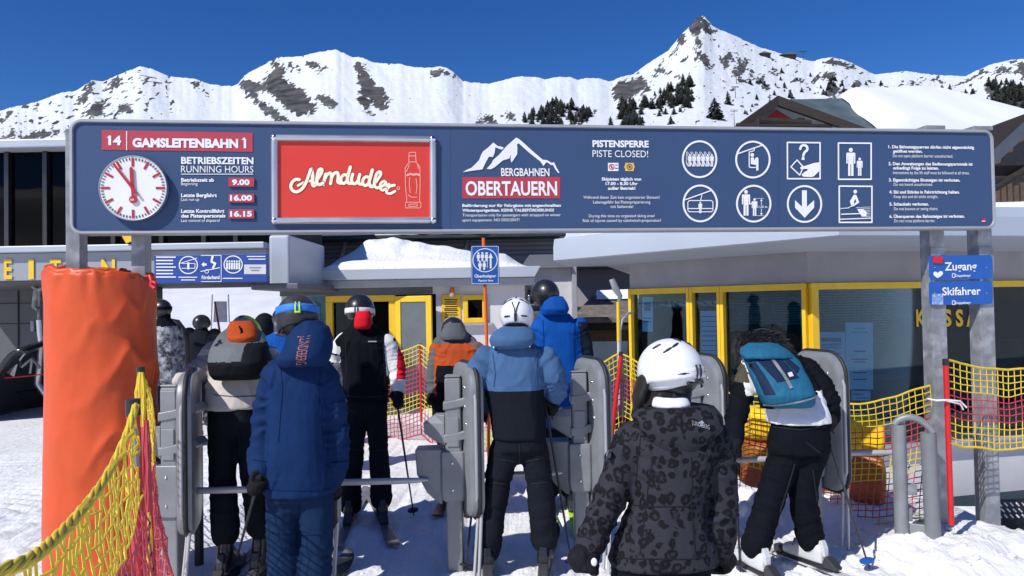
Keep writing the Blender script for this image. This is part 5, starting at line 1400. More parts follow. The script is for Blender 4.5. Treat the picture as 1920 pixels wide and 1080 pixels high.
# ================================================================== access gates
def build_gate():
    g = thing('access_gate', (0, 0, 0), 'x', 'access gate', 'access gates across the lift entrance')
    p = Vector((-.3, .95, 0)).normalized(); nrm = Vector((-p.y, p.x, 0))     # nrm points to the left
    L, z0, z1 = .50, .36, 1.325
    def outline(ins, off, k=7):
        pts = []
        for cx, cz, a0, r in ((L - .10, z1 - .10, 0, .10), (.17, z1 - .17, 90, .17), (.13, z0 + .13, 180, .13), (L - .13, z0 + .13, 270, .13)):
            for i in range(k + 1):
                a = R_(a0 + 90 * i / k); q = p * (cx + (r - ins) * math.cos(a)); pts.append(Vector((q.x, q.y, cz + (r - ins) * math.sin(a))) + nrm * off)
        return pts
    mb = MB().loft([outline(.05, .058), outline(.03, .055), outline(.012, .045), outline(.004, .022), outline(.004, -.012), outline(.012, -.03), outline(.05, -.036)])
    pn = obj('reader_panel', mb, MT['gate_grey'], g, local=True, smooth=35)
    obj('edge_seal', MB().tube(outline(.0, .004), .014, 8, closed=True), MT['rubber'], pn, local=True, smooth=60)
    e = [Vector((-.006, -.008, z)) + nrm * .016 for z in (.52, .8, 1.1)]
    obj('edge_strip', MB().tube([Vector((p.x * .05, p.y * .05, .42)) + nrm * .018] + [v + p * .004 for v in e] + [Vector((p.x * .05, p.y * .05, 1.24)) + nrm * .018], .011, 8), MT['alu_dull'], pn, local=True, smooth=60)
    mb = MB()
    for a, z in ((.12, 1.18), (.24, 1.22), (.10, .95), (.12, 1.06)): q = p * a + nrm * .058; mb.ball((q.x, q.y, z), (.012, .012, .012), 8, 6)
    obj('screw', mb, MT['chrome'], pn, local=True, smooth=180)
    px, py = -.176, .21
    obj('post', MB().box((px - .052, py - .06, -.3), (px + .052, py + .06, 1.235)), MT['gate_grey'], g, local=True, bevel=.014, seg=3)
    obj('front_cover', MB().box((px - .046, py - .067, 1.09), (px + .046, py - .0605, 1.215)), MT['gate_grey'], g, local=True, bevel=.003)
    obj('front_cover', MB().box((px - .04, py - .069, .80), (px + .036, py - .0605, .985)), MT['gate_grey'], g, local=True, bevel=.003)
    obj('post_cap', MB().box((px - .05, py - .058, 1.238), (px + .05, py + .058, 1.25)), MT['gate_grey'], g, local=True, bevel=.004)
    for z in (1.03, .82):
        cl = obj('clamp', MB().prism([(px - .062, py - .07, z), (px + .02, py - .07, z + .012), (px + .16, py - .075, z + .045), (px + .19, py - .075, z + .07), (px + .16, py - .075, z + .105), (px + .02, py - .07, z + .068), (px - .062, py - .07, z + .055)], (0, .15, 0)), MT['gate_grey'], g, local=True, bevel=.008)
        obj('bolt', MB().tube([(px + .155, py - .085, z + .073), (px + .155, py - .07, z + .073)], .018, 12).tube([(px + .115, py - .083, z + .065), (px + .115, py - .07, z + .065)], .010, 10), MT['chrome'], cl, local=True, smooth=40)
    # lower housing with its scoop to the left
    hs = obj('housing', MB().loft([[Vector((px + x * s, py + y * s2, z)) for x, y in ((-.072, -.085), (.06, -.085), (.085, -.06), (.085, .08), (-.075, .08), (-.085, -.06))] for z, s, s2 in ((.44, .55, .7), (.465, .9, .95), (.52, 1, 1), (.74, 1, 1), (.77, .97, .97))]), MT['gate_grey'], g, local=True, bevel=.008)
    obj('scoop', MB().loft([[Vector((px + x, py + y, z)) for x, y in ((-.075, -.06), (-.075 - w, -.03), (-.075 - w, .09), (-.075, .11))] for z, w in ((.43, .02), (.50, .10), (.62, .165), (.765, .175), (.785, .17))]), MT['gate_grey'], hs, local=True, bevel=.01)
    obj('screw', MB().ball((px - .005, py - .087, .70), (.010, .006, .010), 8, 6).ball((px - .005, py - .087, .53), (.010, .006, .010), 8, 6), MT['chrome'], hs, local=True, smooth=180)
    obj('sensor_wing', MB().loft([[Vector((px + x, py + y, z)) for x, y in ((-.055, -.05), (-.055 - w, -.02), (-.055 - w, .06), (-.055, .06))] for z, w in ((.80, .02), (.88, .135), (.91, .135), (.945, .14), (1.0, .06))]), MT['gate_grey'], g, local=True, bevel=.006)
    obj('swing_arm', MB().tube([(-.13, .27, .585), (.05, .28, .585), (.30, .28, .588), (.44, .28, .59), (.52, .28, .593)], [.021, .021, .021, .018, .008], 12), MT['arm_steel'], g, local=True, smooth=60)
    obj('stay_rod', MB().tube([(-.02, .06, .40), (-.05, .03, .0), (-.055, .025, -.1)], .011, 8).tube([(.0, .04, .40), (-.02, .0, .0), (-.025, -.01, -.1)], .011, 8), MT['arm_steel'], g, local=True, smooth=60)
    return g
GATES = [(-1.91, 4.35, 'grey access gate with its panel edge-on, beside the orange padding'), (-1.08, 4.50, 'grey access gate mostly hidden behind the long navy jacket'), (-.215, 4.62, 'grey access gate to the left of the light blue jacket skier'), (.605, 4.80, 'grey access gate between light blue jacket and leopard jacket'), (1.40, 4.95, 'grey access gate mostly hidden behind the leopard jacket'), (2.27, 5.10, 'grey access gate right of the teal backpack skier')]
g0 = build_gate()
for i, (x, y, lab) in enumerate(GATES):
    g = g0 if i == 0 else copy_tree(g0)
    g.location = (x, y, 0); g['label'] = lab
    # each gate keeps its own small twist
    g.rotation_euler.z = (-.03, -.02, 0, -.03, -.02, -.03)[i]
tg = obj('status_display', MB(), MT['black']) if False else None

# ================================================================== safety nets
def net(name, lab, top, h, bands, cell=.05, r=.0035, hang=None, nrow=None, knots=True, rope=None):
    """top: list of points along the upper edge. bands: (rows, material). Strands follow the hang of the net."""
    # resample the upper edge
    pts = [top[0]]
    for a, b in zip(top[:-1], top[1:]):
        n = max(1, int(round((b - a).length / cell)))
        pts += [a.lerp(b, (k + 1) / n) for k in range(n)]
    rows = sum(b[0] for b in bands)
    hang = hang or (lambda i, v, p: Vector((0, 0, -h * v)))
    n = len(pts)
    def at(i, j):
        v = j / rows; p = pts[i]
        w = .010 * noise.noise(Vector((p.x * 3, p.y * 3, v * 4 + len(lab)))) + .009 * noise.noise(Vector((i * .9, j * .8, len(lab) * .3)))
        return p + hang(i / (n - 1), v, p) + Vector((w, w, .018 * noise.noise(Vector((i * .25, v * 3, len(lab) * .7)))))
    grid = [[at(i, j) for i in range(n)] for j in range(rows + 1)]
    t = thing(name, grid[rows][n // 2], lab, 'safety net', 'yellow and red safety nets')
    j0 = 0
    for cnt, mt in bands:
        mb = MB()
        for j in range(j0 + (1 if j0 else 0), j0 + cnt + 1):
            rr = r * (2.0 if j in (0, rows) else 1)
            mb.tube(grid[j], rr, 5)
        for i in range(n):
            mb.tube([grid[j][i] for j in range(j0, j0 + cnt + 1)], r * .9, 4)
        obj('red_mesh' if mt == 'net_red' else 'yellow_mesh', mb, MT[mt], t, smooth=60)
        j0 += cnt
    if rope:
        obj('edge_rope', MB().tube([grid[0][i] + Vector((0, 0, .004)) for i in range(n)], rope, 8), MT['net_yellow'], t, smooth=60)
    return t
MT['net_yellow'] = mat('yellow_netting', C(222, 192, 52), .55, var=.12, vs=40)
MT['net_red'] = mat('red_netting', C(188, 66, 76), .55, var=.15, vs=40)
def sagline(a, b, sag, n=16, z2=None):
    return [a.lerp(b, k / n) - Vector((0, 0, sag * 4 * (k / n) * (1 - k / n))) for k in range(n + 1)]
# near net, sweeping past the viewer on the left
tp = [P(*q) for q in ((253,762,1.9),(236,815,1.76),(213,867,1.62),(188,910,1.46),(160,947,1.32),(130,982,1.20),(100,1013,1.08),(75,1035,1.0),(50,1053,.93),(0,1073,.84),(-80,1100,.72),(-200,1125,.60))]
n1_ = net('safety_net', 'nearest yellow and red net sweeping down from red post in left foreground', tp, .95, [(6, 'net_yellow'), (19, 'net_red')], cell=.036, r=.0030, hang=lambda u, v, p: Vector((.03 * v * (1 - u), .10 * v * (1 - u), -(.95 * v) * (.75 + .25 * (1 - u)))))
rp = MB()
for k in range(5):
    ph = k * 1.26
    rp.tube([q + Vector((.006 * math.sin(i * .9 + ph), .004, .006 * math.cos(i * .9 + ph))) for i, q in enumerate([a.lerp(b, f) for a, b in zip(tp[:-1], tp[1:]) for f in (0, .33, .66)] + [tp[-1]])], .0042, 6)
obj('edge_rope', rp, MT['net_yellow'], n1_, smooth=60)
def redpole(name, lab, a, b, r=.016, capm=True, group='red net poles'):
    t = thing(name, b, lab, 'pole', group)
    obj('pole', MB().tube([b, a], r, 12), MT['red'], t, smooth=50)
    d = (a - b).normalized()
    obj('cap', MB().tube([a - d * .03, a + d * .012], r * 1.12, 12), MT['black'], t, smooth=50)
    return t
pa = P(249, 757, 1.92)
redpole('net_pole', 'red net pole nearest the viewer at left with black hollow cap', pa, P(292, 1822, 1.92))
obj('strap', MB().tube([pa + Vector((.012, -.018, -.06)), pa + Vector((.018, -.018, -.16))], .008, 6), MT['gate_grey'], n1_)
pb = P(264, 694, 2.75)
redpole('net_pole', 'thin red net pole rising behind the nearest pole beside the orange padding', pb, P(307, 1448, 2.75), .013)
tp2 = sagline(pb + Vector((.0, .01, -.02)), P(282, 790, 4.25), .03, 14)
ne_ = net('safety_net', 'yellow and red net hanging edge-on in front of orange padding', tp2, .95, [(7, 'net_yellow'), (11, 'net_red'), (3, 'net_yellow')], cell=.05, r=.0032, hang=lambda u, v, p: Vector((.10 * v * (1 - u) + .03 * v, .03 * math.sin(v * 9 + u * 6), -.98 * v)))
for y0_, y1_, nm, x0_, k_ in ((698, 800, 'net_yellow', 265, 7), (788, 1015, 'net_red', 272, 8), (960, 1150, 'net_yellow', 276, 5), (1000, 1200, 'net_red', 270, 5)):
    mb = MB()
    for k in range(k_):
        pts = []
        for j in range(9):
            t_ = j / 8; q = P(x0_ + (y0_ + (y1_ - y0_) * t_ - 700) * .012 + (k - k_ / 2) * (1.2 + 1.9 * math.sin(math.pi * min(1, t_ * 1.1))), lerp(y0_, y1_, t_), 2.70 - .02 * (k % 3))
            pts.append(q + Vector((.006 * noise.noise(Vector((j * .9, k, y0_))), 0, 0)))
        mb.tube(pts, .0042, 6)
    obj('gathered_end', mb, MT[nm], ne_, smooth=60)
net('safety_net', 'yellow and red net running behind the orange padding', sagline(Vector((-2.30, 4.80, 1.05)), Vector((-3.1, 5.75, 1.1)), .05, 14), 1.0, [(5, 'net_yellow'), (10, 'net_red'), (4, 'net_yellow')], cell=.055, r=.004)
# net on the right, from the red pole out of the picture
rpz = P(1773, 676, 4.95)
redpole('net_pole', 'tall red slalom pole in front of the right signpost', rpz, P(1784, 984, 4.97), .0175)
tpr = [rpz + Vector((.01, 0, 0)), P(1800, 684, 5.0), P(1850, 690, 5.05), P(1890, 693, 5.1), P(1960, 684, 5.15), P(2060, 665, 5.2)]
net('safety_net', 'yellow and red net stretched from tall red pole out of frame right', tpr, .545, [(4, 'net_yellow'), (4, 'net_red'), (4, 'net_yellow')], cell=.052, r=.0040)
obj_ = obj('cord_tie', MB().tube([P(1740, 748, 5.02), P(1756, 751, 4.93), P(1776, 750, 4.92), P(1800, 752, 4.96), P(1812, 764, 4.97)], .0065, 8).tube([P(1776, 752, 4.92), P(1800, 757, 4.95), P(1806, 768, 4.96)], .005, 8), MT['white'], smooth=60)
tag(obj_, 'white cord tied round the right signpost and red pole', 'cord')
# net running back to the middle of the forecourt
mpz = P(1165, 662, 7.4)
pe = P(1744, 722, 5.28)
tpm = [pe, P(1715, 731, 5.4), P(1680, 743, 5.5), P(1640, 752, 5.65), P(1600, 755, 5.8), P(1560, 757, 5.95), P(1480, 752, 6.2), P(1400, 741, 6.5), P(1330, 727, 6.75), P(1260, 706, 7.0), P(1210, 688, 7.2), mpz]
net('safety_net', 'long yellow and red net running back from right signpost past the gates', tpm, 1.0, [(4, 'net_yellow'), (5, 'net_red'), (4, 'net_yellow'), (6, 'net_red'), (2, 'net_yellow')], cell=.055, r=.0042, hang=lambda u, v, p: Vector((.02 * math.sin(v * 5), .05 * v, -(1.0 if u > .3 else lerp(.96, 1.0, u / .3)) * v)))
redpole('net_pole', 'slanted red net pole beside the light blue jacket gate', mpz, P(1143, 850, 7.3), .022)
npz = P(788, 646, 9.4)
tpn = sagline(mpz, P(1000, 715, 8.2), .06, 8) + sagline(P(1000, 715, 8.2), npz, .16, 14)[1:]
net('safety_net', 'yellow and red net in front of the booth beside black jacket skier', tpn, 1.12, [(4, 'net_yellow'), (6, 'net_red'), (4, 'net_yellow'), (6, 'net_red')], cell=.06, r=.0055)
tpn2 = sagline(npz, P(600, 662, 10.3), .12, 14)
net('safety_net', 'yellow and red net behind black jacket skier at the booth door', tpn2, 1.12, [(4, 'net_yellow'), (6, 'net_red'), (4, 'net_yellow'), (6, 'net_red')], cell=.06, r=.0055)
redpole('net_pole', 'thin red net pole in front of the booth door', npz, P(790, 790, 9.4), .016)
# ================================================================== yellow and brown padded barrier behind the right net
yb = thing('padded_barrier', (2.6, 6.35, 0), 'bright yellow padded barrier with brown lower half behind right net', 'padded barrier')
def padbar(z0, z1, seed):
    A = P(1384, 800, 7.0); B = P(1652, 800, 6.2)
    def fn(u, v):
        a = 2 * math.pi * v
        x = lerp(A.x, B.x, u); y = lerp(A.y, B.y, u)
        e = min(1, (u + .002) * 14, (1.002 - u) * 9); e = math.sqrt(max(0, 1 - (1 - e) ** 2))
        zc, hz = (z0 + z1) / 2, (z1 - z0) / 2
        ca, sa = math.cos(a), math.sin(a)
        n = 1 + .07 * noise.noise(Vector((u * 9, ca * 1.5, sa * 1.5 + seed))) + .03 * noise.noise(Vector((u * 25, ca * 3, sa * 3 + seed)))
        return Vector((x, y + .2 * math.copysign(abs(ca) ** .6, ca) * e * n, zc + hz * math.copysign(abs(sa) ** .6, sa) * (.55 + .45 * e) * n))
    return MB().grid(fn, 80, 40)
obj('upper_cushion', padbar(.42, .72, 1), MT['mat_yellow'], yb, smooth=180)
obj('lower_cushion', padbar(-.02, .415, 5), MT['mat_orange'], yb, smooth=180)

# ================================================================== grey hoop bollard on the right
hb_ = P(1688, 900, 5.1); hr = P(1743, 900, 5.02)
hp = thing('hoop_bollard', ((hb_.x + hr.x) / 2, 5.05, 0), 'low grey double-post hoop standing in snow beside right signpost', 'bollard')
zt_ = P(1715, 798, 5.05).z
obj('post', MB().tube([Vector((hb_.x, hb_.y, -.05)), Vector((hb_.x, hb_.y, zt_))], .045, 18), MT['gate_grey'], hp, smooth=50)
pr_ = obj('post', MB().tube([Vector((hr.x + .015, hr.y, -.05)), Vector((hr.x, hr.y, zt_ - .045))], .05, 18), mat('chipped_grey_paint', C(120, 124, 128), .45, .1, var=.08, col2=C(96, 80, 66), c2s=7, c2t=.70, bump=.2, bs=60), hp, smooth=50)
m_ = (hb_ + hr) / 2
arc = [Vector((lerp(hb_.x - .03, hr.x + .03, k / 12), lerp(hb_.y, hr.y, k / 12), lerp(zt_, zt_ - .045, k / 12) + .075 * math.sin(math.pi * k / 12) ** .7)) for k in range(13)]
obj('hoop', MB().tube(arc, .024, 12), MT['gate_grey'], hp, smooth=60)
obj('base_plate', MB().wall((hb_.x + .03, hb_.y - .01), (hr.x, hr.y - .01), -.02, .17, .012), MT['gate_grey'], hp, bevel=.004)
obj('bracket', MB().box((hb_.x + .035, hb_.y - .03, .36), (hb_.x + .10, hb_.y + .03, .43)).box((hb_.x + .035, hb_.y - .02, .18), (hb_.x + .07, hb_.y + .02, .27)), MT['galv'], hp, bevel=.006)

# ================================================================== distant slalom frame on the slope
sf = thing('practice_frame', P(413, 612, 22), 'light frame with grey mesh sheet standing on the far snow slope', 'frame')
obj('frame', MB().tube([P(396, 618, 22), P(398, 552, 22)], .02, 6).tube([P(430, 605, 22), P(428, 552, 22)], .02, 6), MT['white'], sf)
obj('mesh_sheet', MB().prism([P(400, 604, 22), P(426, 604, 22), P(425, 565, 22), P(402, 565, 22)], (0, .02, 0)), mat('grey_mesh', C(190, 192, 198), .7), sf)
tag(obj('slalom_pole', MB().tube([P(403, 566, 21.5), P(412, 622, 21)], .03, 6), MT['crimson']), 'leaning dark red slalom pole in front of the far mesh frame', 'pole')
sc_ = thing('lift_gate_arch', P(360, 640, 10.5), 'curved black tube arch beside the mottled grey jacket skier', 'arch')
obj('outer_tube', MB().tube([P(312, 602, 10.5), P(330, 605, 10.5), P(343, 620, 10.5), P(349, 640, 10.5), P(350, 690, 10.5)], .045, 8), MT['black'], sc_, smooth=60)
obj('inner_tube', MB().tube([P(312, 598, 10.6), P(335, 602, 10.6), P(350, 622, 10.6), P(354, 650, 10.6)], .02, 8), MT['black'], sc_, smooth=60)
# dark reader terminal behind the first gate
rt = thing('reader_terminal', P(374, 740, 4.9), 'dark grey reader box with lime display behind the edge-on gate', 'terminal')
mb = MB(); pbox(mb, 357, 708, 385, 770, 4.95, .10); obj('case', mb, MT['steel_dark'], rt, bevel=.012)
mb = MB(); pbox(mb, 366, 722, 377, 731, 4.945, .004); obj('display', mb, MT['lime'], rt)
a = P(371, 768, 5.0); obj('stand', MB().tube([Vector((a.x, 5.0, -.05)), a], .03, 10), MT['steel_dark'], rt, smooth=50)
# ================================================================== people
from mathutils.bvhtree import BVHTree
PEOPLE = 'skiers queueing at the lift gates'
def ring(px, py, hw, hd, d, dd=0.0, e=2.4, n=22, tilt=0.0):
    c = P(px, py, d + dd); w = hw * (d + dd) / F
    pts = []
    for i in range(n):
        a = 2 * math.pi * i / n; ca, sa = math.cos(a), math.sin(a)
        pts.append(c + Vector((w * math.copysign(abs(ca) ** (2 / e), ca), hd * math.copysign(abs(sa) ** (2 / e), sa), tilt * hd * sa)))
    return pts
def rows_loft(mb, rows, d):
    """rows: (px, py, half width px, half depth m[, extra depth])"""
    rr = [ring(r[0], r[1], r[2], r[3], d, r[4] if len(r) > 4 else 0.0) for r in rows]
    mb.loft(rr if rr[0][0].z < rr[-1][0].z else rr[::-1])
def limb_pts(L, d): return [P(q[0], q[1], d + q[2]) for q in L], [q[3] for q in L]
def dens(pts, rs, k=4):
    """Catmull-Rom through joints so that limbs bend softly"""
    o, ro = [], []
    for i in range(len(pts) - 1):
        p0 = pts[max(i - 1, 0)]; p1 = pts[i]; p2 = pts[i + 1]; p3 = pts[min(i + 2, len(pts) - 1)]
        for j in range(k):
            t = j / k
            o.append(.5 * (2 * p1 + (p2 - p0) * t + (2 * p0 - 5 * p1 + 4 * p2 - p3) * t * t + (3 * p1 - p0 - 3 * p2 + p3) * t ** 3)); ro.append(lerp(rs[i], rs[i + 1], t))
    return o + [pts[-1]], ro + [rs[-1]]
def limb(mb, L, d):
    p, r = limb_pts(L, d); p, r = dens(p, r); mb.capsule(p, r, 14)

def remesh(mb, voxel, smooth=4):
    me = mb.mesh('tmp'); o = bpy.data.objects.new('tmp', me); COL.objects.link(o)
    m = o.modifiers.new('r', 'REMESH'); m.mode = 'VOXEL'; m.voxel_size = voxel
    s = o.modifiers.new('s', 'SMOOTH'); s.factor = .5; s.iterations = smooth
    dg = bpy.context.evaluated_depsgraph_get()
    out = bpy.data.meshes.new_from_object(o.evaluated_get(dg))
    bpy.data.objects.remove(o); bpy.data.meshes.remove(me)
    return out
def seg_dist(p, a, b):
    e = b - a; t = max(0, min(1, (p - a).dot(e) / max(1e-9, e.length_squared)))
    return (p - a - e * t).length, t
def wrinkle(me, amp, seed, bones=()):
    """cloth folds: broad dents, long vertical pulls, and rings of creases round the limbs' bends"""
    me.calc_loop_triangles()
    nv = [v.normal.copy() for v in me.vertices]
    for v, n in zip(me.vertices, nv):
        p = v.co
        s = Vector((p.x, p.y, p.z)) + Vector((seed * 3.1, 0, 0))
        w = .55 * noise.noise(s * 5)
        wp = Vector((s.x * 8, s.y * 8, s.z * 2.6)) + .7 * Vector((noise.noise(s * 4), noise.noise(s * 4 + Vector((7, 0, 0))), noise.noise(s * 4 + Vector((0, 9, 0)))))
        w += .75 * ((1 - abs(noise.noise(wp))) ** 4 - .35)
        w += .12 * noise.noise(s * 18)
        best, bt, bi = 9, 0, None
        for bi_, (a, b) in enumerate(bones):
            dd_, t_ = seg_dist(p, a, b)
            if dd_ < best: best, bt, bi = dd_, t_, bi_
        if bi is not None and best < .13:
            a, b = bones[bi]; L = (b - a).length
            y = bt * L; near = max(0, 1 - min(bt, 1 - bt) * L / .14)
            w += (.8 + 1.5 * near) * ((1 - abs(noise.noise(Vector((y * 16 + 1.2 * noise.noise(s * 7), seed, bi * 3.3))))) ** 3 - .45)
        v.co = p + n * (amp * w)
    me.update()
def cloth(name, mb, mats, parent, voxel=.013, smooth=4, amp=.006, seed=1, colfn=None, bones=(), final_smooth=180):
    me = remesh(mb, voxel, smooth)
    if amp: wrinkle(me, amp, seed, bones)
    mats = mats if isinstance(mats, (list, tuple)) else [mats]
    if colfn:
        idx = [colfn(p.center) for p in me.polygons]
    off = world_off(parent)
    me.transform(Matrix.Translation(-off))
    o = obj(name, me, mats, parent, local=True, smooth=final_smooth)
    if colfn: me.polygons.foreach_set('material_index', idx)
    return o
def decal(mb_pts, target_meshes, mbo, fs, lift=.003, dirv=Vector((0, 1, 0))):
    out = []
    for p in mb_pts:
        h = None
        for bv in target_meshes:
            q = bv.ray_cast(p - dirv * .6, dirv)
            if q[0] is not None and (h is None or (q[0] - p).dot(dirv) < (h - p).dot(dirv)): h = q[0]
        out.append((h if h is not None else p) - dirv * lift)
    mbo.add(out, fs)
def bvh(o):
    off = world_off(o)
    return BVHTree.FromPolygons([v.co + off for v in o.data.vertices], [p.vertices[:] for p in o.data.polygons])

def skin_body(name, V, E, root, mats):
    """one continuous figure grown from a skeleton"""
    me = bpy.data.meshes.new('sk'); me.from_pydata([tuple(v[0]) for v in V], E, [])
    o = bpy.data.objects.new('sk', me); COL.objects.link(o)
    o.modifiers.new('skin', 'SKIN')
    for i, s in enumerate(me.skin_vertices[0].data):
        s.radius = V[i][1] if isinstance(V[i][1], tuple) else (V[i][1], V[i][1]); s.use_root = (i == root)
    sb = o.modifiers.new('sub', 'SUBSURF'); sb.levels = 2; sb.render_levels = 2
    dg = bpy.context.evaluated_depsgraph_get()
    out = bpy.data.meshes.new_from_object(o.evaluated_get(dg))
    bpy.data.objects.remove(o); bpy.data.meshes.remove(me)
    out.name = name
    for m in list(out.materials): pass
    out.materials.clear(); out.materials.append(mats)
    out.polygons.foreach_set('use_smooth', [True] * len(out.polygons))
    return out

# ------------------------------------------------------------------ helmet
def frame_M(c, yaw, pitch, roll=0.0):
    """local y = where the head looks; yaw to the left positive, pitch forward positive (degrees)"""
    return Matrix.Translation(c) @ Matrix.Rotation(R_(yaw), 4, 'Z') @ Matrix.Rotation(R_(-pitch), 4, 'X') @ Matrix.Rotation(R_(roll), 4, 'Y')
def hpt(az, el, k=1.0, rr=(.118, .143, .130)):
    az, el = R_(az), R_(el)
    return Vector((rr[0] * k * math.cos(el) * math.sin(az), rr[1] * k * math.cos(el) * math.cos(az), rr[2] * k * math.sin(el)))
def helmet(parent, c, yaw, pitch, shell, strap=None, clip=None, vents=True, s=1.0, roll=0, strap_el=6, pads=None, lens=None, vent_mat=None):
    M = frame_M(c, yaw, pitch, roll) @ Matrix.Scale(s, 4)
    n, m = 44, 20
    def low(az):
        a = abs(((az + 180) % 360) - 180)                # 0 front, 180 back
        return lerp(6, -36, ss(25, 75, a)) if a < 110 else lerp(-36, -30, ss(110, 160, a))
    vs, fs = [M @ Vector((0, 0, .130))], []
    for j in range(1, m + 1):
        for i in range(n):
            az = 360 * i / n; el = lerp(90, low(az), j / m)
            k = 1.0 + (.012 if j > m - 2 else 0) + .012 * ss(10, 30, el) * math.cos(R_(az)) * 0
            q = hpt(az, el, k)
            # flatten the back a little, drop a soft ridge where the shell halves join
            a = abs(((az + 180) % 360) - 180)
            if el < 0: q *= 1 - .06 * ss(0, -36, el)
            vs.append(M @ q)
    for i in range(n): fs.append((0, 1 + (i + 1) % n, 1 + i))
    for j in range(m - 1):
        for i in range(n):
            i2 = (i + 1) % n
            fs.append((1 + j * n + i2, 1 + (j + 1) * n + i2, 1 + (j + 1) * n + i, 1 + j * n + i))
    h = obj('helmet', MB().add(vs, fs), shell, parent, smooth=180)
    so = h.modifiers.new('solid', 'SOLIDIFY'); so.thickness = .016 * s; so.offset = -1
    obj('liner', MB().ball(M @ Vector((0, -.004, -.012)), (.098 * s, .122 * s, .105 * s), 20, 14, M=(Matrix.Rotation(R_(yaw), 3, 'Z') @ Matrix.Rotation(R_(-pitch), 3, 'X'))), pads or MT['black'], h, smooth=180)
    vm = vent_mat or MT['black']
    if vents:
        mb = MB()
        for az, el, l, t in ((150, 48, 9, 0), (210, 48, 9, 0), (128, 38, 8, 1), (232, 38, 8, 1), (180, 66, 7, 2), (150, -8, 10, 3), (210, -8, 10, 3), (100, 50, 8, 1), (260, 50, 8, 1)):
            if t == 2: a, b = hpt(az, el - l, 1.002), hpt(az, el + l, 1.002)
            elif t == 3: a, b = hpt(az - l, el, 1.0), hpt(az + l, el, 1.0)
            else: a, b = hpt(az - l, el - 4 * (1 if az < 180 else -1), 1.002), hpt(az + l, el + 4 * (1 if az < 180 else -1), 1.002)
            mid = hpt(az, el, 1.004)
            mb.capsule([M @ a, M @ mid, M @ b], [.0045 * s, .006 * s, .0045 * s], 8)
        obj('vent', mb, vm, h, smooth=180)
    if strap:
        def band(u, v):
            az = lerp(62, 298, u); dz = lerp(-.021, .021, v)
            q = hpt(az, strap_el - 10 * abs(math.cos(R_(az))) * (1 if math.cos(R_(az)) > 0 else 0) , 1.03); q.z += dz
            q2 = Vector((q.x, q.y, 0)); return M @ q
        b_ = obj('goggle_strap', MB().grid(band, 48, 3), strap, h, smooth=180)
        so = b_.modifiers.new('solid', 'SOLIDIFY'); so.thickness = .004; so.offset = 1
        if clip:
            mb = MB()
            for k in (-1, 1):
                mb.capsule([M @ (hpt(180 + k * 5, strap_el + 12, 1.045)), M @ hpt(180 + k * 5, strap_el, 1.075), M @ hpt(180 + k * 5, strap_el - 13, 1.045)], .004 * s, 8)
            mb.capsule([M @ hpt(175, strap_el - 13, 1.045), M @ hpt(185, strap_el - 13, 1.045)], .006 * s, 8)
            obj('strap_clip', mb, clip, h, smooth=180)
    if lens:
        def lz(u, v):
            az = lerp(-66, 66, u); q = hpt(az, 0, .93); q.z = lerp(-.075, .005, v); q.y += .03 * math.cos(R_(az)) - .006 * abs(2 * v - 1)
            return M @ q
        l_ = obj('goggles', MB().grid(lz, 20, 6), lens, h, smooth=180)
        so = l_.modifiers.new('solid', 'SOLIDIFY'); so.thickness = .03; so.offset = -1
    return h, M

# ------------------------------------------------------------------ gloves, poles, boots, skis
def glove(parent, c, A, O, wrist, m, s=1.0):
    """gloved hand closed round a pole: c grip centre, A along the pole (upwards), O from pole to back of hand"""
    A = A.normalized(); O = (O - A * O.dot(A)).normalized(); T = A.cross(O)
    mb = MB()
    R1 = .030 * s
    mb.ball(c + O * .040 * s, (.05 * s, .05 * s, .05 * s), 14, 10, M=Matrix((T * .9, O * .52, A)).transposed())
    for k, (a, l) in enumerate(((.038, 215), (.013, 235), (-.012, 225), (-.036, 200))):
        pts = []
        for j in range(7):
            th = R_(lerp(20, l, j / 6)); pts.append(c + A * a * s + (O * math.cos(th) + T * math.sin(th)) * (R1 + .008 * s * (1 - j / 6)))
        mb.capsule(pts, [.0145 * s, .0145 * s, .014 * s, .0135 * s, .013 * s, .0125 * s, .011 * s], 10)
    pts = []
    for j in range(5):
        th = R_(lerp(-30, -150, j / 4)); pts.append(c + A * lerp(.03, .062, j / 4) * s + (O * math.cos(th) + T * math.sin(th)) * (R1 + .006))
    mb.capsule(pts, [.017 * s, .017 * s, .016 * s, .015 * s, .012 * s], 10)
    w0 = c + O * .045 * s
    mb.capsule([w0, w0.lerp(wrist, .6), wrist], [.038 * s, .042 * s, .050 * s], 12)
    return cloth('glove', mb, m, parent, .0065, 2, .0012, 3)
def ski_pole(hand, tip, lab, shaft, grip=None, basket=None):
    t = thing('ski_pole', tip, lab, 'ski pole', 'ski poles')
    d = (tip - hand).normalized(); top = hand - d * .07
    obj('shaft', MB().tube([hand + d * .06, hand + d * .4, tip], [.0085, .0085, .0055], 10), shaft, t, smooth=60)
    obj('grip', MB().tube([top, hand - d * .05, hand, hand + d * .06], [.013, .018, .015, .014], 10), grip or MT['black'], t, smooth=60)
    b = tip - d * .055
    obj('basket', MB().tube([b - d * .012, b, b + d * .006], [.012, .045, .044], 16), basket or MT['black'], t, smooth=40)
    side = Vector((.02, -.02, 0))
    obj('strap', MB().tube([top + side * .2, top + side + d * .04, hand + side * 1.6 + d * .06, hand + side + d * .02], .0045, 6), MT['black'], t, smooth=60)
    return t
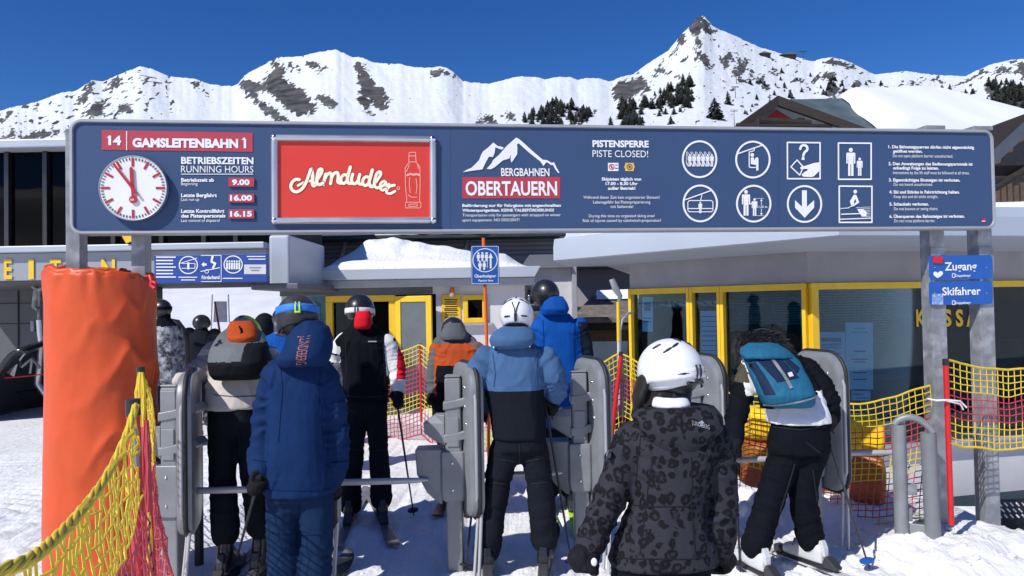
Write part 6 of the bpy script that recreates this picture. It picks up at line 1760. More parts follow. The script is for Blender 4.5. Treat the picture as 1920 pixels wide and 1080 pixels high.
def boot(parent, ank, toe, shell, accent, buckle, s=1.0):
    """ski boot: ank = point at the cuff top, toe = 2-D direction; sole 6 cm above the snow"""
    f = Vector((toe[0], toe[1], 0)).normalized(); r = Vector((f.y, -f.x, 0))
    base = Vector((ank.x, ank.y, max(.045, ank.z - .30)))
    q = lambda x, y, z: base + r * x * s + f * y * s + Vector((0, 0, z * s))
    mb = MB()
    sec = lambda y, w, z0, z1, e=.6: [q(w * math.copysign(abs(math.cos(a)) ** e, math.cos(a)), y, (z0 + z1) / 2 + (z1 - z0) / 2 * math.copysign(abs(math.sin(a)) ** e, math.sin(a))) for a in [2 * math.pi * i / 18 for i in range(18)]]
    mb.loft([sec(-.105, .025, .0, .05), sec(-.10, .036, 0, .10), sec(-.06, .046, 0, .135), sec(0, .048, 0, .14), sec(.06, .049, 0, .115), sec(.13, .05, 0, .085), sec(.19, .042, 0, .065), sec(.205, .028, 0, .045)][::-1])
    cu = lambda z, rx, ry, yo: [q(rx * math.cos(a), yo + ry * math.sin(a), z) for a in [2 * math.pi * i / 18 for i in range(18)]]
    mb.loft([cu(.08, .05, .062, -.03), cu(.13, .050, .058, -.020), cu(.18, .050, .056, -.010), cu(.215, .048, .054, -.006), cu(.225, .042, .048, -.006)])
    b = cloth('ski_boot', mb, shell, parent, .009, 2, 0, 1)
    mb = MB()
    for y, z in ((.10, .10), (.05, .13)): mb.tube([q(-.052, y, z - .03), q(-.03, y, z + .012), q(.03, y, z + .012), q(.056, y, z - .03)], .007 * s, 6)
    for z in (.135,): mb.tube([q(.058, .02, z), q(.03, .07, z - .005), q(-.03, .07, z - .005), q(-.058, .02, z)], .007 * s, 6)
    obj('buckle', mb, buckle, b, smooth=60)
    mb = MB(); mb.loft([[q(x, y, z) for x, y in ((-w, -.085 + o), (w, -.085 + o), (w, -.05 + o), (-w, -.05 + o))] for z, w, o in ((.05, .016, -.034), (.10, .022, -.030), (.145, .020, -.012))])
    obj('spine', mb, accent, b, bevel=.004)
    mb = MB(); mb.box((-.034, -.112, -.022), (.034, .20, .004), M=Matrix(((r.x, f.x, 0, base.x), (r.y, f.y, 0, base.y), (0, 0, 1, base.z), (0, 0, 0, 1))))
    obj('sole', mb, MT['black'], b, bevel=.004)
    return base, f, r
def ski(base, f, r, lab, top, bind, ln=1.55, back=.68, accent=None):
    t = thing('ski', Vector((base.x, base.y, 0)), lab, 'ski', 'skis under the skiers')
    z0 = max(.012, base.z - .062) if base.z > .05 else .004
    z0 = .008
    secs = []
    for i in range(25):
        u = i / 24; y = -back + ln * u
        w = .034 + .018 * (2 * u - 1) ** 2 + (.006 if u > .8 else 0)
        if u > .93: w *= math.sqrt(max(.02, 1 - ((u - .93) / .075) ** 2))
        if u < .03: w *= .9
        z = z0 + .055 * max(0, (u - .86) / .14) ** 2 + .006 * max(0, (.05 - u) / .05)
        c = Vector((base.x, base.y, 0)) + f * y
        secs.append([c + r * w + Vector((0, 0, z)), c + r * w + Vector((0, 0, z + .012)), c - r * w + Vector((0, 0, z + .012)), c - r * w + Vector((0, 0, z))])
    obj('plank', MB().loft(secs), top, t, bevel=.003)
    M = Matrix(((r.x, f.x, 0, base.x), (r.y, f.y, 0, base.y), (0, 0, 1, z0 + .0125), (0, 0, 0, 1)))
    obj('binding_plate', MB().box((-.032, -.17, 0), (.032, .26, .012), M=M), MT['black'], t, bevel=.003)
    obj('heel_piece', MB().prism([M @ Vector(p) for p in ((-.03, -.20, .0125), (-.03, -.105, .0125), (-.03, -.105, .05), (-.03, -.13, .085), (-.03, -.17, .06), (-.03, -.21, .03))], r * .06), bind, t, bevel=.006)
    obj('toe_piece', MB().box((-.032, .205, .0125), (.032, .28, .06), M=M), bind, t, bevel=.012)
    return t

def person(label, d, torso, aL, aR, pelvis, lL, lR, head, jk, pk, seed, helmet_kw, jfn=None, toes=((0, 1), (0, 1)), bootm=None, jparts=None, jv=.012, amp=.0085, skis=True, skim=None, hood=None, skilab=None, extra_jacket=None, group=PEOPLE):
    """everything in photo pixels + metres of depth; built at its true place and size in the world"""
    hc = head if isinstance(head, Vector) else P(head[0], head[1], d + head[2])
    base = P((lL[-1][0] + lR[-1][0]) / 2, lL[-1][1], d); base.z = 0
    LL, _ = limb_pts(lL, d); LR, _ = limb_pts(lR, d); AL, _ = limb_pts(aL, d); AR, _ = limb_pts(aR, d)
    for q in (LL, LR):
        pass
    tr = [P(r[0], r[1], d + (r[4] if len(r) > 4 else 0)) for r in torso]      # top -> bottom
    sh = min(range(len(torso)), key=lambda i: abs(torso[i][1] - (aL[0][1] - 4)))
    tr = [tr[0], tr[max(1, sh)]] + tr[max(2, sh + 1):]
    pel = P(pelvis[0][0], pelvis[0][1], d + (pelvis[0][4] if len(pelvis[0]) > 4 else 0))
    V = [(pel + Vector((0, 0, .04)), (.06, .05)), (tr[len(tr) // 2], (.08, .06)), (tr[1], (.06, .055)), (tr[0], .04), (hc + Vector((0, 0, -.05)), (.062, .07)), (hc + Vector((0, 0, .045)), (.07, .08))]
    E = [(0, 1), (1, 2), (2, 3), (3, 4), (4, 5)]
    for A in (AL, AR):
        prev = 2
        for k, q in enumerate(A): V.append((q, (.05, .045, .04, .03, .03, .03)[min(k, 5)])); E.append((prev, len(V) - 1)); prev = len(V) - 1
    for Lg in (LL, LR):
        prev = 0
        for k, q in enumerate(Lg): V.append((q, (.05, .045, .04, .036, .034, .034)[min(k, 5)])); E.append((prev, len(V) - 1)); prev = len(V) - 1
        V.append((Lg[-1] + Vector((0, .0, -.06)), .034)); E.append((prev, len(V) - 1)); prev = len(V) - 1
    me = skin_body('person', V, E, 0, MT['skin'])
    me.transform(Matrix.Translation(-base))
    o = bpy.data.objects.new('person', me); COL.objects.link(o); o.location = base
    tag(o, label, 'person', group)
    mb = MB(); rows_loft(mb, torso, d)
    limb(mb, aL, d); limb(mb, aR, d)
    # shoulders bridged to the arms
    mb.capsule([AL[0], tr[1], AR[0]], [aL[0][3] * .92, .085, aR[0][3] * .92], 12)
    mb.capsule([tr[0], hc + Vector((0, 0, -.05)) - (hc - tr[0]).normalized() * .02], [.085, .070], 12)
    bones = [(a, b) for A in (AL, AR) for a, b in zip(A[:-1], A[1:])]
    arm = lambda p: min([seg_dist(p, a, b)[0] for a, b in bones[:len(AL) - 1]] + [9]), 
    def armd(p):
        return min(seg_dist(p, a, b)[0] for a, b in bones[:len(AL) - 1]), min(seg_dist(p, a, b)[0] for a, b in bones[len(AL) - 1:])
    o_j = cloth('jacket', mb, jk, o, jv, 4, amp, seed, (lambda p: jfn(p, *armd(p))) if jfn else None, bones)
    mb = MB(); rows_loft(mb, pelvis, d); limb(mb, lL, d); limb(mb, lR, d); mb.capsule([LL[0], LR[0]], [lL[0][3] * .98, lR[0][3] * .98], 12)
    lb_ = [(a, b) for A in (LL, LR) for a, b in zip(A[:-1], A[1:])]
    o_p = cloth('trousers', mb, pk, o, jv, 4, amp * .55, seed + 5, None, lb_)
    hm = None
    if helmet_kw is not None:
        hm = helmet(o, hc, **helmet_kw)
    sh, ac, bk = bootm or (MT['black'], MT['black'], MT['alu_dull'])
    for k, (Lg, to) in enumerate(((LL, toes[0]), (LR, toes[1]))):
        an = Lg[-1].copy(); an.z = max(an.z, .33)
        b_, f_, r_ = boot(o, an, to, sh, ac, bk)
        if skis and skilab: ski(b_, f_, r_, skilab % ('left', 'right')[k], (skim or MT['black']), MT['steel_dark'])
    return o, o_j, o_p, hm

F_navy = fabric('navy_shell_cloth', C(22, 46, 86), .7, .5, 7)
F_navy2 = fabric('navy_trouser_cloth', C(24, 45, 75), .75, .5, 8)
F_black = fabric('black_cloth', (.006, .007, .011), .8, .5, 9)
F_black2 = fabric('charcoal_cloth', (.011, .013, .019), .8, .55, 8)
F_white = fabric('white_cloth', (.74, .74, .75), .65, .5, 10)
F_red = fabric('red_cloth', C(212, 30, 48), .7, .4, 9)
F_lblue = fabric('steel_blue_cloth', C(70, 100, 138), .72, .5, 7)
F_lblue2 = fabric('shade_blue_cloth', C(58, 98, 150), .72, .6, 9)
F_rblue = fabric('royal_blue_cloth', C(16, 76, 156), .65, .45, 8)
F_midnight = fabric('midnight_cloth', (.012, .018, .035), .75, .5, 8)
F_tan = fabric('sand_cloth', C(196, 188, 180), .75, .45, 7)
F_taupe = fabric('taupe_cloth', C(150, 146, 142), .75, .5, 8)
F_grey = fabric('slate_grey_cloth', C(92, 96, 100), .75, .5, 8)
F_orange = fabric('rust_orange_cloth', C(176, 76, 38), .72, .4, 8)
F_teal = fabric('teal_nylon', C(40, 98, 128), .5, .8, 11)
F_tnavy = fabric('dusk_blue_nylon', C(30, 44, 68), .55, .6, 11)
F_olive = fabric('olive_cloth', C(80, 76, 62), .8, .5, 9)
F_hair = mat('dark_hair', (.014, .011, .010), .45, var=.3, vs=40, bump=.6, bs=220, stretch=(6, 6, .6))
F_glove = fabric('black_glove', (.014, .014, .016), .6, .6, 22)
M_whelm = mat('white_helmet_shell', (.78, .79, .80), .28, var=.02, coat=.6)
M_bhelm = mat('black_helmet_shell', (.014, .015, .018), .38, var=.12, coat=.25)
M_bhelm2 = mat('charcoal_helmet_shell', (.022, .024, .028), .45, var=.12, coat=.15)
M_strap_blue = mat('blue_strap', C(40, 120, 205), .6, var=.12, vs=30)
M_boot_w = mat('white_boot_shell', (.62, .63, .63), .35, var=.05, coat=.3)
M_boot_k = mat('black_boot_shell', (.013, .013, .015), .32, var=.1, coat=.3)
M_lens = mat('mirror_lens', (.25, .26, .3), .12, .8, var=.05)
M_ski_k = mat('black_ski_top', (.02, .02, .025), .35, var=.2, col2=(.12, .12, .13), c2s=6, c2t=.62)
M_ski_g = mat('grey_ski_top', (.16, .16, .18), .35, var=.2, col2=(.35, .08, .1), c2s=5, c2t=.68)
M_ski_w = mat('white_ski_top', (.55, .55, .57), .35, var=.1, col2=(.1, .1, .12), c2s=5, c2t=.6)

def leopard_mat():
    m = fabric('leopard_print_cloth', C(74, 75, 84), .75, .45, 8)
    nt = m.node_tree; N = nt.nodes; L = nt.links; b = N['Principled BSDF']
    tc = N.new('ShaderNodeTexCoord')
    ns = N.new('ShaderNodeTexNoise'); ns.inputs['Scale'].default_value = 26; ns.inputs['Detail'].default_value = 2
    L.new(tc.outputs['Object'], ns.inputs['Vector'])
    va = N.new('ShaderNodeVectorMath'); va.operation = 'MULTIPLY_ADD'; va.inputs[1].default_value = (.035, .035, .035)
    L.new(ns.outputs['Color'], va.inputs[0]); L.new(tc.outputs['Object'], va.inputs[2])
    mp = N.new('ShaderNodeMapping'); mp.inputs['Scale'].default_value = (1, 1, .92)
    L.new(va.outputs[0], mp.inputs[0])
    vo = N.new('ShaderNodeTexVoronoi'); vo.inputs['Scale'].default_value = 25; vo.inputs['Randomness'].default_value = .72
    L.new(mp.outputs[0], vo.inputs['Vector'])
    cr = N.new('ShaderNodeValToRGB'); e = cr.color_ramp.elements
    e[0].position = .14; e[0].color = (.3, .3, .3, 1); e[1].position = .22; e[1].color = (1, 1, 1, 1)
    x = e.new(.47); x.color = (1, 1, 1, 1); x = e.new(.53); x.color = (0, 0, 0, 1)
    L.new(vo.outputs['Distance'], cr.inputs[0])
    n2 = N.new('ShaderNodeTexNoise'); n2.inputs['Scale'].default_value = 34; L.new(tc.outputs['Object'], n2.inputs['Vector'])
    mr = N.new('ShaderNodeMapRange'); mr.inputs[1].default_value = .30; mr.inputs[2].default_value = .40; L.new(n2.outputs[0], mr.inputs[0])
    mu = N.new('ShaderNodeMath'); mu.operation = 'MULTIPLY'; L.new(cr.outputs[0], mu.inputs[0]); L.new(mr.outputs[0], mu.inputs[1])
    mx = N.new('ShaderNodeMix'); mx.data_type = 'RGBA'; mx.inputs[6].default_value = (*C(52, 52, 59), 1); mx.inputs[7].default_value = (.011, .011, .013, 1)
    L.new(mu.outputs[0], mx.inputs[0]); L.new(mx.outputs[2], b.inputs['Base Color'])
    return m
F_leo = leopard_mat()
def camo_mat():
    m = fabric('mottled_grey_cloth', C(120, 124, 132), .75, .5, 9)
    nt = m.node_tree; N = nt.nodes; L = nt.links; b = N['Principled BSDF']
    tc = N.new('ShaderNodeTexCoord'); n = N.new('ShaderNodeTexNoise'); n.inputs['Scale'].default_value = 13; n.inputs['Detail'].default_value = 7; n.inputs['Roughness'].default_value = .7
    L.new(tc.outputs['Object'], n.inputs['Vector'])
    cr = N.new('ShaderNodeValToRGB'); e = cr.color_ramp.elements
    e[0].position = .40; e[0].color = (.035, .04, .05, 1); e[1].position = .62; e[1].color = (.42, .44, .47, 1)
    L.new(n.outputs[0], cr.inputs[0]); L.new(cr.outputs[0], b.inputs['Base Color'])
    return m
F_camo = camo_mat()

# ------------------------------------------------------------------ 1: long navy jacket, front left
d = 4.2
p1, j1, t1, h1 = person('person in long navy blue jacket and black helmet with blue goggle strap', d,
 [(566,664,30,.08),(564,682,56,.115),(562,704,64,.13),(562,730,58,.14),(562,780,55,.15),(562,830,57,.155),(562,895,62,.155),(561,925,64,.150)],
 [(516,708,.01,.078),(503,748,.03,.074),(496,802,.03,.070),(490,850,-.02,.066),(489,882,-.08,.058)],
 [(610,708,.01,.078),(624,752,.03,.074),(631,805,.04,.070),(632,855,.05,.066),(624,900,.10,.058)],
 [(561,900,58,.125),(561,935,59,.125)],
 [(532,935,0,.096),(530,990,0,.092),(531,1040,0,.090),(533,1075,-.02,.094),(532,1110,0,.094)],
 [(592,935,0,.096),(595,990,0,.092),(593,1040,0,.090),(590,1075,-.02,.094),(590,1110,0,.094)],
 (558,596,.02), F_navy, F_navy2, 1,
 dict(yaw=16, pitch=12, shell=M_bhelm2, strap=M_strap_blue, clip=MT['lime'], vents=False, s=1.02, strap_el=14, lens=M_lens),
 jv=.010, amp=.009, bootm=(M_boot_k, MT['black'], MT['alu_dull']), skilab='black ski under %s boot of the navy jacket skier', skim=M_ski_k)
hd = MB(); rows_loft(hd, [(585,600,13,.06,-.06),(584,615,34,.10,-.07),(582,635,42,.12,-.075),(577,655,46,.13,-.085),(569,672,50,.13,-.09),(566,686,46,.11,-.075)], d)
hd1 = cloth('hood', hd, F_navy, p1, .010, 5, .0065, 17)
bv = [bvh(hd1), bvh(j1)]
tv, tf = text_geo('J.LINDEBERG', .0)
xs = [v[0] for v in tv]; W_ = max(xs) - min(xs)
q0, q1 = P(572, 629, 4.0), P(565, 684, 4.0); U_ = (q1 - q0); V_ = Vector((1, 0, .1)).normalized() * .055
hv = max(v[1] for v in text_geo('H', 0)[0])
mb = MB(); decal([q0 - V_ * .5 + U_ * ((v[0] - min(xs)) / W_) + V_ * (v[1] / hv) for v in tv], bv, mb, tf, .004)
obj('lettering', mb, mat('rust_print', C(150, 92, 92), .6), hd1)
wl = P(489, 890, d - .10)
tipL = G(436, 1076)
c_ = P(483, 905, d - .12)
glove(p1, c_, (c_ - tipL), Vector((.2, -1, .2)), P(489, 878, d - .09), F_glove)
ski_pole(c_, tipL, 'dark ski pole in left glove of the navy jacket skier', MT['steel_dark'])
c_ = P(622, 925, d + .20); glove(p1, c_, Vector((0, .1, 1)), Vector((.3, 1, .2)), P(622, 900, d + .08), F_glove)

# ------------------------------------------------------------------ 2: sand jacket, orange and grey backpack, bent forward
d = 4.75
p2, j2, t2, h2 = person('person bent forward in sand jacket carrying grey and orange backpack', d,
 [(455,618,24,.09,.30),(454,636,44,.12,.24),(450,662,54,.135,.16),(446,700,54,.14,.08),(442,735,53,.14,.03),(439,766,52,.14,0)],
 [(402,664,.16,.078),(380,690,.06,.072),(360,704,-.02,.068),(348,712,-.06,.062)],
 [(498,668,.14,.08),(518,702,.08,.072),(524,740,.04,.06)],
 [(441,755,46,.125),(441,790,47,.125)],
 [(418,795,0,.092),(417,850,0,.084),(418,905,-.01,.084),(421,955,-.02,.086),(424,1000,-.02,.088)],
 [(466,795,0,.092),(472,850,0,.084),(478,905,0,.084),(484,950,0,.086),(488,985,0,.088)],
 (456,632,.52), [F_tan, F_taupe, F_white], F_black2, 2,
 dict(yaw=0, pitch=58, shell=M_bhelm2, strap=MT['lime'], clip=MT['black'], vents=False, strap_el=30),
 jfn=lambda p, a, b: 1 if (min(a, b) < .10 and p.z < P(0, 700, 4.9).z + .10 and p.z > 1.24) or p.z > P(0, 660, 5.0).z else (0),
 bootm=(M_boot_k, MT['steel_dark'], MT['alu_dull']), skilab='dark ski under %s boot of the sand jacket skier', skim=M_ski_k)
bk = thing('backpack', P(440, 705, 4.8), 'grey backpack with orange top pocket and black lower pocket on sand jacket', 'backpack')
mb = MB(); rows_loft(mb, [(452,612,22,.05,.10),(453,625,40,.10,.03),(450,650,52,.13,-.09),(446,680,55,.13,-.155),(444,702,50,.11,-.15),(444,712,42,.08,-.13)], d)
bo = cloth('pack_body', mb, [fabric('pack_grey', C(104, 110, 112), .6, .6, 9), fabric('pack_black', (.012, .013, .016), .7, .5, 9)], bk, .011, 4, .005, 4, lambda p: 1 if p.z < P(440, 672, 4.8).z or p.x > P(475, 650, 4.7).x and p.z < P(470, 640, 4.8).z else 0)
mb = MB(); rows_loft(mb, [(453,602,20,.05,.03),(454,615,27,.08,-.02),(455,632,27,.08,-.10),(453,643,20,.05,-.12)], d)
oo = cloth('top_pocket', mb, F_orange, bk, .009, 4, .004, 8)
obj('zip', MB().tube([P(449, 612, d - .10), P(453, 622, d - .135), P(450, 634, d - .15)], .006, 6), F_black, oo)
obj('badge', MB().ball(P(442, 651, 4.75), (.028, .008, .014), 14, 8), MT['plaster'], bk, smooth=180)
obj('shoulder_strap', MB().capsule([P(398, 690, 4.78), P(402, 668, 4.88), P(412, 648, 5.0)], .022, 10), F_grey, bk, smooth=180); obj('shoulder_strap', MB().capsule([P(490, 640, 4.9), P(500, 655, 4.8), P(508, 675, 4.74)], .014, 10), F_grey, bk, smooth=180)
c_ = P(344, 716, d - .14); glove(p2, c_, Vector((0, .2, 1)), Vector((-.3, -1, .2)), P(350, 711, d - .06), F_tan)
tip = G(470, 1015); c_ = P(524, 765, d); glove(p2, c_, c_ - tip, Vector((.6, -.6, 0)), P(524, 742, d + .04), F_glove)

# ------------------------------------------------------------------ 3: black, white and red jacket
d = 5.95
zz3 = P(690, 640, d).z
p3, j3, t3, h3 = person('person in black jacket with white and red sleeves walking to the booth', d,
 [(677,606,20,.07),(681,624,36,.10),(684,642,45,.125),(684,690,43,.13),(685,730,42,.13),(686,752,42,.13)],
 [(645,642,0,.075),(631,668,.03,.072),(624,694,.10,.064),(634,712,.22,.056)],
 [(724,644,0,.075),(739,676,0,.070),(746,705,-.03,.063),(746,731,-.06,.053)],
 [(686,742,39,.115),(686,770,40,.115)],
 [(668,775,0,.086),(665,830,0,.078),(661,880,0,.080),(658,918,0,.086),(657,945,0,.088)],
 [(705,775,0,.086),(709,830,0,.078),(712,880,0,.080),(714,912,0,.086),(715,935,0,.088)],
 (675,581,.02), [F_black, F_white, F_red], F_black2, 3,
 dict(yaw=0, pitch=6, shell=M_bhelm, strap=F_white, clip=MT['black'], vents=False, strap_el=-6, s=.98),
 jfn=lambda p, a, b: (0 if min(a, b) > .082 or abs(p.x - P(684, 640, 5.95).x) < .165 else (2 if (a < b and p.x < P(622, 640, 5.95).x and p.z > zz3 - .22 and math.sin(p.z * 38) > -.1) or (b < a and p.x > P(747, 660, 5.95).x and p.z > zz3 - .30) else 1)),
 bootm=(M_boot_k, MT['steel_dark'], MT['alu_dull']), jv=.0095, skilab='grey red ski under %s boot of the black and white jacket skier', skim=M_ski_g, toes=((-.06, 1), (-.3, 1)))
mb = MB(); rows_loft(mb, [(681,583,13,.04,-.10),(681,596,16,.06,-.10),(680,612,16,.06,-.105),(680,617,12,.05,-.10)], d)
cloth('hood', mb, F_red, p3, .009, 4, .004, 12)
mb = MB(); add_rect(mb, fpl(d - .13), 690, 639, 706, 641.4, 0); obj('chest_print', mb, MT['alu_dull'], p3)
tip = G(776, 967); c_ = P(744, 752, d - .10); glove(p3, c_, c_ - tip, Vector((.4, -1, 0)), P(746, 734, d - .06), F_glove, 1.05)
ski_pole(c_, tip, 'black ski pole planted right of the black and white jacket skier', MT['black'])
c_ = P(645, 718, d + .3); glove(p3, c_, Vector((0, 0, 1)), Vector((0, 1, 0)), P(636, 713, d + .23), F_glove)

# ------------------------------------------------------------------ 4: grey jacket with rust orange back, bent forward behind the gate
d = 6.7
p4, j4, t4, h4 = person('person bent forward in grey jacket with rust orange back panel behind gate', d,
 [(852,622,22,.08,.22),(853,636,38,.11,.16),(856,654,47,.125,.08),(857,700,47,.13,.02),(857,750,46,.13),(857,795,46,.13)],
 [(822,656,.06,.072),(815,688,.02,.068),(812,718,0,.062),(813,738,-.02,.054)],
 [(893,656,.06,.072),(903,695,.02,.068),(905,735,0,.056)],
 [(857,790,42,.12),(857,815,42,.12)],
 [(838,815,0,.088),(836,860,0,.08),(835,895,0,.085)], [(876,815,0,.088),(877,860,0,.08),(878,895,0,.085)],
 (850,621,.26), [F_grey, F_orange, F_black], F_black2, 4,
 dict(yaw=0, pitch=40, shell=M_bhelm, vents=True, vent_mat=MT['alu_dull'], s=.98),
 jfn=lambda p, a, b: 1 if (p.z < P(855, 640, 6.7).z - .02 and p.z > P(855, 684, 6.7).z and min(a, b) > .075) or (a < .08 and p.x > P(815, 690, 6.7).x and p.z < P(815, 668, 6.7).z) else (2 if p.z < P(855, 684, 6.7).z and min(a, b) > .075 else 0),
 jv=.009, skilab='dark ski under %s boot of the rust orange jacket skier', skim=M_ski_k)
mb = MB(); rows_loft(mb, [(850,606,15,.06,.10),(851,618,22,.10,.10),(852,630,27,.11,.09),(853,638,24,.09,.07)], d)
cloth('hood', mb, F_grey, p4, .010, 4, .005, 9)
c_ = P(812, 750, d - .05); glove(p4, c_, Vector((0, .1, 1)), Vector((-.5, -1, 0)), P(813, 738, d - .02), F_glove)

# ------------------------------------------------------------------ 5: light blue and black jacket, white helmet
d = 4.75
zb5 = P(965, 728, d).z
p5, j5, t5, h5 = person('person in light blue and black jacket and white helmet at middle gate', d,
 [(963,640,26,.085),(965,655,46,.115),(966,684,54,.13),(965,728,53,.135),(969,772,51,.135),(974,822,51,.14)],
 [(909,674,0,.083),(897,708,.02,.080),(899,738,.10,.072),(912,760,.20,.060)],
 [(1022,674,0,.083),(1038,706,0,.080),(1042,734,.05,.074),(1036,752,.12,.062)],
 [(975,812,48,.125),(975,842,49,.125)],
 [(947,842,0,.095),(935,895,0,.085),(926,945,0,.083),(918,995,0,.086),(914,1030,0,.088)],
 [(1001,842,0,.095),(1010,895,0,.083),(1015,945,0,.083),(1019,985,0,.086),(1021,1008,0,.090)],
 (969,593,.04), [F_lblue, F_black2, F_lblue2], F_black2, 5,
 dict(yaw=-4, pitch=10, shell=M_whelm, vents=True, s=.94, strap=None),
 jfn=lambda p, a, b: (1 if p.z < zb5 and min(a, b) > .088 else 0),
 bootm=(M_boot_k, M_boot_k, MT['sky_blue_sign']), skilab='black ski under %s boot of the light blue jacket skier', skim=M_ski_k, jv=.011, toes=((-.05, 1), (.12, 1)))
mb = MB(); rows_loft(mb, [(964,612,22,.06,-.02),(963,622,38,.10,-.045),(961,636,44,.12,-.06),(959,648,38,.10,-.07),(958,654,26,.07,-.065)], d)
hd5 = cloth('hood', mb, F_lblue, p5, .010, 4, .005, 13)
Mh = h5[1]; mb = MB()
for k in (-1, 1): mb.capsule([Mh @ hpt(180, -6, 1.02), Mh @ hpt(180 + k * 4, 14, 1.03), Mh @ hpt(180 + k * 14, 36, 1.02)], .004, 8)
mb.capsule([Mh @ hpt(180, -22, 1.0), Mh @ hpt(180, -2, 1.03)], .009, 8)
obj('strap_clip', mb, MT['black'], h5[0], smooth=180)
mb = MB()
for px, py in ((926, 651), (939, 651.5), (982, 650), (993, 649)): mb.ball(P(px, py, d - .122), (.007, .006, .007), 8, 6)
obj('snap_button', mb, MT['white'], p5, smooth=180)
tip = G(1074, 1066); c_ = P(1024, 768, d + .06); glove(p5, c_, c_ - tip, Vector((1, -.3, .1)), P(1036, 754, d + .12), F_glove)
ski_pole(c_, tip, 'black ski pole in right glove of the light blue jacket skier', MT['black'], basket=MT['sky_blue_sign'])
tip = G(872, 1075); c_ = P(905, 778, d + .28); glove(p5, c_, c_ - tip, Vector((-.6, .6, .2)), P(911, 762, d + .2), F_glove)
ski_pole(c_, tip, 'ski pole at left of the light blue jacket skier beside the gate', MT['steel_dark'])

# ------------------------------------------------------------------ 6: tall figure in royal blue
d = 6.2
p6, j6, t6, h6 = person('tall person in royal blue jacket and black helmet beyond the middle gates', d,
 [(1034,580,20,.07),(1040,598,34,.10),(1047,620,44,.125),(1050,670,44,.13),(1051,730,43,.135),(1051,800,44,.135)],
 [(1010,616,0,.074),(1001,656,.06,.07),(1004,690,.16,.06)],
 [(1084,612,0,.074),(1096,648,0,.070),(1095,672,.04,.066),(1084,694,.12,.058)],
 [(1051,790,42,.12),(1051,815,42,.12)],
 [(1033,815,0,.09),(1031,860,0,.082),(1030,915,0,.088)], [(1069,815,0,.09),(1070,860,0,.082),(1070,915,0,.088)],
 (1022,552,.02), [F_rblue, F_midnight], F_black2, 6,
 dict(yaw=22, pitch=4, shell=M_bhelm, vents=False, s=.98, lens=M_lens),
 jfn=lambda p, a, b: 1 if (b < .083 and p.x > P(1083, 640, 6.2).x and p.z < P(1083, 604, 6.2).z and p.z > P(1083, 668, 6.2).z) else 0,
 skilab='lime ski under %s boot of the royal blue jacket skier', skim=MT['lime'])
mb = MB(); rows_loft(mb, [(1041,556,14,.05,-.06),(1041,568,23,.08,-.07),(1041,580,27,.10,-.075),(1039,591,23,.08,-.07)], d)
cloth('hood', mb, F_rblue, p6, .010, 4, .005, 19)
for kx, w_ in ((1004, aL if False else P(1004, 690, d + .16)), (1080, P(1084, 694, d + .12))):
    c_ = P(kx, 708, d + .22); glove(p6, c_, Vector((0, 0, 1)), Vector((0, 1, 0)), w_, F_glove)

# ------------------------------------------------------------------ 7: leopard print jacket, nearest
d = 3.0
p7, j7, t7, h7 = person('person in dark leopard print jacket and white helmet nearest the viewer', d,
 [(1258,768,38,.085),(1259,788,64,.12),(1262,820,80,.14),(1259,870,76,.142),(1252,925,70,.138),(1250,948,69,.136),(1244,1000,86,.150),(1240,1054,102,.160)],
 [(1190,828,0,.080),(1168,875,0,.076),(1143,932,-.02,.068),(1118,990,-.07,.064),(1105,1022,-.10,.054)],
 [(1333,828,0,.080),(1347,880,0,.074),(1354,935,0,.067),(1352,985,.0,.062),(1346,1030,.05,.053)],
 [(1238,1035,92,.145),(1238,1110,92,.145)],
 [(1195,1120,0,.105),(1193,1190,0,.092),(1192,1260,0,.092)], [(1282,1120,0,.105),(1284,1190,0,.092),(1285,1260,0,.092)],
 (1256,695,.03), F_leo, F_black, 7,
 dict(yaw=36, pitch=8, shell=M_whelm, strap=F_white, clip=MT['black'], vents=True, s=1.0, strap_el=-8),
 jv=.0100, amp=.007, skilab='black ski under %s boot of the leopard jacket skier', skim=M_ski_k)
mb = MB(); rows_loft(mb, [(1262,760,76,.105,-.005),(1268,780,86,.115,-.035),(1276,802,80,.09,-.07),(1275,828,58,.06,-.095),(1270,848,30,.035,-.105),(1268,855,16,.02,-.105)], d)
hd7 = cloth('hood', mb, F_leo, p7, .0095, 5, .004, 14)
mb = MB(); rows_loft(mb, [(1255,742,32,.07,.0),(1256,752,36,.08,-.010),(1257,762,38,.085,-.015)], d); cloth('neck_warmer', mb, F_white, p7, .009, 3, .003, 15)
mb = MB()
for k in range(9):
    x = 1216 + k * 9; mb.capsule([P(x, 712, d + .02), P(x - 4 - (4 - k) * 1.2, 738, d - .035 + .02 * abs(k - 4)), P(x - 8 - (4 - k) * 2.5, 758 + 5 * (k % 2), d - .03)], [.022, .02, .010], 8)
mb.capsule([P(1206, 715, d - .0), P(1196, 745, d - .03), P(1192, 772, d - .03)], [.03, .026, .012], 10)
cloth('hair', mb, F_hair, p7, .008, 2, .002, 16)
bv = [bvh(hd7), bvh(j7)]
tv, tf = text_geo('J.LINDEBERG', .0); xs = [v[0] for v in tv]; W_ = max(xs) - min(xs)
q0, q1 = P(1298, 796, 2.84), P(1332, 806, 2.84); U_ = q1 - q0; V_ = Vector((.0, 0, .016))
mb = MB(); decal([q0 + U_ * ((v[0] - min(xs)) / W_) + V_ * (v[1] / hv) for v in tv], bv, mb, tf, .004)
q = [(1309, 794), (1318, 789), (1322, 794), (1316, 795), (1321, 799), (1312, 799)]
pts = [P(x, y, 2.84) for x, y in q]; decal(pts, bv, mb, [(0, 1, 3), (1, 2, 3), (3, 4, 5)], .004)
obj('lettering', mb, MT['alu_dull'], hd7)
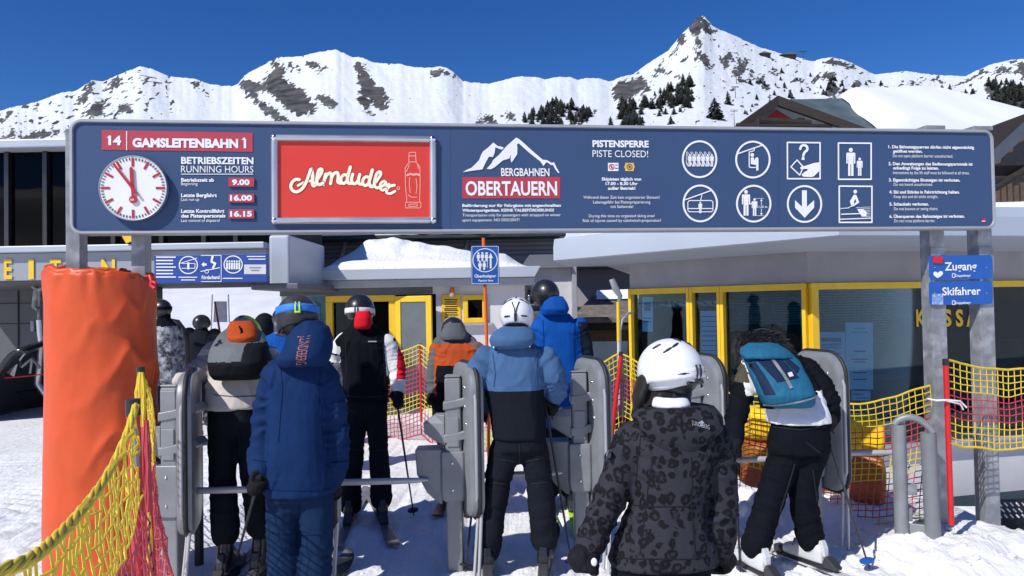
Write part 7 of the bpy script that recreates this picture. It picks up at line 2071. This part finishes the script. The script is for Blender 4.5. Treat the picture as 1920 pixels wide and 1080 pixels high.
mb = MB(); pts = [P(1143 + 6.5 * math.cos(a), 853 + 10 * math.sin(a), 2.92) for a in [2 * math.pi * k / 14 for k in range(14)]]
decal(pts, bv, mb, [tuple(range(13, -1, -1))], .003); obj('sleeve_badge', mb, MT['galv'], j7)
mb = MB(); pts = [P(1143 + 4.4 * math.cos(a), 853 + 7.5 * math.sin(a), 2.92) for a in [2 * math.pi * k / 14 for k in range(14)]]
decal(pts, bv, mb, [tuple(range(13, -1, -1))], .005); obj('badge_centre', mb, MT['black'], j7)
c_ = P(1102, 1052, d - .13); glove(p7, c_, Vector((.15, .5, .9)), Vector((-.9, -.5, .1)), P(1105, 1026, d - .10), F_glove, 1.05)
obj('glove_badge', MB().ball(P(1114, 1054, d - .185), (.012, .006, .016), 10, 6), MT['white'], p7, smooth=180)
c_ = P(1344, 1052, d + .10); glove(p7, c_, Vector((0, .5, .9)), Vector((.8, -.4, .1)), P(1346, 1032, d + .05), F_glove)
# helmet furniture
h_, Mh = h7; mb = MB()
mb.capsule([Mh @ hpt(130, -24, 1.0), Mh @ hpt(150, -26, 1.01), Mh @ hpt(200, -26, 1.01)], .008, 8)
obj('adjuster_rail', mb, MT['black'], h_, smooth=180)

# ------------------------------------------------------------------ 8: white and black jacket, teal backpack, fur hood, bent forward
d = 4.7
p8, j8, t8, h8 = person('person bent forward in black and white jacket with dark fur hood at right gate', d,
 [(1432,640,30,.10,.42),(1438,656,48,.125,.36),(1455,690,60,.14,.24),(1474,726,60,.14,.14),(1490,760,57,.145,.05),(1496,780,57,.15,.01),(1498,792,58,.155,0)],
 [(1407,698,.24,.076),(1391,742,.14,.072),(1380,788,.06,.068),(1378,826,.0,.056)],
 [(1508,690,.24,.076),(1534,718,.16,.072),(1553,752,.12,.068),(1556,785,.14,.056)],
 [(1499,778,48,.12,0),(1498,820,56,.142,0),(1496,848,56,.135,0)],
 [(1472,850,0,.100),(1455,900,0,.092),(1437,955,-.02,.086),(1424,1000,-.04,.086),(1417,1022,-.05,.086)],
 [(1521,850,0,.100),(1508,900,.02,.092),(1508,950,.04,.086),(1516,990,.06,.086),(1520,1010,.07,.086)],
 (1428,652,.48), [F_black, F_white, F_olive], F_black, 8,
 dict(yaw=12, pitch=45, shell=M_bhelm, vents=False, s=.98),
 jfn=lambda p, a, b: (2 if a < .09 and p.z > P(1390, 716, 4.85).z and p.x < P(1398, 700, 4.9).x else 1 if (min(a, b) > .085 and p.z < P(1490, 735, 4.7).z) or (p.x < P(1428, 700, 4.85).x and p.x > P(1391, 700, 4.85).x and P(1400, 742, 4.8).z < p.z < P(1400, 672, 4.8).z) else 0),
 jv=.0095, bootm=(M_boot_w, M_boot_w, MT['alu_dull']), skilab='white ski under %s boot of the teal backpack skier', skim=M_ski_w, toes=((-.35, 1), (-.55, 1)))
mb = MB(); rows_loft(mb, [(1426,622,30,.10,.42),(1426,634,42,.13,.38),(1430,652,49,.14,.35),(1438,668,51,.12,.32),(1445,682,42,.09,.28)], d)
fh = cloth('fur_hood', mb, F_black, p8, .014, 3, .008, 18)
fv = [(v.co.copy(), v.normal.copy()) for v in fh.data.vertices]; mb = MB(); rnd = random.Random(3)
for i in range(5200):
    q, n_ = rnd.choice(fv); L_ = rnd.uniform(.015, .040)
    dr_ = (n_ * .8 + Vector((rnd.uniform(-.6, .6), rnd.uniform(-.6, .6), rnd.uniform(-.8, .4)))).normalized()
    s_ = dr_.orthogonal().normalized() * .0014
    mid = q + dr_ * L_ * .55 + Vector((0, 0, -.004)); mb.add([q - s_ * 1.3, q + s_ * 1.3, mid + s_, mid - s_, q + dr_ * L_ + Vector((0, 0, -.012))], [(0, 1, 2, 3), (3, 2, 4)])
obj('fur_trim', mb, mat('dark_fur', (.012, .011, .011), .6, var=.5, vs=60), fh, local=True)
tb = thing('backpack', P(1470, 760, 4.6), 'teal and navy hiking backpack with grey buckle strap on stooping skier', 'backpack')
mb = MB(); rows_loft(mb, [(1428,644,26,.06,.16),(1434,656,42,.10,.12),(1446,676,50,.125,.04),(1462,708,52,.13,-.07),(1474,738,52,.13,-.13),(1478,756,48,.11,-.13),(1480,763,42,.08,-.11)], d)
zt8 = P(1470, 716, 4.55).z
bo = cloth('pack_body', mb, F_teal, tb, .010, 4, .0055, 21)
mb = MB(); rows_loft(mb, [(1428,643,24,.05,.10),(1430,653,42,.09,.06),(1434,664,47,.10,.02),(1440,672,46,.08,.0)], d)
cloth('lid', mb, F_teal, tb, .009, 3, .005, 23)
bv = [bvh(bo)]
def patch(pts, m, name, lift=.005, k=10):
    """panel stitched onto the pack: quad patch draped on the surface"""
    g_ = MB(); ps = []; fs_ = []
    a, b, c, e = pts
    for j in range(k + 1):
        for i in range(k + 1):
            u, v = i / k, j / k
            x = lerp(lerp(a[0], b[0], u), lerp(e[0], c[0], u), v); y = lerp(lerp(a[1], b[1], u), lerp(e[1], c[1], u), v)
            ps.append(P(x, y, 4.575))
    w_ = k + 1
    fs_ = [(j * w_ + i, j * w_ + i + 1, (j + 1) * w_ + i + 1, (j + 1) * w_ + i) for j in range(k) for i in range(k)]
    decal(ps, bv, g_, [tuple(reversed(f)) for f in fs_], lift, Vector((0, 1, -.0)))
    return obj(name, g_, m, tb, smooth=180)
patch([(1418, 662), (1462, 656), (1492, 706), (1448, 714)], F_tnavy, 'front_panel')
patch([(1412, 684), (1424, 680), (1442, 735), (1426, 738)], F_tnavy, 'side_panel')
patch([(1466, 660), (1476, 662), (1502, 690), (1490, 700)], F_tnavy, 'side_panel')
patch([(1450, 670), (1456, 668), (1474, 723), (1468, 725)], MT['galv'], 'buckle_strap', .011, 12)
patch([(1472, 698), (1481, 696), (1482, 703), (1473, 705)], MT['plaster'], 'logo_patch', .008, 3)
patch([(1430, 758), (1524, 738), (1524, 741), (1430, 761)], MT['galv'], 'hip_strap', .008, 12)
obj('hip_belt', MB().capsule([P(1424, 745, d - .05), P(1428, 762, d - .08), P(1445, 764, d - .16), P(1480, 757, d - .20), P(1518, 742, d - .16), P(1530, 738, d - .04)], .012, 8), F_black, tb, smooth=180)
tip = G(1388, 1072); c_ = P(1377, 842, d - .02); glove(p8, c_, c_ - tip, Vector((-.8, -.5, .1)), P(1378, 826, d), F_glove)
ski_pole(c_, tip, 'black ski pole in left hand of the teal backpack skier', MT['black'])
tip = G(1630, 1066); c_ = P(1545, 795, d + .0); glove(p8, c_, c_ - tip, Vector((.5, -.8, 0)), P(1556, 783, d + .14), F_glove)
ski_pole(c_, tip, 'blue tipped ski pole slanting right from the teal backpack skier', MT['steel_dark'], basket=MT['sky_blue_sign'])

# ------------------------------------------------------------------ 9: mottled grey jacket, facing left
d = 9.2
p9, j9, t9, h9 = person('person in mottled grey jacket and black helmet beside the orange padding', d,
 [(307,591,9,.06),(309,600,12,.075),(311,611,20,.11),(312,640,24,.14),(312,690,25,.14),(313,722,26,.14)],
 [(296,618,-.05,.065),(291,655,-.08,.06),(290,692,-.1,.05)], [(330,620,.05,.067),(336,660,.05,.062),(335,700,0,.052)],
 [(312,715,22,.12),(312,735,23,.12)],
 [(303,738,0,.085),(300,775,0,.075),(300,800,0,.08)], [(322,738,0,.085),(323,775,0,.075),(323,800,0,.08)],
 (302,580,0), [F_camo, F_black], F_black, 9, dict(yaw=62, pitch=0, shell=M_bhelm, vents=False, strap=F_black, lens=M_lens, s=.97),
 jfn=lambda p, a, b: 1 if p.z > P(312, 612, 9.2).z else 0, skilab='dark ski under %s boot of the mottled jacket skier', skim=M_ski_k, jv=.014)
f_ = Matrix.Translation(P(302, 580, d)) @ Matrix.Rotation(R_(62), 4, 'Z')
obj('face', MB().ball(f_ @ Vector((0, .035, -.085)), (.062, .075, .06), 14, 10, M=Matrix.Rotation(R_(62), 3, 'Z')).ball(f_ @ Vector((0, .125, -.075)), (.013, .02, .016), 10, 8).ball(f_ @ Vector((0, .108, -.112)), (.022, .008, .007), 10, 6).ball(f_ @ Vector((0, .095, -.14)), (.03, .02, .018), 10, 8), MT['skin'], p9, smooth=180)
for q, w_ in ((P(290, 705, d - .12), P(290, 692, d - .1)), (P(334, 712, d - .03), P(335, 700, d))): glove(p9, q, Vector((0, 0, 1)), Vector((0, -1, 0)), w_, F_glove)
# ------------------------------------------------------------------ figures further back
def far_person(lab, px, py, d, jm, pm, hm, wpx, seed, yaw=0, hooded=False):
    """py: helmet centre; wpx: half shoulder width"""
    k = F / d
    y = lambda m: py + m * k
    o, oj, _, _ = person(lab, d, [(px, y(.07), 10, .08), (px, y(.13), wpx * .5, .09), (px, y(.19), wpx * .85, .11), (px, y(.30), wpx, .13), (px, y(.62), wpx * .95, .13), (px, y(.88), wpx * .95, .14)],
     [(px - wpx * .95, y(.24), 0, .07), (px - wpx * 1.12, y(.55), .05, .065), (px - wpx * .9, y(.78), .12, .055)], [(px + wpx * .95, y(.24), 0, .07), (px + wpx * 1.12, y(.55), .05, .065), (px + wpx * .9, y(.78), .12, .055)],
     [(px, y(.85), wpx * .9, .12), (px, y(.95), wpx * .9, .12)],
     [(px - wpx * .45, y(.96), 0, .085), (px - wpx * .5, y(1.2), 0, .08), (px - wpx * .5, y(1.42), 0, .085)], [(px + wpx * .45, y(.96), 0, .085), (px + wpx * .5, y(1.2), 0, .08), (px + wpx * .5, y(1.42), 0, .085)],
     (px, py, 0), jm, pm, seed, None if hooded else dict(yaw=yaw, pitch=5, shell=hm, vents=False, s=.98), jv=.016, skis=False)
    if hooded:
        mb = MB(); mb.ball(P(px, py, d), (.125, .14, .16), 16, 12); mb.capsule([P(px, y(.05), d), P(px, y(.2), d)], [.11, .13], 12)
        cloth('hood', mb, jm, o, .012, 3, .006, seed + 3)
    for s_ in (-1, 1):
        c_ = P(px + s_ * wpx * .85, y(.85), d + .18); glove(o, c_, Vector((0, 0, 1)), Vector((0, 1, 0)), P(px + s_ * wpx * .9, y(.78), d + .12), F_glove)
    return o
far_person('person in black jacket and shiny black helmet in the far queue', 378, 606, 11.0, F_black2, F_black2, M_bhelm, 27, 31, -20)
far_person('dark helmeted person half hidden left of the far black jacket', 355, 628, 12.5, F_black, F_black, M_bhelm2, 24, 33)
far_person('dark helmeted person half hidden right of the far black jacket', 402, 630, 12.5, F_black, F_black, M_bhelm2, 22, 35)
far_person('person with black hood up seen left of the navy jacket skier', 496, 612, 8.6, F_black2, F_black2, M_bhelm, 32, 37, hooded=True)
far_person('person in bright blue jacket mostly hidden behind navy jacket skier', 533, 598, 7.4, F_rblue, F_black2, M_bhelm, 33, 39)

# ------------------------------------------------------------------ seams, hems and pocket edges sewn on the garments
def seam(part, lines, m, r=.0042, name='seam'):
    bv_ = bvh(part); org = Vector((0, 0, CAMH))
    for ln in lines:
        mb = MB(); pts = []
        for (ax, ay), (bx, by) in zip(ln[:-1], ln[1:]):
            n_ = max(2, int(math.hypot(bx - ax, by - ay) / 5))
            for k in range(n_ + (1 if (bx, by) == ln[-1] else 0)):
                h_ = bv_.ray_cast(org, ray(lerp(ax, bx, k / n_), lerp(ay, by, k / n_)).normalized())
                if h_[0] is not None and (not pts or (h_[0] - pts[-1]).length < .08): pts.append(h_[0])
        if len(pts) > 3: obj(name, mb.tube(pts, r, 5), m, part, smooth=60)
def dark(m, col): return fabric(m, col, .8, .2, 20)
S_navy = dark('navy_piping', C(15, 36, 74)); S_blue = dark('blue_piping', C(54, 80, 114)); S_k = dark('black_piping', (.022, .024, .03)); S_r = dark('royal_piping', C(10, 48, 104)); S_l = dark('leopard_piping', C(34, 34, 40)); S_t = dark('grey_piping', C(104, 100, 96))
seam(j1, [[(527,692),(530,730),(526,780),(522,830)], [(601,694),(598,735),(604,790),(608,840)], [(500,917),(530,920),(595,920),(623,917)], [(473,862),(500,866)], [(622,868),(652,864)]], S_navy, .0034)
seam(t1, [[(561,945),(561,975)], [(510,1000),(552,1003)], [(575,1003),(612,1000)]], S_navy)
seam(j3, [[(648,640),(650,690),(646,740)], [(719,642),(720,690),(722,740)], [(648,742),(684,745),(722,742)]], S_k, .005)
seam(j5, [[(924,662),(929,700),(926,726)], [(1008,662),(1005,700),(1008,726)], [(884,712),(905,722)], [(1028,722),(1050,716)]], S_blue, .0045)
seam(t5, [[(974,832),(974,868)], [(938,862),(964,866)], [(986,866),(1012,861)], [(920,905),(950,908)], [(996,908),(1022,905)]], S_k, .005)
seam(j6, [[(1018,600),(1020,640),(1018,690)], [(1078,602),(1076,640),(1078,690)]], S_r, .005)
seam(j7, [[(1203,800),(1198,850),(1192,905)], [(1322,802),(1326,860),(1322,930)], [(1180,946),(1215,950),(1285,950),(1318,945)], [(1140,1044),(1190,1048),(1290,1049),(1328,1044)], [(1225,858),(1216,905),(1212,946),(1200,1040)], [(1296,858),(1298,905),(1296,946),(1304,1040)], [(1082,1000),(1110,1012)]], S_l, .0028)
seam(j2, [[(400,740),(440,744),(485,742)]], S_t)
seam(t8, [[(1450,800),(1500,806),(1550,800)], [(1512,830),(1538,850)], [(1490,870),(1480,905),(1462,960)], [(1524,880),(1532,940)]], S_k, .005)
seam(t3, [[(686,770),(686,800)], [(655,842),(676,844)], [(700,846),(724,842)]], S_k, .005)
